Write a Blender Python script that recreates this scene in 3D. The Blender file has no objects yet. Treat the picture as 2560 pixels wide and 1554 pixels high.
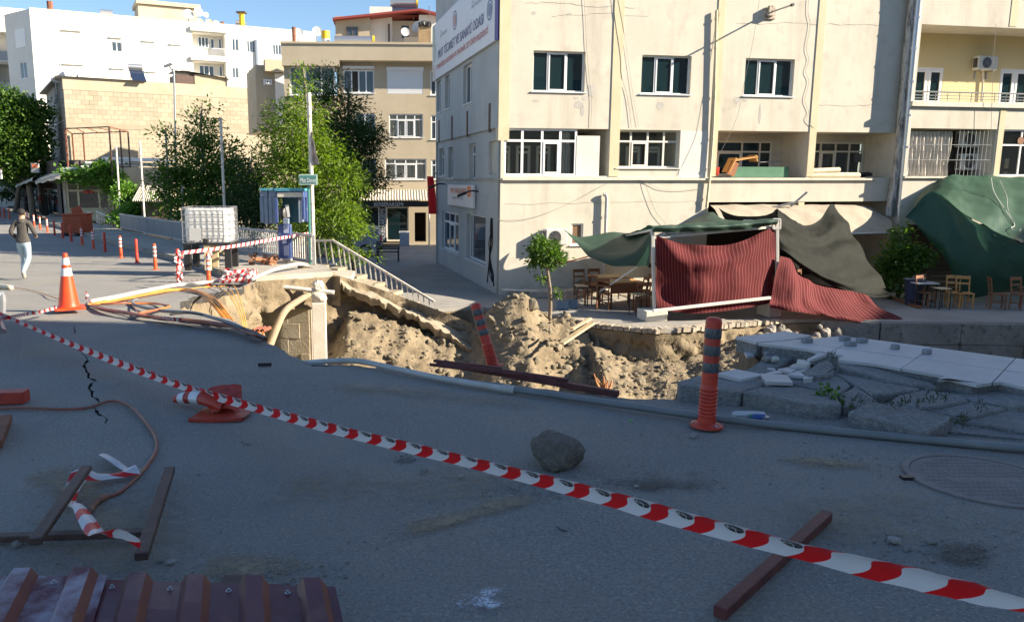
import bpy, math, random
import numpy as np
from mathutils import Vector, Matrix, noise
from mathutils.geometry import delaunay_2d_cdt
random.seed(7); np.random.seed(7)
R = random.uniform
SC = bpy.context.scene
COL = SC.collection
# camera, sky, sun, exposure
FPX, CX, CY, WPX = 1950.0, 1090.0, 777.0, 2560.0
PITCH = math.atan((777 - 450) / FPX)
EYE = Vector((0, 0, 1.65))
cam = bpy.data.cameras.new('camera'); camo = bpy.data.objects.new('camera', cam); COL.objects.link(camo)
camo.location = EYE; camo.rotation_euler = (math.pi / 2 - PITCH, 0, 0)
cam.sensor_width = 36; cam.sensor_fit = 'HORIZONTAL'; cam.lens = 36 * FPX / WPX
cam.shift_x = (WPX / 2 - CX) / WPX; cam.clip_end = 2000; cam.clip_start = .05
SC.camera = camo
SUN_EL = math.radians(25.4); SUN_AZ = math.radians(101.3)      # clockwise from +Y
SUND = Vector((math.cos(SUN_EL) * math.sin(SUN_AZ), math.cos(SUN_EL) * math.cos(SUN_AZ), math.sin(SUN_EL)))
world = bpy.data.worlds.new('World'); SC.world = world; world.use_nodes = True
wn = world.node_tree.nodes; wl = world.node_tree.links
sky = wn.new('ShaderNodeTexSky'); sky.sky_type = 'NISHITA'; sky.sun_disc = False
sky.sun_elevation = SUN_EL; sky.sun_rotation = SUN_AZ; sky.air_density = 1.0; sky.dust_density = .3; sky.ozone_density = 3.5
bg = wn['Background']; bg.inputs[1].default_value = .070
wl.new(sky.outputs[0], bg.inputs[0])
sl = bpy.data.lights.new('sun', 'SUN'); sl.energy = 5.0; sl.angle = math.radians(.55); sl.color = (1, .88, .70)
so = bpy.data.objects.new('sun', sl); COL.objects.link(so); so.rotation_euler = SUND.to_track_quat('Z', 'Y').to_euler(); so.location = (30, -10, 30)
SC.view_settings.view_transform = 'Standard'; SC.view_settings.look = 'None'
SC.view_settings.exposure = 1.5; SC.view_settings.gamma = 1
SC.cycles.max_bounces = 6; SC.cycles.transparent_max_bounces = 12
# pixel of the photograph -> place in the world
def ray(u, v):
 dx, dz = (u - CX) / FPX, (CY - v) / FPX
 c, s = math.cos(PITCH), math.sin(PITCH)
 return Vector((dx, c + dz * s, -s + dz * c))
def at_z(u, v, z): d = ray(u, v); return EYE + d * ((z - EYE.z) / d.z)
def at_y(u, v, y): d = ray(u, v); return EYE + d * (y / d.y)
RY = [-50, 9.5, 13, 17, 22, 26, 32, 41, 300]; RZ = [0, 0, -.3, -.71, -.88, -.94, -1.06, -1.15, -1.15]
def z_road(x, y): return float(np.interp(y, RY, RZ))
def on_road(u, v, dz=0):
 p = at_z(u, v, 0)
 for _ in range(25): p = at_z(u, v, z_road(p.x, p.y) + dz)
 return p
class Plane:
 "a vertical plane through O along a level direction; n points out towards the street"
 def __init__(s, O, ang=None, e=None):
  s.O = Vector(O); s.e = Vector((math.cos(ang), math.sin(ang), 0)) if e is None else Vector(e).normalized()
  s.n = Vector((s.e.y, -s.e.x, 0))
 def px(s, u, v, d=0):
  r = ray(u, v); t = ((s.O + s.n * d) - EYE).dot(s.n) / r.dot(s.n); p = EYE + r * t
  return (p - s.O).dot(s.e), p.z
 def at(s, a, z, d=0):
  p = s.O + s.e * a + s.n * d; return Vector((p.x, p.y, z))
 def off(s, d): return Plane(s.O + s.n * d, e=s.e)
# materials
MATS = {}
def ln(c):
 if isinstance(c, (int, float)): c = (c, c, c)
 return (*c, 1)
def mat(name, c1, c2=None, scale=4, rough=.8, bump=0, bscale=40, metal=0, streak=None, detail=6, c3=None, s3=20, trans=None, spec=None, contrast=(.35, .65), tr=0, vary=0, grime=None, mott=0, gfac=.55):
 m = bpy.data.materials.new(name); m.use_nodes = True; MATS[name] = m
 nt = m.node_tree; N = nt.nodes; L = nt.links; b = N['Principled BSDF']
 b.inputs['Roughness'].default_value = rough; b.inputs['Metallic'].default_value = metal
 if spec is not None: b.inputs['Specular IOR Level'].default_value = spec
 tc = N.new('ShaderNodeTexCoord'); src = tc.outputs['Object']
 col = None
 if c2 is not None:
  n = N.new('ShaderNodeTexNoise'); n.inputs['Scale'].default_value = scale; n.inputs['Detail'].default_value = detail; n.inputs['Roughness'].default_value = .65
  if streak:
   mp = N.new('ShaderNodeMapping'); mp.inputs['Scale'].default_value = streak; L.new(src, mp.inputs[0]); L.new(mp.outputs[0], n.inputs['Vector'])
  else: L.new(src, n.inputs['Vector'])
  r = N.new('ShaderNodeValToRGB'); r.color_ramp.elements[0].position = contrast[0]; r.color_ramp.elements[1].position = contrast[1]
  r.color_ramp.elements[0].color = ln(c1); r.color_ramp.elements[1].color = ln(c2)
  L.new(n.outputs[0], r.inputs[0]); col = r.outputs[0]
  if c3 is not None:
   n3 = N.new('ShaderNodeTexNoise'); n3.inputs['Scale'].default_value = s3; n3.inputs['Detail'].default_value = 4; L.new(src, n3.inputs['Vector'])
   r3 = N.new('ShaderNodeValToRGB'); r3.color_ramp.elements[0].position = .55; r3.color_ramp.elements[1].position = .72; L.new(n3.outputs[0], r3.inputs[0])
   mx = N.new('ShaderNodeMixRGB'); L.new(r3.outputs[0], mx.inputs[0]); L.new(col, mx.inputs[1]); mx.inputs[2].default_value = ln(c3); col = mx.outputs[0]
 if grime:
  n4 = N.new('ShaderNodeTexNoise'); n4.inputs['Scale'].default_value = 1; n4.inputs['Detail'].default_value = 8; n4.inputs['Roughness'].default_value = .7
  mp = N.new('ShaderNodeMapping'); mp.inputs['Scale'].default_value = (1.1, 1.1, .12); L.new(src, mp.inputs[0]); L.new(mp.outputs[0], n4.inputs['Vector'])
  r4 = N.new('ShaderNodeValToRGB'); r4.color_ramp.elements[0].position = .52; r4.color_ramp.elements[1].position = .8; L.new(n4.outputs[0], r4.inputs[0])
  mu = N.new('ShaderNodeMath'); mu.operation = 'MULTIPLY'; mu.inputs[1].default_value = gfac; L.new(r4.outputs[0], mu.inputs[0])
  mx = N.new('ShaderNodeMixRGB'); L.new(mu.outputs[0], mx.inputs[0])
  if col is None: mx.inputs[1].default_value = ln(c1)
  else: L.new(col, mx.inputs[1])
  mx.inputs[2].default_value = ln(grime); col = mx.outputs[0]
 if mott:
  n5 = N.new('ShaderNodeTexNoise'); n5.inputs['Scale'].default_value = mott; n5.inputs['Detail'].default_value = 3; L.new(src, n5.inputs['Vector'])
  m5 = N.new('ShaderNodeMapRange'); m5.inputs[1].default_value = .3; m5.inputs[2].default_value = .7; m5.inputs[3].default_value = .8; m5.inputs[4].default_value = 1.2; L.new(n5.outputs[0], m5.inputs[0])
  v5 = N.new('ShaderNodeVectorMath'); v5.operation = 'SCALE'; L.new(col, v5.inputs[0]); L.new(m5.outputs[0], v5.inputs['Scale']); col = v5.outputs[0]
 if vary:
  oi = N.new('ShaderNodeObjectInfo'); mr = N.new('ShaderNodeMapRange'); mr.inputs[3].default_value = 1 - vary; mr.inputs[4].default_value = 1 + vary; L.new(oi.outputs['Random'], mr.inputs[0])
  vm = N.new('ShaderNodeVectorMath'); vm.operation = 'SCALE'; L.new(mr.outputs[0], vm.inputs['Scale'])
  if col is None: vm.inputs[0].default_value = ln(c1)[:3]
  else: L.new(col, vm.inputs[0])
  col = vm.outputs[0]
 if col is None: b.inputs['Base Color'].default_value = ln(c1)
 else: L.new(col, b.inputs['Base Color'])
 if bump:
  n2 = N.new('ShaderNodeTexNoise'); n2.inputs['Scale'].default_value = bscale; n2.inputs['Detail'].default_value = 6; L.new(src, n2.inputs['Vector'])
  bp = N.new('ShaderNodeBump'); bp.inputs['Strength'].default_value = min(1, bump); bp.inputs['Distance'].default_value = .03; L.new(n2.outputs[0], bp.inputs['Height']); L.new(bp.outputs[0], b.inputs['Normal'])
 if tr:   # thin cloth or leaf that lets light through
  t = N.new('ShaderNodeBsdfTranslucent'); mxs = N.new('ShaderNodeMixShader'); mxs.inputs[0].default_value = tr
  if col is None: t.inputs[0].default_value = ln(trans or c1)
  elif trans: t.inputs[0].default_value = ln(trans)
  else: L.new(col, t.inputs[0])
  L.new(b.outputs[0], mxs.inputs[1]); L.new(t.outputs[0], mxs.inputs[2]); L.new(mxs.outputs[0], N['Material Output'].inputs[0])
 return m
def glass_mat(name, tint, tfac=.0, rough=.03):
 m = mat(name, tint, rough=rough, spec=.7)
 if tfac:
  nt = m.node_tree; N = nt.nodes; L = nt.links
  t = N.new('ShaderNodeBsdfTransparent'); t.inputs[0].default_value = (.8, .86, .88, 1); mx = N.new('ShaderNodeMixShader'); mx.inputs[0].default_value = tfac
  L.new(N['Principled BSDF'].outputs[0], mx.inputs[1]); L.new(t.outputs[0], mx.inputs[2]); L.new(mx.outputs[0], N['Material Output'].inputs[0])
 return m
def leaf_mat(name, ca, cb, cc, tr=.35):
 m = bpy.data.materials.new(name); m.use_nodes = True; nt = m.node_tree; N = nt.nodes; L = nt.links; b = N['Principled BSDF']
 g = N.new('ShaderNodeNewGeometry'); r = N.new('ShaderNodeValToRGB'); L.new(g.outputs['Random Per Island'], r.inputs[0])
 r.color_ramp.elements[0].color = ln(ca); r.color_ramp.elements[1].color = ln(cc); e = r.color_ramp.elements.new(.55); e.color = ln(cb)
 L.new(r.outputs[0], b.inputs['Base Color']); b.inputs['Roughness'].default_value = .55
 t = N.new('ShaderNodeBsdfTranslucent'); mx = N.new('ShaderNodeMixShader'); mx.inputs[0].default_value = tr
 sc = N.new('ShaderNodeVectorMath'); sc.operation = 'MULTIPLY'; sc.inputs[1].default_value = (1.5, 1.6, .6); L.new(r.outputs[0], sc.inputs[0]); L.new(sc.outputs[0], t.inputs[0])
 L.new(b.outputs[0], mx.inputs[1]); L.new(t.outputs[0], mx.inputs[2]); L.new(mx.outputs[0], N['Material Output'].inputs[0])
 return m
def stripe_mat(name, ca, cb, freq, duty, rough=.7, wave=0, tr=0, noisy=0, cc=None):
 "stripes along the first UV coordinate (printed or woven)"
 m = bpy.data.materials.new(name); m.use_nodes = True; nt = m.node_tree; N = nt.nodes; L = nt.links; b = N['Principled BSDF']; b.inputs['Roughness'].default_value = rough
 uv = N.new('ShaderNodeUVMap'); sp = N.new('ShaderNodeSeparateXYZ'); L.new(uv.outputs[0], sp.inputs[0])
 x = sp.outputs[0]
 if wave:
  s1 = N.new('ShaderNodeMath'); s1.operation = 'MULTIPLY'; s1.inputs[1].default_value = 6.2832; L.new(sp.outputs[1], s1.inputs[0])
  s2 = N.new('ShaderNodeMath'); s2.operation = 'SINE'; L.new(s1.outputs[0], s2.inputs[0])
  s3 = N.new('ShaderNodeMath'); s3.operation = 'MULTIPLY_ADD'; s3.inputs[1].default_value = wave * .13; L.new(s2.outputs[0], s3.inputs[0])
  s4 = N.new('ShaderNodeMath'); s4.operation = 'MULTIPLY_ADD'; s4.inputs[1].default_value = wave; L.new(sp.outputs[1], s4.inputs[0]); L.new(s3.outputs[0], s4.inputs[2]); L.new(x, s3.inputs[2]); x = s4.outputs[0]
 f = N.new('ShaderNodeMath'); f.operation = 'MULTIPLY'; f.inputs[1].default_value = freq; L.new(x, f.inputs[0])
 fr = N.new('ShaderNodeMath'); fr.operation = 'FRACT'; L.new(f.outputs[0], fr.inputs[0])
 lt = N.new('ShaderNodeMath'); lt.operation = 'LESS_THAN'; lt.inputs[1].default_value = duty; L.new(fr.outputs[0], lt.inputs[0])
 mx = N.new('ShaderNodeMixRGB'); L.new(lt.outputs[0], mx.inputs[0]); mx.inputs[1].default_value = ln(ca); mx.inputs[2].default_value = ln(cb); col = mx.outputs[0]
 if noisy:
  tc = N.new('ShaderNodeTexCoord'); n = N.new('ShaderNodeTexNoise'); n.inputs['Scale'].default_value = 3; n.inputs['Detail'].default_value = 6; L.new(tc.outputs['Object'], n.inputs['Vector'])
  mr = N.new('ShaderNodeMapRange'); mr.inputs[3].default_value = 1 - noisy; mr.inputs[4].default_value = 1 + noisy; L.new(n.outputs[0], mr.inputs[0])
  vm = N.new('ShaderNodeVectorMath'); vm.operation = 'SCALE'; L.new(col, vm.inputs[0]); L.new(mr.outputs[0], vm.inputs['Scale']); col = vm.outputs[0]
 L.new(col, b.inputs['Base Color'])
 if tr:
  t = N.new('ShaderNodeBsdfTranslucent'); L.new(col, t.inputs[0]); ms = N.new('ShaderNodeMixShader'); ms.inputs[0].default_value = tr
  L.new(b.outputs[0], ms.inputs[1]); L.new(t.outputs[0], ms.inputs[2]); L.new(ms.outputs[0], N['Material Output'].inputs[0])
 return m
# mesh builder and scene-tree helpers
OFF = {}
def root_off(o):
 while o is not None and o.parent is not None: o = o.parent
 return OFF.get(o.name, Vector((0, 0, 0))) if o else Vector((0, 0, 0))
class MB:
 def __init__(s): s.v = []; s.f = []; s.m = []; s.uv = {}
 def poly(s, pts, mi=0, uv=None):
  k = len(s.v); s.v += [tuple(p) for p in pts]; s.f.append(tuple(range(k, k + len(pts)))); s.m.append(mi)
  if uv: s.uv[len(s.f) - 1] = uv
 def grid(s, P, mi=0, uv=None, flip=False):
  nr, nc = len(P), len(P[0]); k = len(s.v)
  for r in P: s.v += [tuple(p) for p in r]
  for i in range(nr - 1):
   for j in range(nc - 1):
    q = (k + i * nc + j, k + i * nc + j + 1, k + (i + 1) * nc + j + 1, k + (i + 1) * nc + j)
    if flip: q = q[::-1]
    s.f.append(q); s.m.append(mi)
    if uv:
     w = [uv[i][j], uv[i][j + 1], uv[i + 1][j + 1], uv[i + 1][j]]
     s.uv[len(s.f) - 1] = w[::-1] if flip else w
 def obox(s, c, a, b, d, mi=0):
  c, a, b, d = Vector(c), Vector(a), Vector(b), Vector(d); k = len(s.v)
  for i in (-1, 1):
   for j in (-1, 1):
    for l in (-1, 1): s.v.append(tuple(c + a * i + b * j + d * l))
  F = [(0, 1, 3, 2), (4, 6, 7, 5), (0, 4, 5, 1), (2, 3, 7, 6), (0, 2, 6, 4), (1, 5, 7, 3)]
  if a.cross(b).dot(d) < 0: F = [q[::-1] for q in F]
  for q in F: s.f.append(tuple(k + i for i in q)); s.m.append(mi)
 def box(s, x0, x1, y0, y1, z0, z1, mi=0):
  s.obox(((x0 + x1) / 2, (y0 + y1) / 2, (z0 + z1) / 2), ((x1 - x0) / 2, 0, 0), (0, (y1 - y0) / 2, 0), (0, 0, (z1 - z0) / 2), mi)
 def pbox(s, PL, a0, a1, z0, z1, d0, d1, mi=0):
  c = PL.at((a0 + a1) / 2, (z0 + z1) / 2, (d0 + d1) / 2)
  s.obox(c, PL.e * ((a1 - a0) / 2), PL.n * ((d1 - d0) / 2), (0, 0, (z1 - z0) / 2), mi)
 def beam(s, p, q, w, h, mi=0, up=(0, 0, 1)):
  p, q = Vector(p), Vector(q); d = q - p; x = d.cross(Vector(up))
  if x.length < 1e-5: x = d.cross(Vector((0, 1, 0)))
  x.normalize(); y = x.cross(d).normalized()
  s.obox((p + q) / 2, d / 2, x * w / 2, y * h / 2, mi)
 def tube(s, pts, r, n=8, mi=0, caps=True):
  pts = [Vector(p) for p in pts]; k0 = len(s.v); m = len(pts); prev = None
  for i, p in enumerate(pts):
   t = (pts[min(i + 1, m - 1)] - pts[max(i - 1, 0)])
   t = t.normalized() if t.length > 1e-9 else Vector((0, 0, 1))
   if prev is None:
    x = t.orthogonal().normalized()
   else:
    x = prev - t * prev.dot(t); x = x.normalized() if x.length > 1e-6 else t.orthogonal().normalized()
   prev = x; y = t.cross(x); rr = r[i] if hasattr(r, '__len__') else r
   for j in range(n):
    a = 2 * math.pi * j / n; s.v.append(tuple(p + x * (rr * math.cos(a)) + y * (rr * math.sin(a))))
  for i in range(m - 1):
   for j in range(n):
    a, b = k0 + i * n + j, k0 + i * n + (j + 1) % n
    s.f.append((a, b, b + n, a + n)); s.m.append(mi)
  if caps:
   s.f.append(tuple(k0 + j for j in range(n))[::-1]); s.m.append(mi)
   s.f.append(tuple(k0 + (m - 1) * n + j for j in range(n))); s.m.append(mi)
 def lathe(s, prof, c=(0, 0, 0), n=20, mi=0, axis=(0, 0, 1), mis=None):
  c = Vector(c); az = Vector(axis).normalized(); x = az.orthogonal().normalized(); y = az.cross(x); k = len(s.v)
  for r, z in prof:
   for j in range(n):
    a = 2 * math.pi * j / n; s.v.append(tuple(c + az * z + x * (r * math.cos(a)) + y * (r * math.sin(a))))
  for i in range(len(prof) - 1):
   for j in range(n):
    a, b = k + i * n + j, k + i * n + (j + 1) % n
    s.f.append((a, b, b + n, a + n)); s.m.append(mis[i] if mis else mi)
 def prism(s, poly, z0, z1, mi=0, side=None):
  "level polygon (counter-clockwise) extruded up; z0/z1 may be functions of x,y"
  f0 = z0 if callable(z0) else (lambda x, y: z0); f1 = z1 if callable(z1) else (lambda x, y: z1)
  k = len(s.v); n = len(poly)
  s.v += [(p[0], p[1], f0(p[0], p[1])) for p in poly] + [(p[0], p[1], f1(p[0], p[1])) for p in poly]
  s.f.append(tuple(k + n + i for i in range(n))); s.m.append(mi)
  s.f.append(tuple(k + i for i in range(n))[::-1]); s.m.append(mi)
  for i in range(n):
   j = (i + 1) % n; s.f.append((k + i, k + j, k + n + j, k + n + i)); s.m.append(mi if side is None else side)
 def mesh(s, name, off=Vector((0, 0, 0))):
  me = bpy.data.meshes.new(name)
  me.from_pydata([(a - off[0], b - off[1], c - off[2]) for a, b, c in s.v], [], s.f)
  me.polygons.foreach_set('material_index', s.m)
  if s.uv:
   ul = me.uv_layers.new(name='UVMap')
   for fi, w in s.uv.items():
    ls = me.polygons[fi].loop_start
    for i, q in enumerate(w): ul.data[ls + i].uv = q
  return me
 def build(s, name, mats, parent=None, smooth=False, bevel=0, origin=None, smooth_angle=None):
  off = root_off(parent) if parent else Vector(origin or (0, 0, 0))
  me = s.mesh(name, off)
  for m in (mats if isinstance(mats, (list, tuple)) else [mats]): me.materials.append(m)
  o = bpy.data.objects.new(name, me); COL.objects.link(o)
  if parent: o.parent = parent
  else: o.location = off; OFF[o.name] = off
  if smooth: me.polygons.foreach_set('use_smooth', [True] * len(me.polygons))
  if smooth_angle is not None: me.set_sharp_from_angle(angle=math.radians(smooth_angle))
  if bevel:
   b = o.modifiers.new('bevel', 'BEVEL'); b.width = bevel; b.segments = 1; b.limit_method = 'ANGLE'
  return o
def tag(o, label=None, cat=None, group=None, kind=None):
 if label: o['label'] = label
 if cat: o['category'] = cat
 if group: o['group'] = group
 if kind: o['kind'] = kind
 return o
def thing(name, label, cat, loc=(0, 0, 0), rotz=0, group=None):
 o = bpy.data.objects.new(name, None); COL.objects.link(o); o.empty_display_size = .2
 o.location = loc; o.rotation_euler = (0, 0, rotz); OFF[o.name] = Vector(loc)
 return tag(o, label, cat, group)
def dup(root, loc, rotz=0, label=None, group=None, rot=None, scale=None):
 def rec(o, par):
  c = o.copy(); COL.objects.link(c)
  if par: c.parent = par
  for ch in o.children: rec(ch, c)
  return c
 r = rec(root, None); r.location = loc; r.rotation_euler = rot if rot else (0, 0, rotz)
 if scale: r.scale = scale if hasattr(scale, '__len__') else (scale,) * 3
 if label: r['label'] = label
 if group: r['group'] = group
 return r
def text(body, PL, lt, rb, m, parent, name='lettering', d=.012, ext=.004, d_plane=0):
 "letters fitted into a rectangle (two pixel corners) of a plane"
 s0, z1 = PL.px(*lt, d_plane); s1, z0 = PL.px(*rb, d_plane)
 return text_box(body, PL, s0, s1, z0, z1, m, parent, name, d, ext)
def text_box(body, PL, s0, s1, z0, z1, m, parent, name='lettering', d=.012, ext=.004):
 cu = bpy.data.curves.new('txt', 'FONT'); cu.body = body; cu.extrude = .01; cu.resolution_u = 2
 to = bpy.data.objects.new('txt', cu); COL.objects.link(to)
 bpy.context.view_layer.update()
 me = bpy.data.meshes.new_from_object(to.evaluated_get(bpy.context.evaluated_depsgraph_get()))
 bpy.data.objects.remove(to); bpy.data.curves.remove(cu)
 n = len(me.vertices); a = np.zeros(n * 3); me.vertices.foreach_get('co', a); a = a.reshape(-1, 3)
 lo, hi = a.min(0), a.max(0); a = (a - lo) / np.maximum(hi - lo, 1e-6); off = root_off(parent)
 out = []
 for x, y, z in a: out += list(PL.at(s0 + (s1 - s0) * x, z0 + (z1 - z0) * y, d + ext * z) - off)
 me.vertices.foreach_set('co', out); me.name = name; me.materials.clear(); me.materials.append(m)
 me.polygons.foreach_set('material_index', [0] * len(me.polygons))
 o = bpy.data.objects.new(name, me); COL.objects.link(o); o.parent = parent
 return o
def cat_rom(P, t):
 "Catmull-Rom through the list P at t in 0..1"
 n = len(P) - 1; x = min(max(t, 0), 1) * n; i = min(int(x), n - 1); f = x - i
 p0, p1, p2, p3 = P[max(i - 1, 0)], P[i], P[i + 1], P[min(i + 2, n)]
 return .5 * ((2 * p1) + (p2 - p0) * f + (2 * p0 - 5 * p1 + 4 * p2 - p3) * f * f + (3 * p1 - p0 - 3 * p2 + p3) * f ** 3)
def curve(P, n): P = [Vector(p) for p in P]; return [cat_rom(P, i / (n - 1)) for i in range(n)]
def lerp(a, b, t): return a + (b - a) * t
def fbm(p, o=4): return noise.fractal(Vector(p), .9, 2.1, o)
def sheet(ctrl, nu, nv, wr=.02, ws=2.5, seed=0, usc=1, vsc=1, fold=0, ff=9, fdir=0, swag=0, sf=2.5, octv=4):
 "a cloth: smooth surface through a grid of points with wrinkles; returns points and UVs in metres"
 C = [[Vector(p) for p in r] for r in ctrl]
 rows = [[cat_rom(r, j / (nu - 1)) for j in range(nu)] for r in C]
 P = []
 for i in range(nv):
  P.append([cat_rom([rows[k][j] for k in range(len(rows))], i / (nv - 1)) for j in range(nu)])
 out = []; UV = []
 ul = sum((P[0][j + 1] - P[0][j]).length for j in range(nu - 1)); vl = sum((P[i + 1][nu // 2] - P[i][nu // 2]).length for i in range(nv - 1))
 for i in range(nv):
  ro = []; uo = []
  for j in range(nu):
   a = P[i][min(j + 1, nu - 1)] - P[i][max(j - 1, 0)]; b = P[min(i + 1, nv - 1)][j] - P[max(i - 1, 0)][j]
   n = a.cross(b); n = n.normalized() if n.length > 1e-8 else Vector((0, -1, 0))
   w = wr * fbm(P[i][j] * ws + Vector((seed, seed * 2, 0)), octv)
   if swag: w += swag * math.sin(6.283 * sf * math.hypot(j / (nu - 1) - .45, (i / (nv - 1) + .25) * .7) + .8 * fbm((j * .03, i * .03, seed), 2))
   if fold:
    t = (j / (nu - 1) if fdir == 0 else i / (nv - 1)); q = (i / (nv - 1) if fdir == 0 else j / (nu - 1))
    w += fold * math.sin(t * ff * 6.283 + 2.2 * fbm((t * 3, q * 1.5, seed))) * (.35 + .65 * abs(fbm((t * 2, q, seed + 5))) * 1.6)
   ro.append(P[i][j] + n * w); uo.append((j / (nu - 1) * ul * usc, i / (nv - 1) * vl * vsc))
  out.append(ro); UV.append(uo)
 return out, UV
def leaves(name, pts, dirs, L, W, mats, parent, droop=.3, jit=.7, fold=.12):
 "many small pointed leaf faces; pts and dirs are Nx3 arrays"
 n = len(pts); d = dirs + np.random.normal(0, jit, (n, 3)); d[:, 2] -= droop; d /= np.linalg.norm(d, axis=1)[:, None]
 r = np.random.normal(0, 1, (n, 3)); r[:, 2] += .9; w = np.cross(d, r); w /= np.linalg.norm(w, axis=1)[:, None] + 1e-9; nn = np.cross(w, d)
 ll = (L * np.random.uniform(.6, 1.25, n))[:, None]; ww = (W * np.random.uniform(.7, 1.2, n))[:, None]
 V = np.stack([pts, pts + d * ll * .45 + w * ww * .5 + nn * ll * fold, pts + d * ll, pts + d * ll * .45 - w * ww * .5 + nn * ll * fold], 1).reshape(-1, 3)
 V = V - np.array(root_off(parent))
 me = bpy.data.meshes.new(name); me.vertices.add(4 * n); me.vertices.foreach_set('co', V.ravel())
 idx = np.arange(n) * 4
 F = np.stack([idx, idx + 1, idx + 2, idx + 3], 1).ravel()
 me.loops.add(4 * n); me.loops.foreach_set('vertex_index', F.astype(np.int32)); me.polygons.add(n)
 me.polygons.foreach_set('loop_start', (np.arange(n) * 4).astype(np.int32)); me.update(calc_edges=True); me.validate()
 for m in (mats if isinstance(mats, (list, tuple)) else [mats]): me.materials.append(m)
 o = bpy.data.objects.new(name, me); COL.objects.link(o); o.parent = parent
 return o
def crown_points(blobs, n_cl, per, spread, hollow=.45):
 "leaf positions gathered in clumps inside a set of ellipsoids (x,y,z,rx,ry,rz,weight)"
 w = np.array([b[6] if len(b) > 6 else b[3] * b[4] * b[5] for b in blobs], float); w /= w.sum()
 P = []; D = []; CC = []
 for _ in range(n_cl):
  b = blobs[np.random.choice(len(blobs), p=w)]
  d = np.random.normal(0, 1, 3); d /= np.linalg.norm(d); r = (hollow + (1 - hollow) * np.random.rand() ** .6) * np.random.uniform(.8, 1.08)
  c = np.array(b[:3]) + d * r * np.array(b[3:6]); CC.append(c)
  k = max(3, int(per * np.random.uniform(.5, 1.4)))
  q = np.random.normal(0, 1, (k, 3)) * spread * np.array([1, 1, .75])
  P.append(c + q); D.append(np.tile(d * .8, (k, 1)) + q / (spread * 2.5))
 return np.concatenate(P), np.concatenate(D), CC
def limb(mb, p, q, r0, r1, bend=.12, n=6, sides=7, mi=0):
 p, q = Vector(p), Vector(q); L = (q - p).length; pts = []; o = Vector((R(-1, 1), R(-1, 1), R(-.3, .3))) * L * bend
 for i in range(n): t = i / (n - 1); pts.append(p.lerp(q, t) + o * math.sin(math.pi * t) + Vector((R(-1, 1), R(-1, 1), 0)) * L * .012)
 mb.tube(pts, [lerp(r0, r1, i / (n - 1)) for i in range(n)], sides, mi)
def rock_mesh(name, seed, sub=2, rough=.28, flat=.8, m=None):
 import bmesh
 bm = bmesh.new(); bmesh.ops.create_icosphere(bm, subdivisions=sub, radius=1)
 for v in bm.verts:
  p = v.co.copy(); f = 1 + rough * fbm(p * 1.1 + Vector((seed * 3.1, seed, 0)), 3) + .3 * rough * fbm(p * 4 + Vector((seed, 0, seed * 2)), 2)
  q = p * f
  for k in range(5):  # cut facets
   random.seed(seed * 17 + k); n = Vector((R(-1, 1), R(-1, 1), R(-1, 1))).normalized(); c = R(.55, .85)
   dd = q.dot(n) - c
   if dd > 0: q -= n * dd * .9
  v.co = Vector((q.x, q.y, q.z * flat))
 me = bpy.data.meshes.new(name); bm.to_mesh(me); bm.free()
 if m: me.materials.append(m)
 return me
def in_poly(x, y, P):
 c = False; j = len(P) - 1
 for i in range(len(P)):
  if (P[i][1] > y) != (P[j][1] > y) and x < (P[j][0] - P[i][0]) * (y - P[i][1]) / (P[j][1] - P[i][1] + 1e-12) + P[i][0]: c = not c
  j = i
 return c
def seg_dist(x, y, P, closed=False):
 best = 1e9; n = len(P)
 for i in range(n if closed else n - 1):
  ax, ay = P[i][0], P[i][1]; bx, by = P[(i + 1) % n][0], P[(i + 1) % n][1]
  t = max(0, min(1, ((x - ax) * (bx - ax) + (y - ay) * (by - ay)) / ((bx - ax) ** 2 + (by - ay) ** 2 + 1e-12)))
  best = min(best, math.hypot(x - ax - t * (bx - ax), y - ay - t * (by - ay)))
 return best
def flat_mesh(mb, outer, step, zf, holes=(), inner=None, mi=0):
 "triangulated level sheet with a grid inside, cut by holes"
 pts = [Vector((p[0], p[1])) for p in outer]; n = len(pts); edges = [(i, (i + 1) % n) for i in range(n)]; faces = [list(range(n))]
 for h in holes:
  k = len(pts); pts += [Vector((p[0], p[1])) for p in h]; edges += [(k + i, k + (i + 1) % len(h)) for i in range(len(h))]
 xs = [p[0] for p in outer]; ys = [p[1] for p in outer]
 for gx in np.arange(min(xs), max(xs), step):
  for gy in np.arange(min(ys), max(ys), step):
   if in_poly(gx, gy, outer) and (inner is None or inner(gx, gy)): pts.append(Vector((gx + R(-.1, .1) * step, gy + R(-.1, .1) * step)))
 V, E, Fc, *_ = delaunay_2d_cdt(pts, edges, faces, 1, 1e-4)
 k = len(mb.v); mb.v += [(p.x, p.y, zf(p.x, p.y)) for p in V]
 for f in Fc:
  c = sum((V[i] for i in f), Vector((0, 0))) / len(f)
  if any(in_poly(c.x, c.y, h) for h in holes): continue
  a = V[f[1]] - V[f[0]]; b = V[f[2]] - V[f[0]]
  f = tuple(f) if a.x * b.y - a.y * b.x > 0 else tuple(f[::-1])
  mb.f.append(tuple(k + i for i in f)); mb.m.append(mi)
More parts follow.
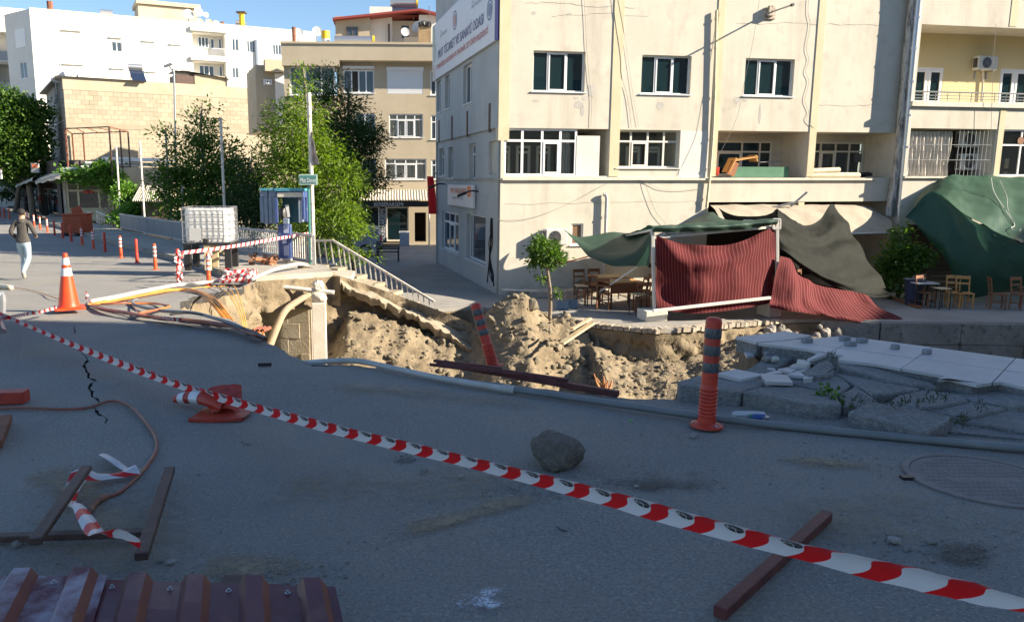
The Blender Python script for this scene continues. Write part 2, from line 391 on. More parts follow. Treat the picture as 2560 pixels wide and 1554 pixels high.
# materials used in many places
asphalt = mat('asphalt', (.205, .2, .188), (.29, .272, .245), scale=.55, bump=.7, bscale=120, rough=.88, c3=(.42, .41, .385), s3=120, grime=(.30, .24, .16), mott=55, gfac=.7, contrast=(.3, .7))
asphalt_edge = mat('broken_asphalt', (.02, .02, .02), (.06, .055, .05), scale=9, bump=1, bscale=25)
soil = mat('soil', (.15, .114, .07), (.255, .203, .132), scale=1.6, bump=1, bscale=14, rough=.97, c3=(.095, .074, .05), s3=5)
soil_dark = mat('dark_soil', (.10, .075, .05), (.2, .15, .1), scale=3, bump=1, bscale=16, rough=.97)
rubble_m = mat('rubble', (.165, .135, .092), (.29, .25, .18), scale=2.2, bump=.8, bscale=12, rough=.95, vary=.25)
concrete = mat('concrete', (.36, .32, .26), (.52, .47, .39), scale=1.5, bump=.5, bscale=30, rough=.9, grime=(.24, .19, .13))
concrete_pale = mat('pale_concrete', (.56, .51, .42), (.7, .66, .57), scale=2, bump=.35, bscale=30, rough=.9)
pave = mat('pavement_concrete', (.17, .165, .16), (.25, .245, .235), scale=1.2, bump=.8, bscale=60, rough=.9, c3=(.36, .35, .33), s3=60, mott=25, grime=(.13, .11, .09))
paving = mat('plaza_paving', (.26, .245, .225), (.34, .32, .29), scale=.8, bump=.25, bscale=50, rough=.85, grime=(.2, .17, .14))
brick_m = mat('paver', (.33, .28, .22), (.45, .39, .31), scale=6, bump=.4, bscale=50, rough=.9, vary=.25)
tile_m = mat('white_tile', (.47, .445, .435), (.54, .515, .50), scale=2.5, bump=.08, bscale=60, rough=.55, vary=.06, grime=(.35, .32, .29))
white_pipe = mat('white_plastic_pipe', (.55, .53, .49), (.45, .42, .37), scale=5, rough=.5)
grey_pipe = mat('grey_plastic_pipe', (.15, .165, .17), (.2, .21, .21), scale=4, rough=.5)
rust = mat('rust', (.16, .06, .035), (.27, .11, .06), scale=7, bump=.5, bscale=60, rough=.85)
redox = mat('red_primer_steel', (.10, .022, .02), (.16, .045, .035), scale=5, bump=.2, bscale=60, rough=.6, c3=(.07, .03, .025), s3=12)
dark_steel = mat('dark_rusty_steel', (.055, .03, .025), (.10, .055, .042), scale=6, bump=.3, bscale=60, rough=.6)
rail_m = mat('rail_paint', (.62, .6, .55), (.5, .46, .4), scale=3, rough=.5, c3=(.3, .16, .08), s3=9)
grey_steel = mat('grey_steel', (.3, .31, .33), (.42, .43, .44), scale=6, rough=.42, metal=.6)
black_m = mat('black_plastic', (.02, .02, .022), rough=.5)
orange_m = mat('orange_plastic', (.72, .095, .018), (.60, .075, .02), scale=4, rough=.5, c3=(.45, .07, .03), s3=14)
red_m = mat('red_plastic', (.60, .05, .02), (.46, .035, .018), scale=4, rough=.45, c3=(.3, .03, .02), s3=10)
refl_m = mat('reflective_band', (.75, .75, .75), (.6, .6, .62), scale=20, rough=.35)
refl_dull = mat('worn_reflective_band', (.115, .12, .125), (.04, .04, .042), scale=14, rough=.4, streak=(14, 14, 2), contrast=(.45, .6))
tape_m = stripe_mat('warning_tape', (.72, .71, .72), (.72, .012, .015), 1 / .2, .42, rough=.32, wave=-.14, tr=.25)
tape2_m = stripe_mat('warning_tape_far', (.76, .74, .72), (.62, .03, .03), 1 / .2, .42, rough=.4, wave=.1, tr=.2)
ink = mat('black_ink', (.015, .015, .02), rough=.4)
cable_o = mat('orange_cable', (.62, .22, .04), (.5, .15, .03), scale=8, rough=.5)
cable_y = mat('yellow_cable', (.72, .40, .06), (.6, .3, .05), scale=8, rough=.5)
cable_b = mat('brown_cable', (.32, .11, .06), (.22, .075, .05), scale=8, rough=.5)
cable_k = mat('black_cable', (.03, .03, .03), rough=.5)
wood_m = mat('pale_wood', (.55, .41, .22), (.7, .56, .34), scale=3, streak=(2, 2, 14), rough=.75)
wood_d = mat('chair_wood', (.20, .075, .035), (.30, .13, .06), scale=6, streak=(3, 3, 20), rough=.5, vary=.2)
wood_o = mat('orange_wood', (.5, .24, .07), (.62, .33, .11), scale=5, streak=(3, 3, 16), rough=.5)
# ground, pit, road, pavements
ZP = -2.15
def px0(l, z=0): return [at_z(u, v, z) for u, v in l]
LIP = px0([(450, 757), (482, 763), (520, 771), (552, 781), (580, 791), (603, 803), (625, 817), (648, 830), (668, 843), (695, 857), (722, 872), (740, 881), (757, 889), (800, 896), (850, 899), (930, 905),
   (1010, 914), (1080, 921), (1150, 930), (1250, 944), (1340, 956), (1430, 968), (1500, 976), (1560, 980), (1620, 983), (1672, 984), (1688, 984)])
def rough_line(P, amp, k=4, seed=0):
 out = []
 for i in range(len(P) - 1):
  a, b = Vector(P[i]), Vector(P[i + 1]); d = b - a; n = Vector((-d.y, d.x, 0)); n = n.normalized() if n.length else n
  for j in range(k):
   q = a.lerp(b, j / k); out.append(q + n * amp * fbm((q.x * 6 + seed, q.y * 6, 0), 4))
 return out + [Vector(P[-1])]
LIPR = rough_line(LIP, .035)
LEFT = [on_road(450, 757), on_road(482, 742), on_road(545, 730), on_road(610, 719), on_road(640, 706), on_road(700, 702), on_road(770, 697), on_road(832, 692)]
LEFTR = rough_line(LEFT, .12, 6, 3)
KERB = [on_road(575, 697), on_road(555, 690), on_road(467, 660), on_road(360, 632), on_road(263, 605), on_road(170, 577), on_road(105, 558)]
KD = (KERB[5] - KERB[1]); KD.z = 0; KD.normalize()
KFAR = KERB[6] + KD * 60
# road outline (counter-clockwise seen from above)
ROAD = [(-60, -14), (14, -14), (14, 3.2), (LIPR[-1].x + .5, LIPR[-1].y - .3)] + [(p.x, p.y) for p in LIPR[::-1]] + [(p.x, p.y) for p in LEFTR[1:25]] + [(p.x, p.y) for p in KERB] + [(KFAR.x, KFAR.y), (-100, 120), (-100, 40)]
CR = [(172, 835), (186, 850), (181, 864), (205, 885), (222, 895), (210, 915), (206, 922), (224, 941), (238, 950), (218, 970), (236, 992), (246, 1008), (234, 1020), (252, 1038), (264, 1052), (268, 1064)]
def crack(px, w, seed):
 P = rough_line(px0(px), .03, 5, seed); L = []; Rr = []
 for i, p in enumerate(P):
  d = P[min(i + 1, len(P) - 1)] - P[max(i - 1, 0)]; n = Vector((-d.y, d.x, 0)).normalized(); t = i / (len(P) - 1)
  ww = w * (.25 + abs(fbm((i * .37 + seed, 0, 1), 3)) * 1.6) * math.sin(math.pi * min(1, max(.04, t))) ** .5
  L.append((p.x + n.x * ww, p.y + n.y * ww)); Rr.append((p.x - n.x * ww, p.y - n.y * ww))
 return L + Rr[::-1]
CRACKS = [crack(CR[2:], .017, 1), crack([(182, 812), (190, 822), (186, 834)], .011, 2), crack([(565, 892), (640, 898), (700, 903), (818, 906)], .02, 4) if False else crack([(760, 898), (800, 903), (830, 906)], .03, 4)]
m = MB()
def zr(x, y):
 z = z_road(x, y)
 if x > -4.3 and y > 4: z -= .05 * math.exp(-seg_dist(x, y, LIP) / .5)
 return z + .012 * fbm((x * .6, y * .6, 0), 3) * (1 if y < 14 else 0)
flat_mesh(m, ROAD, 1.1, zr, CRACKS, lambda x, y: y < 46 and x > -26)
ed = {}
for f in m.f:
 for i in range(len(f)):
  a, b = f[i], f[(i + 1) % len(f)]; ed[(a, b)] = 1
for (a, b) in list(ed):
 if (b, a) not in ed:
  p, q = m.v[a], m.v[b]
  if p[1] < 60 and p[0] > -40 and p[0] < 10:
   m.poly([p, (p[0], p[1], p[2] - .13), (q[0], q[1], q[2] - .13), q], 1)
road = m.build('road', [asphalt, asphalt_edge]); tag(road, kind='structure')
# base ground far out to the horizon
m = MB(); s = 900; m.poly([(-s, -s, -3.9), (s, -s, -3.9), (s, s, -3.9), (-s, s, -3.9)]); tag(m.build('ground', soil_dark), kind='structure')
# the raised near ground behind the lip (earth under the road, hides nothing, carries the road and pavement)
m = MB()
EDGE = [(p.x, p.y) for p in LIPR]
# terrace edge (top of the far bank of the stream)
TE = px0([(1095, 772), (1180, 766), (1300, 775), (1400, 792), (1470, 806), (1500, 812), (1560, 818), (1640, 824), (1700, 822), (1780, 815), (1850, 808), (1900, 803), (1957, 799), (2050, 796), (2112, 798), (2200, 803), (2400, 805), (2560, 806)], ZP)
for dx in (6, 20, 40): TE.append(Vector((TE[17].x + dx, TE[17].y + dx * .19, ZP)))
# far-bank talus and rubble in the pit
ZB = ([-6, -3, -2.7, -2.3, -1.6, -.8, 0, .9, 1.35, 1.8, 2.3, 3, 3.6, 4.2, 5, 7, 9, 11, 14], [-2.6, -2.6, -2.35, -1.85, -2.0, -2.25, -2.55, -2.75, -2.3, -2.05, -1.9, -2.0, -2.1, -2.6, -3.0, -3.0, -2.75, -3.0, -3.4])
def z_pit(x, y):
 ye = float(np.interp(x, [p.x for p in TE], [p.y for p in TE]))
 zb = float(np.interp(x, *ZB)); yb = ye - .25 if x > 3.4 else lerp(20.6, ye - .25, max(0, (x - 2.4)))
 z = zb - .5 * max(0, yb - y) if x < 4 else zb - .22 * max(0, yb - y)
 z = max(z, -3.7)
 z += .34 * math.exp(-((x - 1.6) ** 2 / 1.1 + (y - 20.9) ** 2 / .55)) + .3 * math.exp(-((x - 2.5) ** 2 / 1.2 + (y - 20.6) ** 2 / .6))
 if y > 21.2 and x < 3.6: z -= (y - 21.2) * .9
 if x > 6.5: z += .55 * math.exp(-((x - 8.6) ** 2 / 2.2 + (y - 19.6) ** 2 / 2.5))
 return z
P = []; xs = np.arange(-4.8, 13.5, .075); ys = np.arange(12, 23.2, .075)
for y in ys:
 r = []
 for x in xs:
  z = z_pit(x, y); q = Vector((x, y, z))
  a = fbm(q * 1.3, 5); b = fbm(q * 4.2 + Vector((9, 0, 0)), 4); c = abs(fbm(q * 2.3 + Vector((0, 5, 0)), 3))
  d = fbm(q * 9 + Vector((3, 7, 0)), 3); r.append((x + .06 * b + .03 * d, y + .04 * a + .02 * d, z + .11 * a + .085 * b + .08 * c + .045 * d - .03))
 P.append(r)
m.grid(P); pit = m.build('pit_slope', soil, smooth=True); tag(pit, kind='structure')
# cut earth face under the terrace edge: stands almost upright below the pavers
def face(name, line, ztop, h, mt, amp, out, res=.09, slope=.12, kind='structure', seed=0, parent=None):
 mm = MB(); L = [0]
 for i in range(len(line) - 1): L.append(L[-1] + (Vector(line[i + 1]) - Vector(line[i])).length)
 n = max(3, int(L[-1] / res)); k = max(4, int(h / res)); rows = []
 for j in range(k + 1):
  r = []
  for i in range(n + 1):
   s = L[-1] * i / n; a = max(q for q in range(len(L)) if L[q] <= s + 1e-6); a = min(a, len(line) - 2); t = (s - L[a]) / max(1e-6, L[a + 1] - L[a])
   p = Vector(line[a]).lerp(Vector(line[a + 1]), t); zt = ztop(p.x, p.y) if callable(ztop) else ztop
   q = Vector((p.x, p.y, zt - h * j / k)); e = amp * (fbm(q * 1.4 + Vector((seed, 0, 0)), 5) + .55 * fbm(q * 4.5, 4) + .7 * abs(fbm(q * 2.4 + Vector((0, seed, 3)), 3)) - .2)
   w = min(1, j / 3)
   r.append(q + Vector(out(p)) * (e * w + slope * h * j / k))
  rows.append(r)
 mm.grid(rows, flip=True); o = mm.build(name, mt, parent, smooth=True)
 if kind: tag(o, kind=kind)
 return o
face('bank_face', TE[3:14], ZP - .12, 1.5, soil, .2, lambda p: (.19, -.98, 0), slope=.1, seed=4)
face('plaza_edge', TE[:4], ZP - .1, 1.4, soil, .2, lambda p: (.19, -.98, 0), slope=.3, seed=41)
face('pit_side', LEFT[:5], lambda x, y: z_road(x, y) - .1, 2.6, soil, .22, lambda p: (.93, -.3, 0), slope=.16, seed=8)
# near side of the pit under the asphalt lip
face('pit_near_side', LIP[::-1], -.1, 3.4, soil, .15, lambda p: (.3, .9, 0), res=.22, slope=.05, seed=2)
# plaza and terrace paving
m = MB()
PLZ = [(p.x, p.y) for p in TE] + [(70, 60), (10, 90), (-40, 90), (-40, 46), (-20, 44), (-3.4, 23.6), (-1, 22.8)]
k = len(m.v); m.poly([(x, y, ZP) for x, y in PLZ])
for i in range(len(TE) - 1):
 a, b = TE[i], TE[i + 1]; m.poly([(a.x, a.y, ZP), (a.x, a.y, ZP - .1), (b.x, b.y, ZP - .1), (b.x, b.y, ZP)])
plaza = m.build('plaza', paving); tag(plaza, kind='structure')
# loose paver row along the broken terrace edge
pm = MB(); pm.obox((0, 0, 0), (.095, 0, 0), (0, .05, 0), (0, 0, .04)); pme = pm.mesh('paver'); pme.materials.append(brick_m)
def place(me, name, parent, loc, rot=(0, 0, 0), sc=(1, 1, 1)):
 o = bpy.data.objects.new(name, me); COL.objects.link(o); o.parent = parent; o.location = Vector(loc) - root_off(parent) if parent else loc; o.rotation_euler = rot; o.scale = sc
 return o
E0 = [TE[i] for i in range(3, 13)]; cum = [0]
for i in range(len(E0) - 1): cum.append(cum[-1] + (E0[i + 1] - E0[i]).length)
s = 0
while s < cum[-1]:
 a = max(q for q in range(len(cum)) if cum[q] <= s); a = min(a, len(E0) - 2); t = (s - cum[a]) / (cum[a + 1] - cum[a]); p = E0[a].lerp(E0[a + 1], t); d = (E0[a + 1] - E0[a])
 ang = math.atan2(d.y, d.x); nrm = Vector((-math.sin(ang), math.cos(ang), 0))
 if R(0, 1) > .16: place(pme, 'paver', plaza, p + nrm * R(.0, .05) + Vector((0, 0, -.026 + R(-.012, .012))), (R(-.12, .12), R(-.06, .06), ang + math.pi / 2 + R(-.1, .1)), (1, 1.2, 1.5))
 s += .15
s = 0
while s < cum[-1] - .5:
 for row in (1, 2):
  a = max(q for q in range(len(cum)) if cum[q] <= s); a = min(a, len(E0) - 2); t = (s - cum[a]) / (cum[a + 1] - cum[a]); p = E0[a].lerp(E0[a + 1], t); d = (E0[a + 1] - E0[a]); ang = math.atan2(d.y, d.x); nrm = Vector((-math.sin(ang), math.cos(ang), 0))
  place(pme, 'paver', plaza, p + nrm * (.12 + .13 * row) + Vector((0, 0, -.034)), (0, 0, ang + R(-.03, .03)), (1, 1, 1))
 s += .215
# bridge pavement, kerb, wall below
RAILP = [on_road(785, 661, .15), on_road(698, 645, .15), on_road(457, 605, .15), on_road(301, 573, .15)]
rd = (RAILP[3] - RAILP[1]); rd.z = 0; rd.normalize()
SW = [(p.x, p.y) for p in LEFT[4:]] + [(RAILP[0].x + .35, RAILP[0].y - .2)] + [(p.x, p.y) for p in RAILP[1:]] + [(RAILP[3].x + rd.x * 25, RAILP[3].y + rd.y * 25)] + [(KERB[6].x, KERB[6].y)] + [(p.x, p.y) for p in KERB[::-1][1:]]
def zs(x, y): return z_road(x, y) + .15
m = MB(); k = len(m.v)
flat_mesh(m, SW, .9, lambda x, y: zs(x, y) + .02 * fbm((x, y, 3), 3))
n = len(SW)
for i in range(n):
 a, b = SW[i], SW[(i + 1) % n]; m.poly([(*a, zs(*a)), (*a, zs(*a) - .14), (*b, zs(*b) - .14), (*b, zs(*b))])
side_m = mat('dusty_pavement', (.32, .29, .24), (.42, .38, .32), scale=.8, bump=.4, bscale=60, rough=.92, grime=(.2, .16, .11))
sidewalk = m.build('bridge_pavement', [side_m]); tag(sidewalk, kind='structure')
kb = MB(); L = 0
kern = mat('kerb_stone', (.24, .215, .18), (.33, .3, .25), scale=3, bump=.4, bscale=40, rough=.9, vary=.12)
for i in range(1, len(KERB) - 1):
 a, b = KERB[i], KERB[i + 1]; n = max(1, int((b - a).length / 1.0))
 for j in range(n):
  p, q = a.lerp(b, j / n), a.lerp(b, (j + .985) / n); d = (q - p).normalized(); nr = Vector((-d.y, d.x, 0)); mm = MB()
  c = [p - nr * -.0, q]; z0, z1 = zs(p.x, p.y), zs(q.x, q.y); h = .2
  side = Vector((d.y, -d.x, 0)) * .14
  mm.prism([(p.x - side.x * .1, p.y - side.y * .1), (p.x + side.x, p.y + side.y), (q.x + side.x, q.y + side.y), (q.x - side.x * .1, q.y - side.y * .1)][::1] if True else [], lambda x, y: z_road(x, y) - .1, lambda x, y: zs(x, y) + .012)
  mm.build('kerb_stone', kern, sidewalk)
# concrete abutment wall of the bridge with coursed blocks, and the square column in front of it
AB0 = at_y(632, 740, 19.6); AB1 = at_y(762, 740, 19.45); PA = Plane((AB0.x, AB0.y, 0), e=(AB1 - AB0) * Vector((1, 1, 0)) if False else Vector((AB1.x - AB0.x, AB1.y - AB0.y, 0)))
ab = thing('bridge_abutment', 'old concrete block wall under the broken edge of the bridge pavement', 'wall', (AB0.x, AB0.y, -3.5))
block_pale = mat('old_concrete_block', (.47, .41, .29), (.62, .55, .42), scale=2.2, bump=.4, bscale=25, rough=.92, vary=.1, grime=(.36, .28, .17))
mm = MB(); mm.pbox(PA, -.3, 1.5, -3.6, -1.25, -.6, -.025); mm.build('backing', MATS['stair_concrete'] if 'stair_concrete' in MATS else concrete, ab)
zz = -3.5; row = 0
while zz < -1.3:
 a = -.2 - (.25 if row % 2 else 0)
 while a < 1.42:
  a1 = min(a + .55, 1.45)
  if a1 - a > .1 and not (zz > -1.6 and a > 1.0):
   mm = MB(); mm.pbox(PA, max(a, -.25) + .003, a1 - .003, zz + .004, zz + .387, -.2, R(-.01, .01)); mm.build('block', block_pale, ab, bevel=.006)
  a = a1
 zz += .39; row += 1
cl = at_y(797, 755, 19.1); cw = .17
col = thing('concrete_column', 'square white concrete column with a broken lump of concrete on top', 'column', (cl.x, cl.y, -3.6))
mm = MB(); mm.obox((cl.x, cl.y, -2.48), (cw * math.cos(.1), cw * math.sin(.1), 0), (-.17 * math.sin(.1), .17 * math.cos(.1), 0), (0, 0, 1.15)); mm.build('shaft', concrete_pale, col, bevel=.015)
for i, (du, v, r) in enumerate([(0, 738, .2), (2, 716, .15), (-6, 708, .1)]):
 p = at_y(797 + du, v, 19.1); o = place(rock_mesh('broken_head', 40 + i, 3, .35, 1, concrete_pale), 'broken_head', col, p, (R(0, 3), R(0, 3), 0), (r, r, r * .9))
# fallen stair slab beside the railing and its steps
def q(u, v, y): return at_y(u, v, y)
slab = thing('collapsed_stair', 'cracked concrete stair slab tilting down into the hole below the white railing', 'stair', q(960, 720, 22.5))
T = [q(800, 668, 23.7), q(845, 672, 23.5), q(900, 690, 23.2), q(950, 712, 22.9), q(1000, 738, 22.6), q(1050, 764, 22.3), q(1100, 790, 22.0), q(1150, 816, 21.7), q(1200, 836, 21.4)]
Bt = [q(818, 694, 20.5), q(850, 703, 20.6), q(880, 722, 20.7), q(940, 748, 20.7), q(1000, 776, 20.7), q(1060, 806, 20.6), q(1120, 836, 20.4), q(1165, 868, 20.2), q(1214, 892, 20.0)]
rows = []
nu = 70; nv = 14
for i in range(nv):
 r = []
 for j in range(nu):
  t = j / (nu - 1); a = cat_rom(T, t); b = cat_rom(Bt, t); p = a.lerp(b, i / (nv - 1)); e = fbm(p * 2.2, 4)
  if i == nv - 1: p = p + Vector((0, -.1, -.12)) * fbm((t * 30, 1, 0), 4)
  st = .05 * (1 if fbm((math.floor(t * 9) * 3.1, math.floor(i / 5) * 2.7, 5), 1) > 0 else -1)
  r.append(p + Vector((0, 0, .05 * e + st * .5)))
 rows.append(r)
mm = MB(); mm.grid(rows, flip=True)
und = [[p + Vector((0, .12, -.2 - .08 * fbm(p * 3))) for p in r] for r in rows]
mm.grid(und); mm.grid([rows[-1], [p + Vector((0, .06, -.12)) for p in rows[-1]], und[-1]], flip=True); mm.grid([[r[-1] for r in rows], [r[-1] for r in und]]); mm.grid([[r[0] for r in und], [r[0] for r in rows]])
mm.build('slab', [mat('stair_concrete', (.25, .21, .15), (.36, .305, .225), scale=2.5, bump=.8, bscale=18, rough=.92, c3=(.19, .15, .1), s3=4)], slab, smooth_angle=40)
for j in range(9):
 t = (j + .3) / 9; a = cat_rom(T, t); d = (cat_rom(T, min(1, t + .03)) - cat_rom(T, max(0, t - .03))); d.z = 0; d.normalize(); nr = Vector((-d.y, d.x, 0))
 mm = MB(); mm.obox(a + nr * -.25 + Vector((0, 0, .02 + R(-.03, .03))), d * .2, nr * R(.22, .36), (0, 0, .06)); o = mm.build('step', MATS['stair_concrete'], slab, bevel=.012)
mm = MB()   # topmost slab, lifted at the edge of the pavement
mm.prism([tuple(q(u, v, y).xy) for u, v, y in [(792, 690, 21.2), (880, 700, 21.4), (888, 676, 23.0), (800, 664, 23.6)]], lambda x, y: -1.13 - .03 * (x + 3), lambda x, y: -.98 - .03 * (x + 3)); mm.build('landing_slab', concrete, slab, bevel=.02)
face('pavement_edge', [LEFT[3]] + LEFT[4:] + [on_road(850, 694)], lambda x, y: zs(x, y) - .12, .75, soil, .16, lambda p: (.05, -.98, 0), slope=.1, seed=21)
# soil face below the fallen slab
face('pit_back_face', [q(745, 700, 20.9), q(800, 703, 20.95), q(860, 715, 21.25), q(960, 760, 21.4), q(1060, 810, 21.35), q(1160, 862, 21.2), q(1225, 895, 20.9)], lambda x, y: -.8 - (x + 3) * .36, 1.9, soil, .18, lambda p: (.1, -.98, 0), slope=.3, seed=11)
# buildings: shared pieces
plaster = mat('cream_plaster', (.555, .51, .425), (.625, .58, .485), scale=.7, bump=.12, bscale=60, rough=.92, grime=(.33, .29, .23), gfac=.6, c3=(.52, .475, .4), s3=2.2)
plaster_w = mat('whitewash', (.6, .58, .54), (.68, .66, .62), scale=1.2, bump=.12, bscale=60, rough=.92, grime=(.6, .56, .5))
yellow_band = mat('yellow_paint', (.58, .50, .33), (.64, .56, .39), scale=1.5, bump=.1, bscale=60, rough=.9, grime=(.45, .38, .25))
yellow_wall = mat('yellow_wall', (.60, .49, .26), (.64, .53, .3), scale=1, rough=.92)
frame_w = mat('white_window_frame', (.78, .78, .78), rough=.4)
frame_c = mat('cream_window_frame', (.72, .68, .6), rough=.5)
glass_d = glass_mat('dark_teal_glass', (.008, .022, .026))
glass_b = glass_mat('blue_grey_glass', (.05, .07, .09), 0, .06)
glass_t = glass_mat('clear_glass', (.03, .04, .045), .72)
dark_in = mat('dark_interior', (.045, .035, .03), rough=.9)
room_m = mat('room_wall', (.26, .21, .165), (.34, .28, .22), scale=1, rough=.9)
curtain_m = mat('curtain', (.58, .54, .48), (.7, .66, .6), scale=3, streak=(8, 8, .4), rough=.9, tr=.3)
def wall(mb, PL, s0, s1, z0, z1, ops=(), depth=.16, d=0, mi=0, rmi=None):
 "wall face with real openings and their reveals; an opening is (s0,s1,z0,z1[,depth])"
 S = sorted({s0, s1} | {min(max(x, s0), s1) for o in ops for x in o[:2]}); Z = sorted({z0, z1} | {min(max(x, z0), z1) for o in ops for x in o[2:4]})
 for i in range(len(S) - 1):
  for j in range(len(Z) - 1):
   cs, cz = (S[i] + S[i + 1]) / 2, (Z[j] + Z[j + 1]) / 2
   if any(o[0] < cs < o[1] and o[2] < cz < o[3] for o in ops): continue
   mb.poly([PL.at(S[i], Z[j], d), PL.at(S[i + 1], Z[j], d), PL.at(S[i + 1], Z[j + 1], d), PL.at(S[i], Z[j + 1], d)], mi)
 for o in ops:
  a, b, c, e = o[:4]; dp = o[4] if len(o) > 4 else depth; r = mi if rmi is None else rmi
  for q in ([(a, c), (a, e)], [(b, e), (b, c)], [(a, e), (b, e)], [(b, c), (a, c)]):
   (x0, y0), (x1, y1) = q
   mb.poly([PL.at(x0, y0, d), PL.at(x1, y1, d), PL.at(x1, y1, d - dp), PL.at(x0, y0, d - dp)], r)
def rect(PL, lt, rb, d=0):
 s0, z1 = PL.px(*lt, d); s1, z0 = PL.px(*rb, d); return (s0, s1, z0, z1)
def win(bld, PL, r, cols=(0, .5, 1), trans=None, fw=.05, rec=.13, g=None, fm=None, t=.05, sill=True, sash=(), pane_d=None, name='window', door=False):
 s0, s1, z0, z1 = r[:4]; fm = fm or frame_w; g = g or glass_d; W = s1 - s0; H = z1 - z0; mb = MB(); dd = -rec
 mb.pbox(PL, s0, s0 + fw, z0, z1, dd, dd + t); mb.pbox(PL, s1 - fw, s1, z0, z1, dd, dd + t)
 mb.pbox(PL, s0 + fw, s1 - fw, z1 - fw, z1, dd, dd + t); mb.pbox(PL, s0 + fw, s1 - fw, z0, z0 + fw, dd, dd + t)
 for c in cols[1:-1]: mb.pbox(PL, s0 + c * W - fw * .55, s0 + c * W + fw * .55, z0 + fw, z1 - fw, dd + .002, dd + t - .004)
 if trans:
  zt = z1 - trans * H; mb.pbox(PL, s0 + fw, s1 - fw, zt - fw * .5, zt + fw * .5, dd + .004, dd + t + .003)
 for i in sash:   # an opening sash has its own thicker inner frame
  a, b = s0 + cols[i] * W + fw * .55, s0 + cols[i + 1] * W - fw * .55; top = (z1 - trans * H - fw * .5) if trans else z1 - fw; e = fw * .8
  mb.pbox(PL, a, a + e, z0 + fw, top, dd + .01, dd + t + .014); mb.pbox(PL, b - e, b, z0 + fw, top, dd + .01, dd + t + .014)
  mb.pbox(PL, a + e, b - e, top - e, top, dd + .01, dd + t + .014); mb.pbox(PL, a + e, b - e, z0 + fw, z0 + fw + e, dd + .01, dd + t + .014)
 if sill: mb.pbox(PL, s0 - .06, s1 + .06, z0 - .035, z0 - .003, -rec + .01, .05)
 f = mb.build(name, fm, bld)
 for i in range(len(cols) - 1):
  a, b = s0 + cols[i] * W, s0 + cols[i + 1] * W
  for (y0, y1) in ([(z0, z1)] if not trans else [(z0, z1 - trans * H), (z1 - trans * H, z1)]):
   pm_ = MB(); pm_.poly([PL.at(a + .01, y0 + .01, dd + t * .5), PL.at(b - .01, y0 + .01, dd + t * .5), PL.at(b - .01, y1 - .01, dd + t * .5), PL.at(a + .01, y1 - .01, dd + t * .5)])
   pm_.build('pane', g[i % len(g)] if isinstance(g, list) else g, f)
 return f
def drape(bld, PL, s0, s1, z0, z1, d, folds=8, amp=.05, m=None, name='curtain', parent=None):
 rows = []
 for i in range(12):
  r = []
  for j in range(folds * 8 + 1):
   t = j / (folds * 8); a = amp * (math.sin(t * folds * 6.283 + .6 * math.sin(i * .5)) + .4 * math.sin(t * folds * 15.1 + i * .3)); z = lerp(z1, z0, i / 11)
   r.append(PL.at(lerp(s0, s1, t) + .03 * fbm((t * 3, i * .3, 1)), z, d + a * (.4 + .6 * i / 11)))
  rows.append(r)
 mb = MB(); mb.grid(rows, flip=True); return mb.build(name, m or curtain_m, parent or bld, smooth=True)
# neighbours across the street, outside the frame on the right (they cast the wide shade)
def block_house(name, label, poly, z0, z1, m, floors=4):
 o = thing(name, label, 'building', (poly[0][0], poly[0][1], z0)); mb = MB(); mb.prism(poly, z0, z1); mb.build('wall', m, o)
 mb = MB(); c = Vector((sum(p[0] for p in poly) / len(poly), sum(p[1] for p in poly) / len(poly)))
 n = len(poly)
 for i in range(n):
  a, b = Vector(poly[i]), Vector(poly[(i + 1) % n]); mb.beam((a.x, a.y, z1 - .2), (b.x, b.y, z1 - .2), .3, .5)
 mb.build('parapet', m, o)
 for i in range(n):
  a, b = Vector(poly[i]), Vector(poly[(i + 1) % n]); L = (b - a).length
  if L < 6: continue
  P_ = Plane((a.x, a.y, 0), e=(b.x - a.x, b.y - a.y, 0)); k = int(L / 3.2)
  for f in range(floors):
   for j in range(k):
    s = (j + .5) * L / k; z = z0 + 1.1 + f * (z1 - z0 - .5) / floors
    w = MB(); w.pbox(P_, s - .65, s + .65, z, z + 1.4, -.05, .04); w.build('window', frame_w, o)
    w = MB(); w.pbox(P_, s - .57, s + .57, z + .08, z + 1.32, .03, .055); w.build('pane', glass_b, o)
 return o
block_house('apartment_building', 'pale apartment block across the street that throws its shade over the road', [(13.4, 5.1), (13.0, -24), (62, -24), (62, 32), (44, 22), (41.3, 15.1), (30, 2.7)], -.3, 12, plaster)
# main building on the plaza
C0 = at_z(1247, 738, ZP); ANG = math.radians(10.9)
PM = Plane((C0.x, C0.y, 0), ANG)
PLf = Plane((C0.x, C0.y, 0), e=(math.sin(ANG), -math.cos(ANG), 0))
ZT = 10.2
ZU = PM.px(1263, 318)[1]; ZF = PM.px(1263, 446)[1]; ZBND = PM.px(1850, 505)[1]; ZLED = PM.px(1850, 443)[1]
S_END = PM.px(2272, 320)[0]
bld = thing('cream_building', 'cream plastered building with yellow bands standing behind the hole', 'building', (C0.x, C0.y, ZP))
u1 = rect(PM, (1334, 126), (1461, 231)); u2 = rect(PM, (1606, 137), (1724.5, 237)); u3 = rect(PM, (1865, 145), (1981, 242))
b1 = rect(PM, (1264, 321), (1520, 440)); b2 = rect(PM, (1545, 322), (1697, 420))
b3 = rect(PM, (1788, 320), (2014, 446)); b4 = rect(PM, (2032, 322), (2232, 446))
zz3 = (ZLED - .02); b1 = (.12, b1[1], b1[2], ZU - .02); b3 = (b3[0], b3[1], zz3, ZU - .02); b4 = (b4[0], b4[1], zz3, ZU - .02); b2 = (b2[0], b2[1], b2[2], ZU - .03)
gw = rect(PM, (1429, 559), (1457, 612)); gd = (PM.px(1772, 500)[0], S_END - .25, ZP + .02, ZBND)
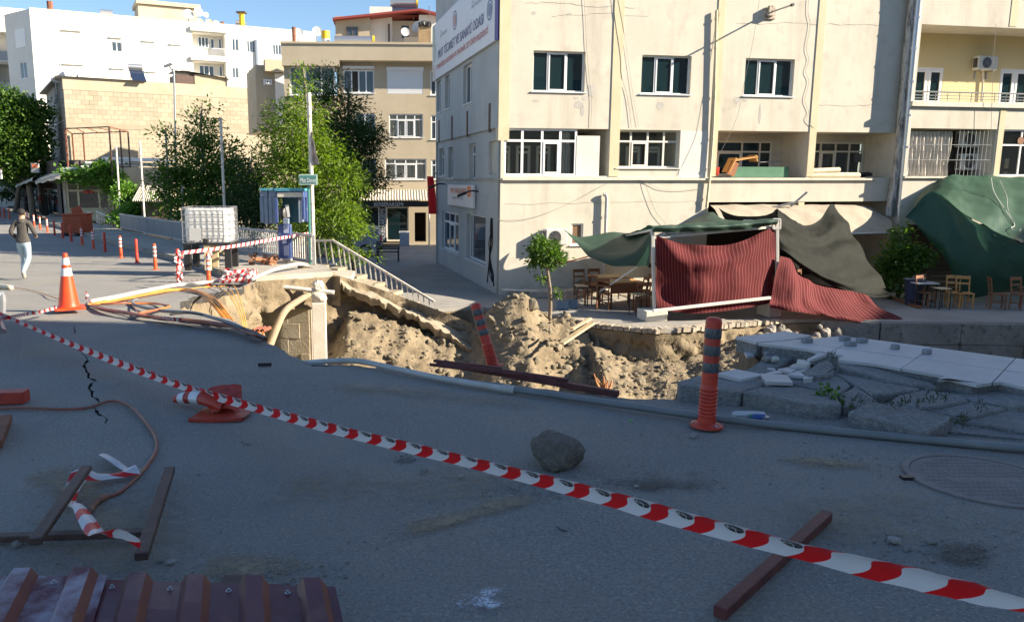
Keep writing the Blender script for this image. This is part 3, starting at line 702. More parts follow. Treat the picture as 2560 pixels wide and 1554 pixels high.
mb = MB()
wall(mb, PM, .03, S_END, ZU, ZT, [u1, u2, u3], .2)
wall(mb, PM, .03, S_END, ZF, ZU, [b1 + (2.2,), b2 + (1.8,), b3 + (1.5,), b4 + (1.5,)])
wall(mb, PM, .03, S_END, ZP - .3, ZF, [gw, gd + (3.2,)])
# backs of the loggias, rooms and the dark ground-floor recess
for (r, dp) in ((b1, 2.2), (b2, 1.8)):
 mb.poly([PM.at(r[0], r[2], -dp), PM.at(r[1], r[2], -dp), PM.at(r[1], r[3], -dp), PM.at(r[0], r[3], -dp)], 1)
lw3 = rect(PM, (1775, 352), (1924, 446), -1.5); lw4 = rect(PM, (2027, 355), (2152, 446), -1.5)
lw3 = (b3[0] + .05, lw3[1], b3[2] + .05, lw3[3]); lw4 = (max(lw4[0], b4[0] + .1), lw4[1], b4[2] + .05, lw4[3])
for r, w in ((b3, lw3), (b4, lw4)): wall(mb, PM, r[0], r[1], r[2], r[3], [w], .12, -1.5)
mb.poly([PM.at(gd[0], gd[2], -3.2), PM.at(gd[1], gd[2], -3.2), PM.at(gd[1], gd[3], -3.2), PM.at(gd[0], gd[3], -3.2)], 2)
mb.build('wall', [plaster, room_m, dark_in], bld)
mb = MB()  # left side wall, upper storey overhanging a little
SL = PLf.px(1097, 655)[0] - .2
lops = [rect(PLf, a, b) for a, b in (((1098, 205), (1107.5, 279)), ((1119, 192), (1129.5, 270)), ((1165, 167), (1185.5, 255)))]
lops2 = [rect(PLf, a, b) for a, b in (((1098, 372), (1110, 440)), ((1121, 369), (1132.5, 445)), ((1173, 360), (1188, 448)), ((1222, 354), (1241, 437)))]
lops3 = [rect(PLf, a, b) for a, b in (((1105, 526), (1146, 637)), ((1167, 533), (1213, 664)))]
wall(mb, PLf, SL, -.03, ZU, ZT, lops, .2, .1); wall(mb, PLf, SL, -.03, ZF, ZU, lops2, .25); wall(mb, PLf, SL, -.03, ZP - .3, ZF, lops3, .25)
mb.poly([PLf.at(SL, ZU, 0), PLf.at(SL, ZU, .1), PLf.at(-.03, ZU, .1), PLf.at(-.03, ZU, 0)][::-1])
pb = PLf.at(SL, 0); mb.poly([PLf.at(SL, ZP, .1), PLf.at(SL, ZT, .1), PLf.at(SL, ZT, -12), PLf.at(SL, ZP, -12)])
mb.build('side_wall', mat('shaded_side_plaster', (.43, .425, .41), (.5, .495, .48), scale=.8, bump=.12, bscale=60, rough=.92, grime=(.42, .38, .33)), bld)  # greyer, darker version of the front plaster: the side's shade put into the colour
mb = MB(); mb.poly([PM.at(0, ZT), PM.at(S_END + 12, ZT), PM.at(S_END + 12, ZT, -11), PM.at(0, ZT, -11)]); mb.build('roof', concrete, bld)
# corner column, yellow bands, ledge
mb = MB(); mb.pbox(PM, -.09, .27, ZU - .42, ZT, -.3, .012); mb.pbox(PM, -.0, .1, ZP - .3, ZU - .42, -.3, .008, 1); mb.build('corner_band', [yellow_band, plaster], bld)
def vband(ua, ub, vtop, vbot, d=.025, w=None):
 s0 = PM.px(ua, vbot)[0]; s1 = PM.px(ub, vbot)[0]; zb = PM.px(ua, vbot)[1]; m_ = MB(); m_.pbox(PM, s0, s1, zb, ZT, -.1, d); m_.build('pillar_band', yellow_band, bld)
vband(1521, 1545, 0, 441); vband(1772, 1788, 0, 441); vband(2015, 2032, 0, 441)
mb = MB(); s0 = PM.px(1255, 446)[0]; s1 = PM.px(2190, 446)[0]; mb.pbox(PM, s0, s1, ZF - .06, ZF + .01, -.02, .09); mb.build('ledge', concrete_pale, bld)
mb = MB(); a, _ = PM.px(1998, 505); b, _ = PM.px(2012, 505); mb.pbox(PM, a, b, ZP, ZBND, -.35, -.02); mb.build('pillar', yellow_band, bld)
mb = MB(); a, _ = PM.px(1442, 400); b, _ = PM.px(1500, 400); mb.pbox(PM, a, b, b1[2], b1[3] - .22, -.12, -.06); mb.build('white_panel', plaster_w, bld)
mb = MB(); a, _ = PM.px(1698, 400); b, _ = PM.px(1768, 400); mb.pbox(PM, a, b, ZF + .03, ZU - .05, -.02, .006); mb.build('repaired_plaster', plaster_w, bld)
def patch(u, v, ru, rv, m_, nm, seed, PL=PM):
 s, z = PL.px(u, v); k = PL.at(s, z).y / FPX; mb = MB(); n = 22; mb.poly([PL.at(s + ru * k * math.cos(i * 6.283 / n) * (1 + .5 * fbm((i * .8, seed, 0), 3)), z + rv * k * math.sin(i * 6.283 / n) * (1 + .5 * fbm((i * .8, seed, 4), 3)), .004) for i in range(n)]); mb.build(nm, m_, bld)
bare = mat('bare_plaster', (.42, .40, .37), (.5, .475, .43), scale=5, rough=.95)
for i, (u, v, a, b_) in enumerate(((1478, 226, 11, 14), (1462, 246, 7, 6), (1448, 262, 12, 9), (1456, 278, 5, 12), (1335, 33, 6, 4), (1424, 35, 5, 3), (1518, 17, 4, 3), (1560, 19, 10, 2), (1650, 265, 9, 10), (1843, 250, 9, 8), (1862, 250, 6, 5), (1900, 285, 3, 22), (1809, 274, 3, 4), (1440, 245, 6, 3), (1340, 252, 9, 3))): patch(u, v, a, b_, bare, 'bare_patch', i)
def crackline(pts, w=.008):
 mb = MB(); P_ = [PM.at(*PM.px(u, v), .004) for u, v in pts]; Q = rough_line(P_, .0, 6)
 for i in range(len(Q) - 1): a, c = Q[i] + Vector((0, 0, .05 * fbm(Q[i] * 3))), Q[i + 1] + Vector((0, 0, .05 * fbm(Q[i + 1] * 3))); mb.beam(a, c, .003, w * (.4 + abs(fbm(Q[i] * 2)) * 1.6), up=PM.n)
 mb.build('plaster_crack', dark_in, bld)
crackline([(1313, 6), (1400, 10), (1480, 16), (1560, 18), (1590, 20)]); crackline([(1380, 42), (1430, 38), (1500, 34), (1620, 42)], .005); crackline([(1260, 512), (1400, 508), (1600, 506), (1750, 504)], .005); crackline([(1840, 60), (1960, 58), (2100, 62), (2220, 64)], .005); crackline([(2040, 262), (2120, 265), (2200, 263)], .006)
# windows of the front
for r in (u1, u2, u3):
 f = win(bld, PM, r, (0, .30, .66, 1), sash=(1,), rec=.17, g=glass_d)
 drape(bld, PM, r[0] + .1, r[0] + (r[1] - r[0]) * .3, r[2], r[3], -.45, 6, .03, mat('teal_drape', (.04, .1, .1), rough=.9), parent=f)
bx = PM.px(1443, 400)[0]
f1 = win(bld, PM, (b1[0], bx, b1[2], b1[3]), (0, .25, .52, .77, 1), .26, fw=.075, rec=.12, g=glass_t, sash=(2,), sill=False)
drape(bld, PM, PM.px(1403, 400)[0], PM.px(1430, 400)[0], b1[2] + .05, b1[3] - .1, -.3, 4, .04, parent=f1)
f2 = win(bld, PM, b2, (0, .24, .51, .77, 1), .3, fw=.06, rec=.2, g=glass_t, fm=frame_c, sash=(1,))
for (r, dp) in ((b1, 1.4), (b2, 1.2)):   # inner doors seen through the glazing
 P2 = PM.off(-dp); w = r[1] - r[0]; n = 3 if r is b2 else 5
 for j in range(n):
  a = r[0] + w * (j + .12) / n; o = (a, a + w * .7 / n, r[2] + .02, r[3] - .5); win(bld, P2, o, (0, 1), .22, fw=.09, rec=0, g=dark_in, fm=frame_c, sill=False, name='inner_door')
win(bld, PM.off(-1.5), lw3, (0, .3, .62, .85, 1), .3, fw=.06, rec=.05, g=glass_d, fm=frame_c, sill=False, sash=(1,))
f4 = win(bld, PM.off(-1.5), lw4, (0, .2, .48, .74, 1), .27, fw=.06, rec=.05, g=glass_t, fm=frame_c, sill=False, sash=(1,))
drape(bld, PM.off(-1.5), lw4[0], lw4[1], lw4[2], lw4[3], -.2, 12, .03, mat('grey_net_curtain', (.22, .2, .18), (.3, .28, .25), scale=3, streak=(9, 9, .4), rough=.9), parent=f4)
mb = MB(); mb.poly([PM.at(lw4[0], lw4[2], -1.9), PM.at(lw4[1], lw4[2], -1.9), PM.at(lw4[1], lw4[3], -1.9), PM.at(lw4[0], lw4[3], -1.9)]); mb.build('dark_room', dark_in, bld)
win(bld, PM, gw, (0, 1), fw=.05, rec=.1, g=mat('brown_pane', (.2, .13, .08), rough=.3))
# windows of the shaded side
for r in lops: win(bld, PLf.off(.1), r, (0, .5, 1), rec=.17, fw=.07, g=glass_b)
for r in lops2[:3]: win(bld, PLf, r, (0, .5, 1), .3, rec=.2, fw=.07, g=glass_b)
mb = MB(); r = lops2[3]; mb.pbox(PLf, r[0], r[1], r[2], r[3], -.3, -.22); mb.build('shutter', frame_c, bld)
shop_blue = glass_mat('shop_glass', (.03, .07, .12), 0, .04)
win(bld, PLf, lops3[0], (0, .34, .66, 1), .27, fw=.09, rec=.15, g=shop_blue, sash=(1,)); win(bld, PLf, lops3[1], (0, .12, .92, 1), None, fw=.07, rec=.2, g=glass_b)
for u, v0, v1 in ((1098, 301, 355), (1130.5, 290, 349), (1169, 278, 342), (1225, 259, 331)):
 s, za = PLf.px(u, v0, .1); zb_ = PLf.px(u, v1, .1)[1]; mb = MB(); mb.pbox(PLf, s - .09, s + .09, zb_, za, .08, .13); mb.build('bracket', dark_steel, bld)
mb = MB(); mb.poly([PLf.at(SL, ZF - .02, .0), PLf.at(-.02, ZF - .02, .0), PLf.at(-.02, ZF - .02, .06), PLf.at(SL, ZF - .02, .06)]); mb.pbox(PLf, SL, -.02, ZF - .06, ZF, .0, .05); mb.build('string_course', concrete, bld)
# sprayed tag on the corner: black strokes a few millimetres thick
gp = [(1232, 545), (1231, 580), (1229, 610), (1226, 640), (1228, 665), (1232, 690), (1233, 705)]
mb = MB()
for off_, w in ((0, .1), (-5, .05), (3, .05)):
 for i in range(len(gp) - 1):
  a = PLf.px(gp[i][0] + off_ * (i % 3) * .6, gp[i][1]); b = PLf.px(gp[i + 1][0] + off_ * ((i + 1) % 3) * .6, gp[i + 1][1]); mb.beam(PLf.at(*a, .008), PLf.at(*b, .008), .004, w * (1.6 if i < 1 else 1), up=PLf.n)
for (a, b) in (((1226, 640), (1221, 690)), ((1229, 660), (1233, 700)), ((1221, 690), (1220, 706)), ((1224, 655), (1227, 648)), ((1234, 690), (1236, 715))):
 mb.beam(PLf.at(*PLf.px(*a), .009), PLf.at(*PLf.px(*b), .009), .004, .07, up=PLf.n)
tag(mb.build('graffiti', ink), 'tall black sprayed scribble on the shaded corner of the cream building', 'graffiti')
# right wing, standing a little forward
PW = PM.off(.47); W0 = PW.px(2270, 320)[0]; W1 = W0 + 11
wing = thing('yellow_building', 'right-hand building with yellow loggia and white balcony rail', 'building', PW.at(W0, ZP))
zs1 = PW.px(2400, 65)[1]; zl0 = PW.px(2400, 263)[1]; zo1 = PW.px(2400, 322)[1]; zo0 = PW.px(2400, 440)[1]
lg = (W0 + .15, W1 - .3, zl0 + .1, zs1); oc = (PW.px(2268, 380)[0], PW.px(2486, 380)[0], zo0, zo1); od = (PW.px(2503, 380)[0], PW.px(2503, 380)[0] + 3.2, zo0, zo1); oc = (W0 + .12, oc[1], oc[2], oc[3])
gr = (W0 + .4, W1 - .4, ZP + .02, PW.px(2400, 560)[1])
mb = MB(); wall(mb, PW, W0, W1, ZP - .3, ZT + .4, [lg + (1.35,), oc + (.9,), od + (.8,), gr + (3,)])
mb.poly([PW.at(W0, ZP), PW.at(W0, ZT + .4), PW.at(W0, ZT + .4, -.5), PW.at(W0, ZP, -.5)])
PB = PW.off(-1.35); dA = rect(PB, (2285, 168), (2352, 249)); dB = rect(PB, (2503, 172), (2568, 252)); dA = (dA[0], dA[1], lg[2] + .02, dA[3]); dB = (dB[0], dB[1], lg[2] + .02, dB[3])
wall(mb, PB, lg[0], lg[1], lg[2], lg[3], [dA, dB], .1, 0, 1)
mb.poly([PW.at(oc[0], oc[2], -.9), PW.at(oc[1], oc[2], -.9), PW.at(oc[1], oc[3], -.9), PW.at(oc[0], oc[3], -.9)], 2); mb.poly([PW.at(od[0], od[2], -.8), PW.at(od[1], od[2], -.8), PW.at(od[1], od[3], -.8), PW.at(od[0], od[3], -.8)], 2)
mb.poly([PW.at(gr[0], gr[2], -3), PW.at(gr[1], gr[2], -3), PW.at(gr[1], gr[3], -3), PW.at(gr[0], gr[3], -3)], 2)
mb.build('wall', [plaster, yellow_wall, dark_in], wing)
for d_ in (dA, dB): win(wing, PB, d_, (0, .5, 1), fw=.09, rec=.06, g=glass_d, sill=False, name='balcony_door', sash=(0, 1))
mb = MB(); mb.pbox(PW, W0, W1, zl0 - .07, zl0 + .1, 0, .1); mb.build('balcony_slab', concrete_pale, wing)
mb = MB(); s0, s1 = PW.px(2489, 380)[0], PW.px(2503, 380)[0]; mb.pbox(PW, s0, s1, zo0 - .1, zl0 - .08, -.1, .02); mb.build('pillar_band', yellow_band, wing)
mb = MB(); s0, s1 = PW.px(2528, 20)[0], PW.px(2546, 20)[0]; mb.pbox(PW, s0, s1, zs1 + .05, ZT, -.1, .015); mb.build('pillar_band', yellow_band, wing)
mb = MB(); mb.pbox(PW, W0, W1, zo0 - .08, zo0, -.05, .08); mb.build('ledge', concrete_pale, wing)
zr0 = lg[2] + .02; zr1 = PW.px(2400, 231)[1]; rl = MB()
for z in (zr1, lerp(zr0, zr1, .62), lerp(zr0, zr1, .3)): rl.tube([PW.at(lg[0], z, -.05), PW.at(lg[1], z, -.05)], .026 if z == zr1 else .013, 6)
rail = rl.build('balcony_rail', grey_steel, wing)
s = lg[0] + .4
while s < lg[1]: pm_ = MB(); pm_.tube([PW.at(s, zr0 - .05, -.05), PW.at(s, zr1, -.05)], .014, 6); pm_.build('baluster', grey_steel, rail); s += .49
# curtain and bars in the lower opening of the wing
drape(wing, PW, oc[0] + .02, PW.px(2390, 380)[0], oc[2] + .02, oc[3] - .08, -.25, 13, .06)
gbm = MB()
for z in (lerp(oc[2], oc[3], .34), lerp(oc[2], oc[3], .66)): gbm.tube([PW.at(oc[0], z, -.03), PW.at(oc[1] - .1, z, -.03)], .012, 6)
bars = gbm.build('window_bars', grey_steel, wing)
s = PW.px(2398, 380)[0]
while s < oc[1] - .1: pm_ = MB(); pm_.tube([PW.at(s, oc[2], -.06), PW.at(s, oc[3] - .05, -.06)], .009, 5); pm_.build('bar', grey_steel, bars); s += .17
win(wing, PW, od, (0, .28, .56, .84, 1), .33, fw=.06, rec=.12, g=glass_t)
mb = MB(); mb.lathe([(.0, 0), (.14, 0), (.14, .02), (.0, .02)], PW.at(PW.px(2556, 352)[0], PW.px(2556, 352)[1], -.08), 20, axis=PW.n); mb.build('round_vent', wood_d, wing)
# things fixed on the fronts
def aircon(PL, lt, rb, d, label, dep=.32, dark=False):
 s0, s1, z0, z1 = rect(PL, lt, rb, d + dep); o = thing('air_conditioner', label, 'air conditioner', PL.at((s0 + s1) / 2, z0, d + .1)); cm = mat('aircon_casing', (.6, .58, .54), rough=.5) if 'aircon_casing' not in MATS else MATS['aircon_casing']
 b = MB(); b.pbox(PL, s0, s1, z0, z1, d + .03, d + dep); b.build('casing', cm, o, bevel=.02)
 c = PL.at(lerp(s0, s1, .42), (z0 + z1) / 2, d + dep); r = (z1 - z0) * .4
 b = MB(); b.lathe([(0, .004), (r, .004)], c, 24, axis=PL.n); g = b.build('fan_opening', black_m, o)
 b = MB()
 for i in range(5): b.lathe([(r * (i + .9) / 5.3, .012), (r * (i + 1.1) / 5.3, .012)], c, 24, axis=PL.n)
 for a in range(8): b.beam(c + PL.n * .014, c + PL.n * .014 + (PL.e * math.cos(a * .785) + Vector((0, 0, 1)) * math.sin(a * .785)) * r, .01, .004)
 b.build('grille', grey_steel, o)
 b = MB()
 for i in range(7): z = lerp(z0 + .1, z1 - .1, i / 6); b.pbox(PL, s0 - .006, s0 + .004, z - .02, z + .02, d + .08, d + dep - .05)
 b.build('louvre', black_m, o); b = MB()
 for s in (lerp(s0, s1, .2), lerp(s0, s1, .8)): b.beam(PL.at(s, z0 - .025, d), PL.at(s, z0 - .025, d + dep), .04, .04); b.beam(PL.at(s, z0 - .3, d + .015), PL.at(s, z0 - .03, d + .015), .04, .03)
 b.build('bracket', grey_steel, o); return o
ac = aircon(PB, (2449, 139), (2494, 175), 0, 'white air conditioner unit on the yellow loggia wall at upper right')
b = MB(); p0 = PB.at(*PB.px(2454, 178), .06); p1 = PB.at(*PB.px(2449, 255), .06); b.tube(curve([p0, p0.lerp(p1, .4) + Vector((.02, 0, 0)), p1], 8), .035, 6); b.build('hose', concrete_pale, ac)
aircon(PM, (1366, 573), (1418, 612), 0, 'air conditioner unit low on the cream wall behind the small tree', .38)
for i, (lt, rb) in enumerate((((2404, 328), (2455, 368)), ((2404, 384), (2452, 425)))): aircon(PW.off(-.85), lt, rb, 0, ['upper', 'lower'][i] + ' of two air conditioner units behind the window bars', .3)
# drain pipes
def pipe(name, label, PL, pts, r, m, d, rings=0, cat='drain pipe'):
 P_ = [PL.at(*PL.px(u, v, d), d) for u, v in pts]; o = thing(name, label, cat, P_[-1]); b = MB(); b.tube(curve(P_, len(P_) * 4) if len(P_) > 2 else P_, r, 10); b.build('tube', m, o, smooth_angle=40)
 for i in range(rings):
  t = (i + .5) / rings; p = cat_rom(P_, t); q = cat_rom(P_, min(1, t + .01)); dr = (q - p).normalized(); b = MB(); b.lathe([(r, -.03), (r + .014, -.03), (r + .014, .03), (r, .03)], p, 12, axis=dr); b.build('joint_ring', m, o)
 return o
pipe('drain_pipe', 'thin yellow drain pipe running down the front between two upper windows', PM, [(1791, 26), (1789, 120), (1784, 300), (1776, 420), (1766, 520)], .045, yellow_band, .1, 6)
galv = mat('galvanised_pipe', (.42, .46, .52), (.55, .58, .63), scale=4, rough=.35, metal=.7)
old_pipe = mat('mouldy_pipe', (.5, .47, .42), (.1, .095, .09), scale=3, streak=(3, 3, .6), rough=.85, contrast=(.45, .62))
pipe('drain_pipe', 'bright galvanised stove pipe running up the corner of the right wing', PM, [(2299, -60), (2297, 0), (2284, 130), (2271, 280), (2259, 420), (2248, 540)], .115, galv, .36, 9)
pipe('drain_pipe', 'mould-stained grey drain pipe beside the galvanised pipe', PM, [(2286, -60), (2282, 0), (2268, 130), (2254, 280), (2244, 400), (2222, 540)], .13, old_pipe, .2, 7)
b = pipe('drain_pipe', 'short bent white pipe coming out of the ground-floor wall', PM, [(1508, 486), (1516, 492), (1515, 540), (1512, 640), (1509, 715)], .055, white_pipe, .11, 3)
# lamp arm on the front (its long shadow runs to the window)
s, z = PM.px(1922, 33); lam = thing('wall_lamp', 'bare lamp arm sticking out of the cream front above the upper windows', 'lamp', PM.at(s, z))
b = MB(); b.tube([PM.at(s, z, 0), PM.at(s, z, 1.2)], .028, 8); b.build('arm', grey_steel, lam); b = MB(); b.pbox(PM, s - .18, s + .22, z - .2, z + .16, 0, .06); b.pbox(PM, s - .1, s + .1, z - .12, z + .2, .06, .2); b.build('mount', mat('rusty_white_metal', (.6, .55, .45), (.2, .12, .07), scale=9, rough=.7), lam)
b = MB(); b.lathe([(.0, 0), (.05, 0), (.05, .1), (0, .1)], PM.at(s, z, 1.2), 10, axis=PM.n); b.build('socket', black_m, lam)
# hanging wires
def wire(label, pts, d=.03, r=.006, PL=None, m=None, n=24):
 PL = PL or PM; P_ = [PL.at(*PL.px(u, v, d), d) for u, v in pts]; b = MB(); b.tube(curve(P_, n), r, 4, caps=False); return tag(b.build('hanging_wire', m or cable_k, origin=P_[0]), label, 'wire')
wmat = mat('grey_wire', (.22, .21, .2), rough=.6)
wire('thin wire hanging down right of the leftmost upper window of the cream front', [(1459, -20), (1464, 60), (1466, 110), (1473, 200), (1479, 250), (1477, 318)], m=wmat)
wire('wavy wire hanging beside the first inner yellow band', [(1532, -20), (1538, 50), (1551, 140), (1554, 190), (1569, 245), (1578, 318)], m=wmat)
wire('straight wire slanting down past the second inner yellow band', [(1543, -10), (1560, 80), (1583, 240), (1596, 316)], r=.004, m=wmat)
wire('long slack wire running from the roof to the loggia with the desk', [(1902, -20), (1883, 100), (1862, 200), (1840, 300), (1786, 410)], .5, m=wmat)
wire('curly wire hanging along the right yellow band of the cream front', [(2022, -10), (2020, 30), (2025, 65), (2016, 120), (2022, 150), (2014, 180), (2022, 205), (2012, 250), (2022, 280), (2016, 300), (2034, 320)], m=wmat, n=60)
wire('sagging wire strung along the ground-floor wall to the drain pipe', [(1243, 548), (1300, 549), (1360, 535), (1440, 500), (1510, 462), (1545, 450), (1610, 455), (1650, 472), (1700, 476), (1758, 470)], .04, m=wmat, n=50)
wire('wire hanging from the right bay window down to the green canopy', [(1612, 448), (1620, 480), (1640, 530), (1665, 560)], .06, m=wmat)
wire('thin pale wire hanging in front of the right-hand loggia', [(2490, 60), (2484, 150), (2480, 250), (2474, 440)], .2, .007, PW, wmat)
# banner on the side wall
PBn = PLf.off(.22)
s0, zt0 = PBn.px(1081, 68); s1, zb1 = PBn.px(1237.5, 106); zb0 = PBn.px(1083.5, 199)[1]; zb = (zb0 + zb1) / 2; zt = zt0
ban = thing('wall_banner', 'big white banner with blue and red lettering high on the shaded side wall', 'banner', PBn.at(s0, zb))
ban_m = mat('banner_vinyl', (.66, .66, .70), (.7, .7, .73), scale=2, rough=.45); ban_b = mat('banner_blue', (.015, .02, .11), rough=.5)
lt_b = mat('letter_navy', (.09, .10, .24), rough=.5); lt_r = mat('letter_red', (.62, .16, .13), rough=.5); lt_g = mat('letter_grey', (.42, .44, .47), rough=.5)
b = MB(); b.pbox(PBn, s0, s1, zb, zt, -.1, 0); b.build('panel', ban_m, ban); b = MB(); b.pbox(PBn, s1, s1 + .05, zb, zt, -.12, .02); b.build('edge_frame', ban_b, ban)
BW = s1 - s0; BH = zt - zb
def bb(x): return s0 + BW * x
def bz(y): return zb + BH * y
text_box('MUT TİCARET VE SANAYİ ODASI', PBn, bb(.13), bb(.86), bz(.33), bz(.53), lt_b, ban)
text_box('TOPRAĞINDA KAYISININ VE ORGANİK ZEYTİNİN BAŞKENTİ', PBn, bb(.09), bb(.92), bz(.13), bz(.27), lt_r, ban)
def ring(x, y, rx, m_, par, w=.14, PL=PBn, d=.008, n=28):
 c = PL.at(bb(x), bz(y), d); b_ = MB(); o_ = [c + PL.e * rx * math.cos(i * 6.283 / n) + Vector((0, 0, rx * math.sin(i * 6.283 / n))) for i in range(n)]; i_ = [c + (p - c) * (1 - w) for p in o_]
 for i in range(n): j = (i + 1) % n; b_.poly([i_[i], o_[i], o_[j], i_[j]])
 b_.poly([c + (p - c) * .62 for p in o_]); return b_.build('emblem', m_, par)
ring(.44, .74, .36, lt_b, ban); ring(.935, .45, .34, mat('emblem_blue', (.16, .2, .33), rough=.5), ban, .2)
c = PBn.at(bb(.44), bz(.74), .012); b = MB(); b.poly([c + PBn.e * (.2 * math.cos(i * .4)) + Vector((0, 0, .2 * math.sin(i * .4))) for i in range(16)]); b.build('emblem', mat('emblem_orange', (.62, .3, .22), rough=.5), ban)
for x in (.17, .70): text_box('T.C.\nMUT İLÇESİ', PBn, bb(x), bb(x + .13), bz(.66), bz(.78), lt_g, ban)
for (x, y, rx, rz, cc, dd) in ((.885, .84, .33, .5, (.72, .42, .2), .008), (.93, .9, .3, .42, (.68, .3, .22), .010), (.9, .84, .11, .24, (.25, .17, .08), .014)):
 c = PBn.at(bb(x), bz(y), dd); b = MB(); b.poly([c + PBn.e * rx * math.cos(i * .314) + Vector((0, 0, rz * math.sin(i * .314))) for i in range(20)]); b.build('printed_fruit', mat('fruit_print', cc, rough=.5), ban)
for (x, y, r0) in ((.03, .78, .5), (.05, .5, .45), (.035, .15, .3)):
 c = PBn.at(bb(x), bz(y), .008); b = MB(); b.poly([c + PBn.e * r0 * .6 * math.cos(i * .4) + Vector((0, 0, r0 * math.sin(i * .4))) for i in range(16)]); b.build('printed_leaf', mat('leaf_print', (.5, .55, .45) if y > .3 else (.7, .5, .35), rough=.5), ban)
# small sign, flag, lamp arms on the side wall
PS = PLf.off(.14); s0, zt = PS.px(1119, 461); s1, zb = PS.px(1182, 521)
sg = thing('wall_sign', 'white sign with orange lettering on the shaded side wall', 'sign', PS.at(s0, zb)); b = MB(); b.pbox(PS, s0, s1, zb, zt, -.1, 0); b.build('panel', ban_m, sg, bevel=.01)
or_m = mat('letter_orange', (.8, .2, .07), rough=.5)
text_box('MUT HALK KARTI', PS, lerp(s0, s1, .14), lerp(s0, s1, .76), lerp(zb, zt, .6), lerp(zb, zt, .84), or_m, sg); text_box('BAŞVURU YERİ', PS, lerp(s0, s1, .22), lerp(s0, s1, .66), lerp(zb, zt, .3), lerp(zb, zt, .48), lt_g, sg)
b = MB(); b.pbox(PS, lerp(s0, s1, .8), lerp(s0, s1, .93), lerp(zb, zt, .48), lerp(zb, zt, .95), .0, .008); b.build('emblem', or_m, sg)
for u, v, lb in ((1196, 479, 'black lamp arm right of the white side-wall sign'), (1114, 461, 'black lamp arm left of the white side-wall sign')):
 s, z = PLf.px(u, v); p = PLf.at(s, z); l = thing('lamp_arm', lb, 'lamp', p); b = MB(); b.tube(curve([p, p + PLf.n * .25 + Vector((0, 0, .03)), p + PLf.n * .5 + Vector((0, 0, -.05))], 6), .03, 6); b.build('arm', black_m, l); b = MB(); b.obox(p + PLf.n * .62 + Vector((0, 0, -.1)), PLf.n * .16 + Vector((0, 0, -.06)), PLf.e * .07, Vector((0, 0, .05))); b.build('lamp_head', black_m, l)
p = PLf.at(*PLf.px(1097, 452)); fl = thing('flag', 'red flag hanging from the far end of the shaded side wall', 'flag', p); fp = p + PLf.n * .25
b = MB(); b.tube([p + Vector((0, 0, .1)), fp + Vector((0, 0, .5))], .02, 6); b.build('pole', rail_m, fl)
P_, UV = sheet([[fp + Vector((0, 0, .2)) + PLf.n * .1 * i for i in range(4)], [fp + PLf.n * (.12 * i - .1) + Vector((0, 0, -.6)) for i in range(4)], [fp + PLf.n * (.12 * i - .15) + Vector((0, 0, -1.5)) for i in range(4)]], 16, 14, .04, 3, 2, fold=.05, ff=2)
b = MB(); b.grid(P_); b.build('cloth', mat('flag_red', (.6, .02, .025), rough=.75, tr=.3), fl, smooth=True)
# desk, board and rolled mats on the loggia ledge
# background buildings
white_wall = mat('white_wall', (.74, .71, .64), (.8, .775, .71), scale=.4, bump=.05, bscale=30, rough=.92, grime=(.64, .6, .53))
beige_wall = mat('beige_wall', (.46, .385, .27), (.52, .44, .32), scale=.6, bump=.08, bscale=40, rough=.92, grime=(.38, .31, .22))
block_m = mat('tan_block', (.335, .285, .205), (.385, .33, .245), scale=.9, bump=.3, bscale=20, rough=.95, vary=.12, grime=(.3, .24, .16))
mortar = mat('tan_mortar', (.30, .25, .175), (.35, .295, .21), scale=2, rough=.95)
red_roof = mat('red_sheet_roof', (.3, .05, .04), rough=.6); metal_tank = mat('tank_metal', (.55, .55, .56), rough=.3, metal=.8)
solar_m = glass_mat('solar_glass', (.02, .03, .06), 0, .08); yellow_p = mat('yellow_plastic', (.75, .5, .02), rough=.5)
def along(PL): return lambda a, b, d=0: rect(PL, a, b, d)
# white apartment block
PX = Plane(at_y(73, 22, 80), math.radians(26)); PXs = Plane(PX.O, e=(.81, -.58, 0))
zt = PX.px(73, 22)[1]; sb0 = PX.px(477, 100)[0]; sb1 = PX.px(566, 100)[0]; sE = PX.px(790, 100)[0]
wb = thing('white_apartment_building', 'long white apartment block at far left with a stair tower on its roof', 'building', PX.at(0, -1.5))
wins = [rect(PX, a, b) for a, b in (((277.6, 103), (306, 131)), ((579, 96), (597.5, 128.5)), ((616, 101), (638.5, 133)), ((681, 110), (704, 139)), ((580, 168), (597.5, 197)), ((619.5, 172), (637, 201)))]
z1, z2, z3, z4 = PX.px(520, 84)[1], PX.px(520, 139)[1], PX.px(520, 155)[1], PX.px(520, 200)[1]
lo1 = (sb0 + .15, sb1 - .15, z2, z1); lo2 = (sb0 + .15, sb1 - .15, z4 - 1, z3)
mb = MB(); wall(mb, PX, 0, sE, -1.5, zt, wins + [lo1 + (1.3,), lo2 + (1.3,)], .15)
for l in (lo1, lo2): mb.poly([PX.at(l[0], l[2], -1.3), PX.at(l[1], l[2], -1.3), PX.at(l[1], l[3], -1.3), PX.at(l[0], l[3], -1.3)])
sideS = PXs.px(20, 150)[0]; wS = [rect(PXs, a, b) for a, b in (((39, 78), (65, 116)), ((49, 156), (69, 196)), ((57, 240), (71, 262)))]
wall(mb, PXs, sideS, 0, -1.5, zt, wS, .15); mb.poly([PX.at(0, zt), PX.at(sE, zt), PX.at(sE, zt, -14), PX.at(0, zt, -14)]); mb.build('wall', white_wall, wb)
for i, w in enumerate(wins): win(wb, PX, w, (0, .5, 1) if i in (0, 1, 4) else (0, .34, .66, 1), fw=.08, rec=.1, g=glass_b)
for w in wS[1:]: win(wb, PXs, w, (0, .5, 1), fw=.09, rec=.1, g=glass_b)
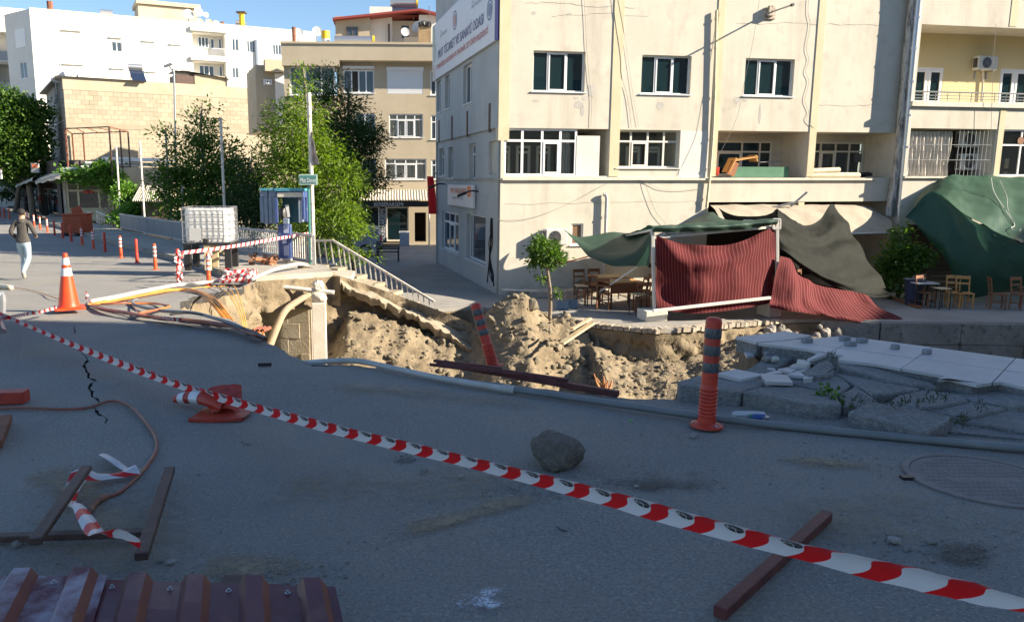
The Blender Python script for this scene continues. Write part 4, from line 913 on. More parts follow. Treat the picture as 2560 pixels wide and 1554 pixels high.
def boxp(PL, a, b, d0, d1, name, m, par, d=0): r = rect(PL, a, b, d); mb = MB(); mb.pbox(PL, r[0], r[1], r[2], r[3], d0, d1); return mb.build(name, m, par)
for a, b in (((153, 82), (205, 124)), ((356, 108), (388, 144)), ((425, 116), (454, 150)), ((158, 166), (209, 210)), ((278, 176), (311, 215)), ((361, 184), (391, 222))):
 boxp(PX, a, b, -.02, .03, 'shutter', frame_w, wb); boxp(PX, (a[0] - 1, a[1] - 7), (b[0] + 1, a[1] - 2), -.02, .22, 'shutter_box', white_wall, wb)
boxp(PX, (273, 92), (306, 97), -.02, .22, 'shutter_box', white_wall, wb); boxp(PXs, (38, 76), (66, 117), -.02, .05, 'shutter', frame_w, wb)
boxp(PX, (474, 66), (568, 84), 0, .35, 'balcony_parapet', white_wall, wb); boxp(PX, (476, 141), (569, 156), 0, .35, 'balcony_parapet', white_wall, wb)
PXb = PX.off(-1.25)
for a, b, c in (((494, 92), (522, 121), (0, .33, .66, 1)), ((525, 97), (536, 124), (0, 1)), ((545, 97), (554, 124), (0, 1)), ((497, 163), (536, 196), (0, .33, .66, 1)), ((547, 166), (557, 198), (0, 1))): win(wb, PXb, rect(PXb, a, b), c, fw=.08, rec=-.03, g=glass_b, sill=False)
r = rect(PX, (529, 122), (563, 143)); rb = MB(); rb.tube([PX.at(r[0], r[3], .2), PX.at(r[1], r[3], .2)], .03, 5); rl = rb.build('balcony_rail', frame_w, wb)
for i in range(12): b = MB(); s = lerp(r[0], r[1], i / 11); b.tube([PX.at(s, r[2], .2), PX.at(s, r[3], .2)], .015, 4); b.build('baluster', frame_w, rl)
PXt = PX.off(-5); boxp(PXt, (345, 11), (497, 70), -4, 0, 'stair_tower', beige_wall, wb); boxp(PXt, (340, 9), (500, 14), -4.3, .3, 'tower_roof', beige_wall, wb)
r = rect(PXt, (345, 11), (497, 70)); boxp(PX.off(-2), (391, 47), (474, 82), -.3, 0, 'roof_wall', mat('dark_roof_wall', (.3, .25, .19), rough=.9), wb); boxp(PX.off(-3), (473, 42), (497, 70), -1, 0, 'roof_wall', beige_wall, wb)
boxp(PX.off(-1), (553, 54), (561, 74), -.5, 0, 'chimney', rust, wb); boxp(PX.off(-1), (476, 47), (566, 66), -.2, -.1, 'roof_rail', grey_steel, wb) if False else None
mb = MB(); mb.pbox(PX, 0, sE, zt - .02, zt + .1, -.3, .06); mb.build('roof_edge', concrete_pale, wb)
for u, v, vb, mm in ((126, 0, 26, rust), (609, 28, 61, yellow_p), (643, 100, 162, metal_tank)):
 p = PX.px(u, vb)[0]; b = MB(); q = PX.at(p, PX.px(u, vb)[1] - .3, .15 if u == 643 else -.8); b.tube([q, Vector((q.x - .0, q.y, PX.px(u, v)[1]))], .3 if u != 643 else .18, 8); c = b.build('chimney', mm, wb)
 if u == 609: b = MB(); b.obox(Vector((q.x, q.y, PX.px(u, 29)[1])), (.5, 0, 0), (0, .5, 0), (0, 0, .06)); b.tube([Vector((q.x, q.y, PX.px(u, 40)[1])), Vector((q.x, q.y, PX.px(u, 30)[1]))], .28, 8); b.build('cap', dark_steel, c)
# neighbour with balconies at the very edge
PY = Plane(at_y(30, 60, 88), math.radians(26)); nb = thing('white_balcony_building', 'white building with stacked balconies cut by the left edge of the photo', 'building', PY.at(-6, -1.5))
zt2 = PY.px(20, 20)[1]; ops = []
for v0, v1 in ((82, 152), (160, 230), (170, 200)): pass
oz = [(PY.px(10, 152)[1], PY.px(10, 80)[1]), (PY.px(10, 229)[1], PY.px(10, 161)[1])]; sa, sb = PY.px(-10, 120)[0], PY.px(29, 120)[0]
mb = MB(); wall(mb, PY, -9, 4, -1.5, zt2, [(sa, sb, a, b, 1.5) for a, b in oz])
for a, b in oz: mb.poly([PY.at(sa, a, -1.5), PY.at(sb, a, -1.5), PY.at(sb, b, -1.5), PY.at(sa, b, -1.5)])
mb.poly([PY.at(4, -1.5), PY.at(4, zt2), PY.at(4, zt2, -8), PY.at(4, -1.5, -8)]); mb.build('wall', white_wall, nb)
for a, b in oz:
 mb = MB(); mb.pbox(PY, sa, sb, a, a + 1.0, -.1, .02); mb.build('balcony_panel', mat('grey_panel', (.4, .42, .44), rough=.6), nb); mb = MB(); mb.pbox(PY, sa - .2, sb + .2, a - .25, a, -.1, .5); mb.build('balcony_slab', white_wall, nb)
boxp(PY.off(-3), (0, 20), (25, 62), -4, 0, 'roof_room', white_wall, nb)
# tall block wall building
PK = Plane(at_y(156, 191, 60), math.radians(31)); ztk = PK.px(156, 191)[1]; sK = PK.px(770, 230)[0]; PKs = Plane(PK.O, e=(math.sin(math.radians(31)), -math.cos(math.radians(31)), 0))
kb_ = thing('block_wall_building', 'tan building with a tall windowless side wall of bare concrete blocks', 'building', PK.at(0, -2))
zmid = PK.px(166, 308)[1]
mb = MB(); mb.pbox(PK, 0, sK, -2, ztk - .02, -6, -.018); mb.build('wall', mortar, kb_)
mb = MB(); mb.pbox(PK, -.05, sK, ztk - .95, ztk, -.4, .02); mb.build('ring_beam', block_m, kb_, bevel=.02); mb = MB(); mb.pbox(PK, -.02, sK, zmid - .35, zmid + .05, -.3, .02); mb.build('ring_beam', block_m, kb_, bevel=.02)
bm_ = []; stuff = MB(); cnt = 0
for (za, zb_) in ((zmid + .05, ztk - .95), (-2, zmid - .35)):
 n = round((zb_ - za) / .34); h = (zb_ - za) / n
 for i in range(n):
  z = zb_ - (i + 1) * h; s = -(.29 if i % 2 else 0)
  while s < sK:
   a, b = max(0, s), min(s + .58, sK); s += .58
   if b - a < .06: continue
   pr = R(-.01, .004) - (.05 if R(0, 1) < .012 else 0)
   if cnt < 300 and za > 0 and a < 15:
    q = MB(); q.pbox(PK, a + .007, b - .007, z + .007, z + h - .006, -.1, pr); q.build('block', block_m, kb_); cnt += 1
   else: stuff.pbox(PK, a + .007, b - .007, z + .007, z + h - .006, -.1, pr)
tag(stuff.build('block', block_m, kb_), kind='stuff')
sl_ = PKs.px(113, 205)[0]
mb = MB(); wall(mb, PKs, sl_, 0, -2, ztk, [(sl_ * .75, sl_ * .1, zmid + .3, ztk - 1.5)], .2); mb.poly([PKs.at(sl_, -2), PKs.at(sl_, ztk), PKs.at(sl_, ztk, -10), PKs.at(sl_, -2, -10)]); mb.build('end_wall', mat('grey_end_wall', (.32, .30, .27), (.4, .37, .33), scale=1, rough=.9), kb_)
win(kb_, PKs, (sl_ * .75, sl_ * .1, zmid + .3, ztk - 1.5), (0, .3, .6, 1), .6, fw=.1, rec=.1, g=mat('teal_panel', (.07, .13, .14), rough=.3))
mb = MB(); mb.poly([PKs.at(sl_ - .6, ztk + .0, .5), PKs.at(.3, ztk + .0, .5), PKs.at(.3, ztk, -6), PKs.at(sl_ - .6, ztk, -6)]); mb.pbox(PKs, sl_ - .6, .1, ztk - .12, ztk + .02, -.1, .5); mb.build('roof', concrete, kb_)
shedP = PK.off(-2); sh = thing('rooftop_shed', 'rough shed with a ragged black roof on top of the block wall', 'shed', shedP.at(*shedP.px(520, 222)))
boxp(shedP, (486, 186), (570, 226), -2.5, 0, 'wall', block_m, sh); boxp(shedP, (440, 186), (488, 218), -2.4, -.05, 'dark_boards', dark_steel, sh)
b = MB(); pts = []
r = rect(shedP, (434, 180), (574, 202)); rows = [[shedP.at(lerp(r[0], r[1], j / 14), lerp(r[3], r[2], max(0, (j - 4) / 10)) + .1 + .12 * fbm((j, i, 2)), .3 - i * .9) for j in range(15)] for i in range(4)]
b.grid(rows); b.build('roof', black_m, sh); boxp(shedP, (566, 190), (570, 224), -.1, .1, 'post', concrete_pale, sh)
boxp(PK.off(-1.2), (632, 212), (640, 232), -.5, 0, 'chimney', concrete, kb_); boxp(PK.off(-.6), (640, 212), (715, 236), -.4, 0, 'parapet', block_m, kb_)
# middle beige building with the barber shop
PB2 = Plane(at_y(707, 112, 46), math.radians(2.7)); mbB = thing('beige_apartment_building', 'beige apartment building with a barber shop on the plaza', 'building', PB2.at(0, ZP))
zp = PB2.px(800, 112)[1]; za = PB2.px(800, 152)[1]; za2 = PB2.px(760, 166)[1]; sR = 12; s843 = PB2.px(843, 300)[0]
ws = {k: rect(PB2, *v) for k, v in dict(a=((856, 172), (935, 231)), b=((967, 171), (1058, 233)), c=((1077, 174), (1104, 236)), d=((972, 283), (1058, 343)), e=((1078, 286), (1104, 348)), f=((885, 282), (938, 341)), g=((962, 396), (1067, 449)), h=((1079, 398), (1104, 449)), i=((868, 396), (940, 450))).items()}
shopo = rect(PB2, (965, 518), (1022, 604)); dro = rect(PB2, (1037, 532), (1066, 606)); lop = rect(PB2, (880, 520), (946, 604))
mb = MB(); wall(mb, PB2, s843, sR, ZP, za, list(ws.values()) + [shopo, dro + (1.5,), lop], .2, -.5)
mb.poly([PB2.at(dro[0], ZP, -2), PB2.at(dro[1], ZP, -2), PB2.at(dro[1], dro[3], -2), PB2.at(dro[0], dro[3], -2)], 1)
mb.pbox(PB2, 0, s843, ZP, PB2.px(760, 240)[1], -4, -.1); mb.pbox(PB2, 0, .3, ZP, za2, -4, -.1); mb.poly([PB2.at(0, zp - .3), PB2.at(sR, zp - .3), PB2.at(sR, zp - .3, -9), PB2.at(0, zp - .3, -9)]); mb.poly([PB2.at(s843, ZP, -.5), PB2.at(s843, za, -.5), PB2.at(s843, za, -4), PB2.at(s843, ZP, -4)])
mb.build('wall', [beige_wall, dark_in], mbB)
mb = MB(); mb.pbox(PB2, -.05, s843 + .2, za2, zp, -1, .25); mb.pbox(PB2, s843 + .2, sR, za, zp, -1, .25); mb.pbox(PB2, -.1, sR, zp, zp + .12, -1.1, .32); mb.build('parapet', beige_wall, mbB)
win(mbB, PB2, (.3, s843 - .1, PB2.px(760, 238)[1], za2), (0, .35, .7, 1), fw=.08, rec=.3, g=mat('grey_green_pane', (.10, .13, .12), rough=.15))
PB3 = PB2.off(-.5)
win(mbB, PB3, ws['a'], (0, .27, .5, .74, 1), fw=.07, rec=.1, g=[glass_b, dark_in, glass_b, glass_b]); boxp(PB3, (856, 166), (936, 173), -.05, .12, 'shutter_box', frame_w, mbB)
q = MB(); r = ws['b']; q.pbox(PB3, r[0], r[1], r[2], r[3], -.1, -.02); shu = q.build('roller_shutter', frame_w, mbB); q = MB()
for i in range(16): z = lerp(r[2], r[3], i / 16); q.pbox(PB3, r[0] + .03, r[1] - .03, z + .02, z + (r[3] - r[2]) / 16 - .005, -.1, -.005)
q.build('slat', frame_w, shu); boxp(PB3, (966, 168), (1059, 178), -.05, .08, 'shutter_box', frame_w, mbB)
for k in 'cefhi': win(mbB, PB3, ws[k], (0, .5, 1) if k in 'ceh' else (0, .5, 1), .28 if k in 'eh' else None, fw=.07, rec=.1, g=glass_b)
for k in 'dg':
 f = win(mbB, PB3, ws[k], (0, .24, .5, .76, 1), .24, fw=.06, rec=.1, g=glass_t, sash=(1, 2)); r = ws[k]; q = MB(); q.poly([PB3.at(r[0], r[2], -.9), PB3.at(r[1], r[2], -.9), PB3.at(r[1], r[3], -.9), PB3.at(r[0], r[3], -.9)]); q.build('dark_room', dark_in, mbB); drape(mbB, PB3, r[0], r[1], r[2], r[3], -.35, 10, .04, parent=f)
win(mbB, PB3, shopo, (0, 1), fw=.08, rec=.15, g=glass_d, sill=False, name='shop_window', fm=concrete_pale); win(mbB, PB3, lop, (0, .5, 1), fw=.08, rec=.15, g=glass_d, sill=False, name='shop_window', fm=black_m)
cn = thing('corrugated_canopy', 'pale corrugated canopy over the barber shop', 'canopy', PB2.at(*PB2.px(1010, 500)))
r = rect(PB2, (930, 487), (1100, 500), 1.2); rows = []
for i in range(3):
 rows.append([PB2.at(lerp(r[0] - 1.5, r[1], j / 160), lerp(r[3] + .25, r[2], i / 2) + .035 * math.sin(j * 1.3), -.5 + 1.8 * i / 2) for j in range(161)])
q = MB(); q.grid(rows, flip=True); q.build('sheet', mat('corrugated_sheet', (.5, .45, .36), (.6, .55, .46), scale=3, rough=.6), cn)
fs = thing('shop_sign', 'long black sign with white letters over the barber shop', 'sign', PB2.at(*PB2.px(1000, 517))); Pf = PB2.off(1.0); r = rect(Pf, (905, 503), (1074, 517)); q = MB(); q.pbox(Pf, r[0], r[1], r[2], r[3], -.08, 0); q.build('board', black_m, fs); text('BERBERARSEMI', Pf, (935, 505.5), (1008, 515.5), frame_w, fs)
vs = thing('shop_sign', 'upright black sign with white letters beside the barber shop window', 'sign', PB2.at(*PB2.px(957, 604))); Pv = PB2.off(.2); r = rect(Pv, (947, 518), (966, 605)); q = MB(); q.pbox(Pv, r[0], r[1], r[2], r[3], -.1, 0); q.build('board', black_m, vs); q = MB()
for s in (r[0], r[1]): q.pbox(Pv, s - .03, s + .03, r[2], r[3], -.1, .02)
q.build('frame', frame_w, vs)
Pq = Plane(Pv.at(0, 0), e=Pv.e); hh = (r[3] - r[2]) / 12
class Up:   # letters read upwards on the upright sign
 e = Vector((0, 0, 1)); n = Pv.n
 @staticmethod
 def at(a, z, d=0): return Pv.at(r[1] - .06 - (z), r[2] + a, d)
text_box('BERBERARSEMI', Up, .1, r[3] - r[2] - .1, .02, (r[1] - r[0]) - .14, frame_w, vs)
q = MB(); p = PB2.at(*PB2.px(1071, 505), 1.1); q.tube([p, Vector((p.x, p.y, ZP))], .045, 8); tag(q.build('canopy_post', concrete_pale, origin=(p.x, p.y, ZP)), 'thin post holding the barber shop canopy', 'post')
q = thing('crate', 'pale blue box standing by the barber shop window', 'box', PB2.at(PB2.px(1011, 607)[0], ZP, .5)); s = PB2.px(1011, 607)[0]; b = MB(); b.pbox(PB2, s - .28, s + .28, ZP, ZP + .75, .2, .7); b.build('body', mat('pale_blue_plastic', (.3, .36, .45), rough=.5), q, bevel=.02); b = MB(); b.pbox(PB2, s - .31, s + .31, ZP + .75, ZP + .83, .17, .73); b.build('lid', frame_w, q)
# roof flat of the beige building
PP = PB2.off(-3.2); ph = thing('rooftop_flat', 'rooftop flat with a thin red roof on the beige building', 'building', PP.at(*PP.px(950, 112)))
r = rect(PP, (838, 45), (1107, 116)); rw = rect(PP, (866, 68), (896, 92)); rr_ = rect(PP, (980, 44), (1048, 112)); zA, zB = PP.px(838, 54)[1], PP.px(1048, 31)[1]
b = MB(); sx = PP.px(924, 80)[0]; sx2 = rr_[0]; b.pbox(PP, r[0], sx, zp - .4, zA + .3, -4, 0); b.pbox(PP, sx, sx2, zp - .4, zA + 1, -4, -.6, 1); b.pbox(PP, sx2, rr_[1], zp - .4, zB - .2, -4, -1.6, 1); b.pbox(PP, rr_[1], r[1] + 1, zp - .4, zB - .15, -4, 0, 1); b.build('wall', [beige_wall, white_wall], ph)
win(ph, PP, rw, (0, .5, 1), fw=.06, rec=-.02, g=glass_b, fm=mat('brown_frame', (.12, .09, .08), rough=.5)); boxp(PP.off(-1.6), (1004, 65), (1022, 96), 0, .03, 'door', glass_d, ph)
b = MB(); sa, sb, sc = PP.px(833, 54)[0], PP.px(1050, 30)[0], PP.px(1112, 46)[0]
b.prism([tuple(PP.at(sa, 0, .5).xy), tuple(PP.at(sb, 0, .5).xy), tuple(PP.at(sb, 0, -4.5).xy), tuple(PP.at(sa, 0, -4.5).xy)], lambda x, y: zA + (zB - zA) * ((x - PP.at(sa, 0).x) / (PP.at(sb, 0).x - PP.at(sa, 0).x)), lambda x, y: zA + .12 + (zB - zA) * ((x - PP.at(sa, 0).x) / (PP.at(sb, 0).x - PP.at(sa, 0).x)))
zC = PP.px(1112, 46)[1]; b.prism([tuple(PP.at(sb, 0, .5).xy), tuple(PP.at(sc, 0, .5).xy), tuple(PP.at(sc, 0, -4.5).xy), tuple(PP.at(sb, 0, -4.5).xy)], lambda x, y: zB + (zC - zB) * ((x - PP.at(sb, 0).x) / (PP.at(sc, 0).x - PP.at(sb, 0).x)), lambda x, y: zB + .12 + (zC - zB) * ((x - PP.at(sb, 0).x) / (PP.at(sc, 0).x - PP.at(sb, 0).x))); b.build('roof', red_roof, ph)
b = MB(); b.pbox(PP, PP.px(970, 60)[0], PP.px(974, 60)[0], zp, zB - .6, -.55, -.45); b.build('downpipe', dark_steel, ph); boxp(PP.off(-1), (1088, 32), (1118, 45), -1, 0, 'chimney', red_roof, ph)
# tanks, solar heaters, dishes on the roofs
def solar(PL, u, v, w, label, dep=0, legs=1.0, panel=True, yellow=False, cat='solar heater'):
 P_ = PL.off(dep); s, z = P_.px(u, v); o = thing('solar_water_heater', label, cat, P_.at(s, z - legs)); r = min(w * .24, .24); b = MB(); b.lathe([(0, -w / 2), (r, -w / 2), (r, w / 2), (0, w / 2)], P_.at(s, z), 16, axis=P_.e); b.build('tank', metal_tank, o, smooth_angle=40)
 if yellow: b = MB(); b.lathe([(r + .02, w / 2 - .1), (r + .02, w / 2 + .02), (0, w / 2 + .02)], P_.at(s, z), 16, axis=P_.e); b.build('end_cap', yellow_p, o)
 for q in (-.35, .35): b = MB(); b.beam(P_.at(s + q * w, z - legs, -.1), P_.at(s + q * w, z - r, 0), .06, .06); b.build('leg', grey_steel, o)
 if panel: b = MB(); b.poly([P_.at(s - w * .5, z - legs, 1.4), P_.at(s + w * .5, z - legs, 1.4), P_.at(s + w * .5, z - r, .1), P_.at(s - w * .5, z - r, .1)]); b.build('panel', solar_m, o)
 return o
def dish(PL, u, v, r, label, dep=0, rot=(0.2, .25), h=.7, m=None):
 P_ = PL.off(dep); s, z = P_.px(u, v); c = P_.at(s, z); o = thing('satellite_dish', label, 'satellite dish', c - Vector((0, 0, r + h))); ax = (P_.n + P_.e * rot[0] + Vector((0, 0, rot[1]))).normalized(); b = MB(); b.lathe([(r * t, .22 * r * t * t) for t in (.02, .3, .6, .85, 1)], c, 18, axis=ax); b.build('reflector', m or mat_dish, o, smooth=True); b = MB(); b.tube([c - ax * .05, c - ax * .25 + Vector((0, 0, -r * .6)), c - ax * .25 + Vector((0, 0, -r - h))], .035, 5); b.build('mast', grey_steel, o); b = MB(); b.tube([c - Vector((0, 0, r * .9)), c + ax * r * .9], .02, 4); b.build('feed_arm', grey_steel, o); return o
mat_dish = mat('dish_grey', (.6, .6, .6), rough=.5); mat_rd = mat('rusty_dish', (.45, .22, .1), (.6, .5, .4), scale=4, rough=.7)
solar(PX, 266, 31, 1.2, 'silver tank on legs on the white block roof, right of the brown chimney', -3, .9, False); solar(PX, 374, 51, .95, 'small dark tank on the white block roof by the stair tower', -1.5, .5, False)
solar(PX, 602, 58, 1.1, 'flat solar heater beside the yellow chimney on the white block', -2, .4)
for u, v, r, lb, mm in ((471, 37, .55, 'grey dish standing highest on the dark roof wall', None), (496, 31, .5, 'grey dish turned sideways at the right end of the stair tower', None), (515, 38, .3, 'smallest white dish against the sky on the white block', None), (500, 57, .42, 'rusty square-looking dish on the balcony roof', mat_rd), (523, 59, .45, 'round rust-orange dish on the balcony roof', mat_rd), (541, 62, .42, 'pale dish beside the rust-orange dish', None)): dish(PX, u, v, r, lb, -1.5, m=mm, h=.3)
solar(PK, 338, 168, 1.05, 'silver water tank on a tall stand with solar panel above the block wall', -.8, 1.2); dish(PK, 140, 189, .62, 'large pale dish at the left end of the block wall roof', -1); dish(PK, 187, 186, .58, 'large white dish with print on the block wall roof', -.6); dish(PK, 206, 192, .32, 'small dish next to the large printed dish', -.6); dish(PK, 150, 150, .34, 'small dish on a thin mast above the block wall roof', -1, h=1.2)
solar(PB2, 886, 101, 2.3, 'long low solar heater with a yellow end on the beige building roof', -1.2, .35, False, True); solar(PP, 1010, 8, 1.7, 'solar heater with dark panels on the red roof', -1.5, 1.0, True, True)
tk = thing('water_tank', 'upright white tank with a yellow top on the beige building roof', 'tank', PB2.at(PB2.px(814, 112)[0], zp, -1.5)); P_ = PB2.off(-1.5); s = P_.px(814, 90)[0]; b = MB(); b.lathe([(.0, 0), (.25, 0), (.25, .45), (.25, .9), (.0, .95)], P_.at(s, zp + .1), 16, mis=[0, 0, 1, 1]); b.build('body', [frame_w, yellow_p], tk, smooth_angle=40)
b = MB(); p = PB2.at(PB2.px(730, 110)[0], zp, -1); b.tube([p, p + Vector((0, 0, 1.12))], .11, 10); tag(b.build('flue_pipe', rust, origin=p), 'rusty brown flue pipe at the left end of the beige roof', 'flue')
dish(PB2, 746, 84, .3, 'clear round dish behind the rusty flue', -2); dish(PB2, 793, 80, .3, 'white round tank-like dish near the yellow-topped tank', -2.5); dish(PP, 1043, 68, .33, 'white dish beside the brown sacks on the rooftop flat', .4, (-.6, .3)); dish(PP, 1013, 81, .26, 'small blue-grey dish in front of the rooftop door', .6)
b = MB(); P_ = PB2.off(-1.6)
sk = thing('rooftop_clutter', 'pile of brown sacks and boxes on the beige building roof', 'pile', P_.at(P_.px(1062, 112)[0], zp)); boxp(P_, (1046, 64), (1078, 114), -.6, 0, 'sack_stack', mat('brown_sack', (.3, .2, .1), (.42, .3, .17), scale=5, rough=.9), sk); boxp(P_, (1012, 93), (1046, 114), -.6, 0, 'box', mat('old_box', (.2, .17, .14), rough=.8), sk)
for i in range(6): place(rock_mesh('bundle', 60 + i, 1, .4, 1, black_m), 'bundle', sk, P_.at(*P_.px(1050 + i * 5, 60 + R(-2, 2))), (0, 0, i), (.14, .14, .2))
b = MB(); P_ = PB2.off(-.5); b.tube([P_.at(P_.px(1073, 114)[0], zp), P_.at(*P_.px(1073, 15))], .02, 5); tag(b.build('antenna_mast', dark_steel, origin=P_.at(P_.px(1073, 114)[0], zp)), 'thin antenna mast on the right end of the beige roof', 'antenna')
# small left neighbour of the beige building
PN = Plane(at_y(640, 160, 55), math.radians(20)); nbh = thing('small_beige_building', 'lower beige building with a flat canopy behind the trees', 'building', PN.at(0, -2)); boxp(PN, (638, 162), (716, 330), -5, 0, 'wall', beige_wall, nbh); boxp(PN, (658, 152), (720, 184), 0, .8, 'canopy', beige_wall, nbh); boxp(PN, (686, 185), (712, 320), 0, .3, 'white_wall', white_wall, nbh); r = rect(PN, (658, 198), (680, 212)); win(nbh, PN, r, (0, .33, .66, 1), fw=.1, rec=-.02, g=glass_b, fm=frame_w)
# trees, vines, poles
bark = mat('bark', (.16, .125, .09), (.26, .21, .16), scale=6, streak=(6, 6, 1), bump=.8, bscale=20, rough=.95)
leaf_l = leaf_mat('leaf_light', (.07, .135, .014), (.135, .22, .024), (.23, .30, .04), .48)
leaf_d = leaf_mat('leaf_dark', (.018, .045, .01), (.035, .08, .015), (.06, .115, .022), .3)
leaf_m = leaf_mat('leaf_mid', (.035, .085, .012), (.065, .14, .018), (.12, .2, .03), .4)
leaf_v = leaf_mat('leaf_vine', (.06, .14, .015), (.10, .22, .025), (.17, .3, .05), .4)
def tree(name, label, base, blobs, n_cl, per, spread, L, W, m, r0=.16, top=None, limbs=9, droop=.3, hollow=.45, group=None, cat='tree', jit=.7):
 base = Vector(base); t = thing(name, label, cat, base, 0, group); b = MB(); c = Vector((sum(q[0] for q in blobs) / len(blobs), sum(q[1] for q in blobs) / len(blobs), 0)); zt = max(q[2] + q[5] * .6 for q in blobs); top = Vector(top) if top else Vector((c.x, c.y, zt))
 limb(b, base - Vector((0, 0, .3)), top, r0, r0 * .2, .03, 10, 9)
 P_, D_, CC = crown_points(blobs, n_cl, per, spread, hollow)
 for k in range(limbs):
  q = Vector(CC[int(R(0, len(CC)))]); f = max(.15, min(.85, (q.z - base.z) / max(.1, top.z - base.z) - R(.12, .3))); p = (base).lerp(top, f); limb(b, p, q, r0 * .45 * (1 - f * .6), .012, .1, 7, 6)
 b.build('trunk', bark, t, smooth=True); leaves('crown', P_, D_, L, W, m, t, droop, jit); return t
def bl(u, v, y, ru, rv, ry=None, w=None):
 "crown ellipsoid from its place in the photograph: pixel centre, distance, pixel radii"
 p = at_y(u, v, y); k = y / FPX; r = (p.x, p.y, p.z, ru * k, ry if ry else ru * k, rv * k); return r + ((w,) if w else ())
np.random.seed(11)
tree('willow_leaved_tree', 'tall bright green sunlit tree behind the blue telephone kiosk', at_z(775, 700, ZP) * 0 + Vector((-4.3, 26.6, ZP)),
  [bl(758, 205, 26.6, 24, 38), bl(770, 280, 26.6, 52, 62), bl(740, 350, 26.4, 80, 70), bl(800, 400, 26.8, 75, 70), bl(745, 440, 26.4, 80, 70), bl(850, 470, 26.6, 75, 75), bl(830, 550, 26.4, 85, 70), bl(760, 540, 26.2, 80, 70), bl(885, 560, 26.5, 42, 45), bl(670, 400, 26.6, 35, 60), bl(690, 300, 26.6, 30, 40), bl(860, 630, 26.3, 60, 22, .6), bl(920, 640, 26.3, 35, 12, .4)],
  900, 26, .17, .18, .048, leaf_l, .13, (-4.4, 26.6, 5.4), 16, .35, .35)
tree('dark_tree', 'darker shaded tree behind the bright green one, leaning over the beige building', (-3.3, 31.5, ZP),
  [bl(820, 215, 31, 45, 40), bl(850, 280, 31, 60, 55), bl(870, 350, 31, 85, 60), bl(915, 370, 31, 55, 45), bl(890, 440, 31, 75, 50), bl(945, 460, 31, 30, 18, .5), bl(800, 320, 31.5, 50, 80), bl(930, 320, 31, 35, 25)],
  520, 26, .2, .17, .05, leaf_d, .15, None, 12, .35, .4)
tree('plane_tree', 'bushy tree behind the bridge railing with sunlit top and dark foot', (-11.6, 37, ZP),
  [bl(505, 330, 37, 52, 60), bl(525, 280, 37, 22, 35), bl(440, 350, 37, 42, 35), bl(400, 335, 37, 22, 15), bl(560, 380, 37, 45, 40), bl(500, 430, 37, 100, 60), bl(440, 470, 37, 60, 60), bl(560, 470, 37, 80, 70), bl(620, 500, 36, 60, 60), bl(500, 520, 36, 90, 50), bl(600, 420, 37, 30, 30)],
  540, 28, .22, .21, .09, leaf_m, .16, None, 14, .2, .4)
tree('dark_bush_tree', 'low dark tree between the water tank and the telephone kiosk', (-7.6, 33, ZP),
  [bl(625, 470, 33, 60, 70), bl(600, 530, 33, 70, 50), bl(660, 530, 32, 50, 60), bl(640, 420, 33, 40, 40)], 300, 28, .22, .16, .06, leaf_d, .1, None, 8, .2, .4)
tree('street_tree', 'large round street tree at the left edge, in front of the white building', at_y(85, 560, 62),
  [bl(30, 270, 62, 55, 42), bl(75, 300, 62, 45, 50), bl(30, 330, 62, 60, 50), bl(80, 350, 62, 45, 45), bl(20, 400, 62, 60, 50), bl(70, 400, 62, 45, 40), bl(100, 300, 62, 25, 45), bl(-20, 300, 62, 40, 60)], 760, 28, .32, .3, .2, leaf_m, .3, None, 12, .1, .5)
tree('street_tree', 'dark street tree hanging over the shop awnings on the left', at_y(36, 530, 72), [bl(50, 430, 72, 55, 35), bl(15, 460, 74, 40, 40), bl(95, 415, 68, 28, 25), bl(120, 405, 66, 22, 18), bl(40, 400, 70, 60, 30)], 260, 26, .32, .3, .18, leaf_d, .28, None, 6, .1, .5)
# vine on the glazed booth and creepers below it
def bush(name, label, blobs, n_cl, per, spread, L, W, m, cat='plant', base=None, stems=6, droop=.2):
 c = Vector(base) if base else Vector((blobs[0][0], blobs[0][1], min(q[2] - q[5] for q in blobs))); t = thing(name, label, cat, c); P_, D_, CC = crown_points(blobs, n_cl, per, spread, .3); b = MB()
 for k in range(stems): limb(b, c, CC[int(R(0, len(CC)))], .02 * L * 8, .006, .15, 6, 5)
 b.build('stem', bark, t); leaves('foliage', P_, D_, L, W, m, t, droop); return t
bush('grape_vine', 'bright green vine growing over the glazed booth', [bl(255, 432, 52.5, 30, 20, .8), bl(215, 440, 52.5, 40, 9, .6), bl(165, 437, 52.5, 18, 7, .5), bl(285, 460, 52.5, 14, 25, .8)], 150, 24, .26, .26, .2, leaf_v, base=at_y(285, 545, 52.5))
bush('creeper', 'green creeper on the slope below the booth, left of the corrugated shed', [bl(315, 490, 47, 22, 24, 1), bl(330, 530, 45, 28, 16, 1), bl(305, 545, 44, 18, 12, .8), bl(360, 515, 45, 22, 12, .8), bl(400, 510, 44, 25, 10, .8)], 150, 24, .24, .22, .16, leaf_v, base=at_y(320, 570, 45))
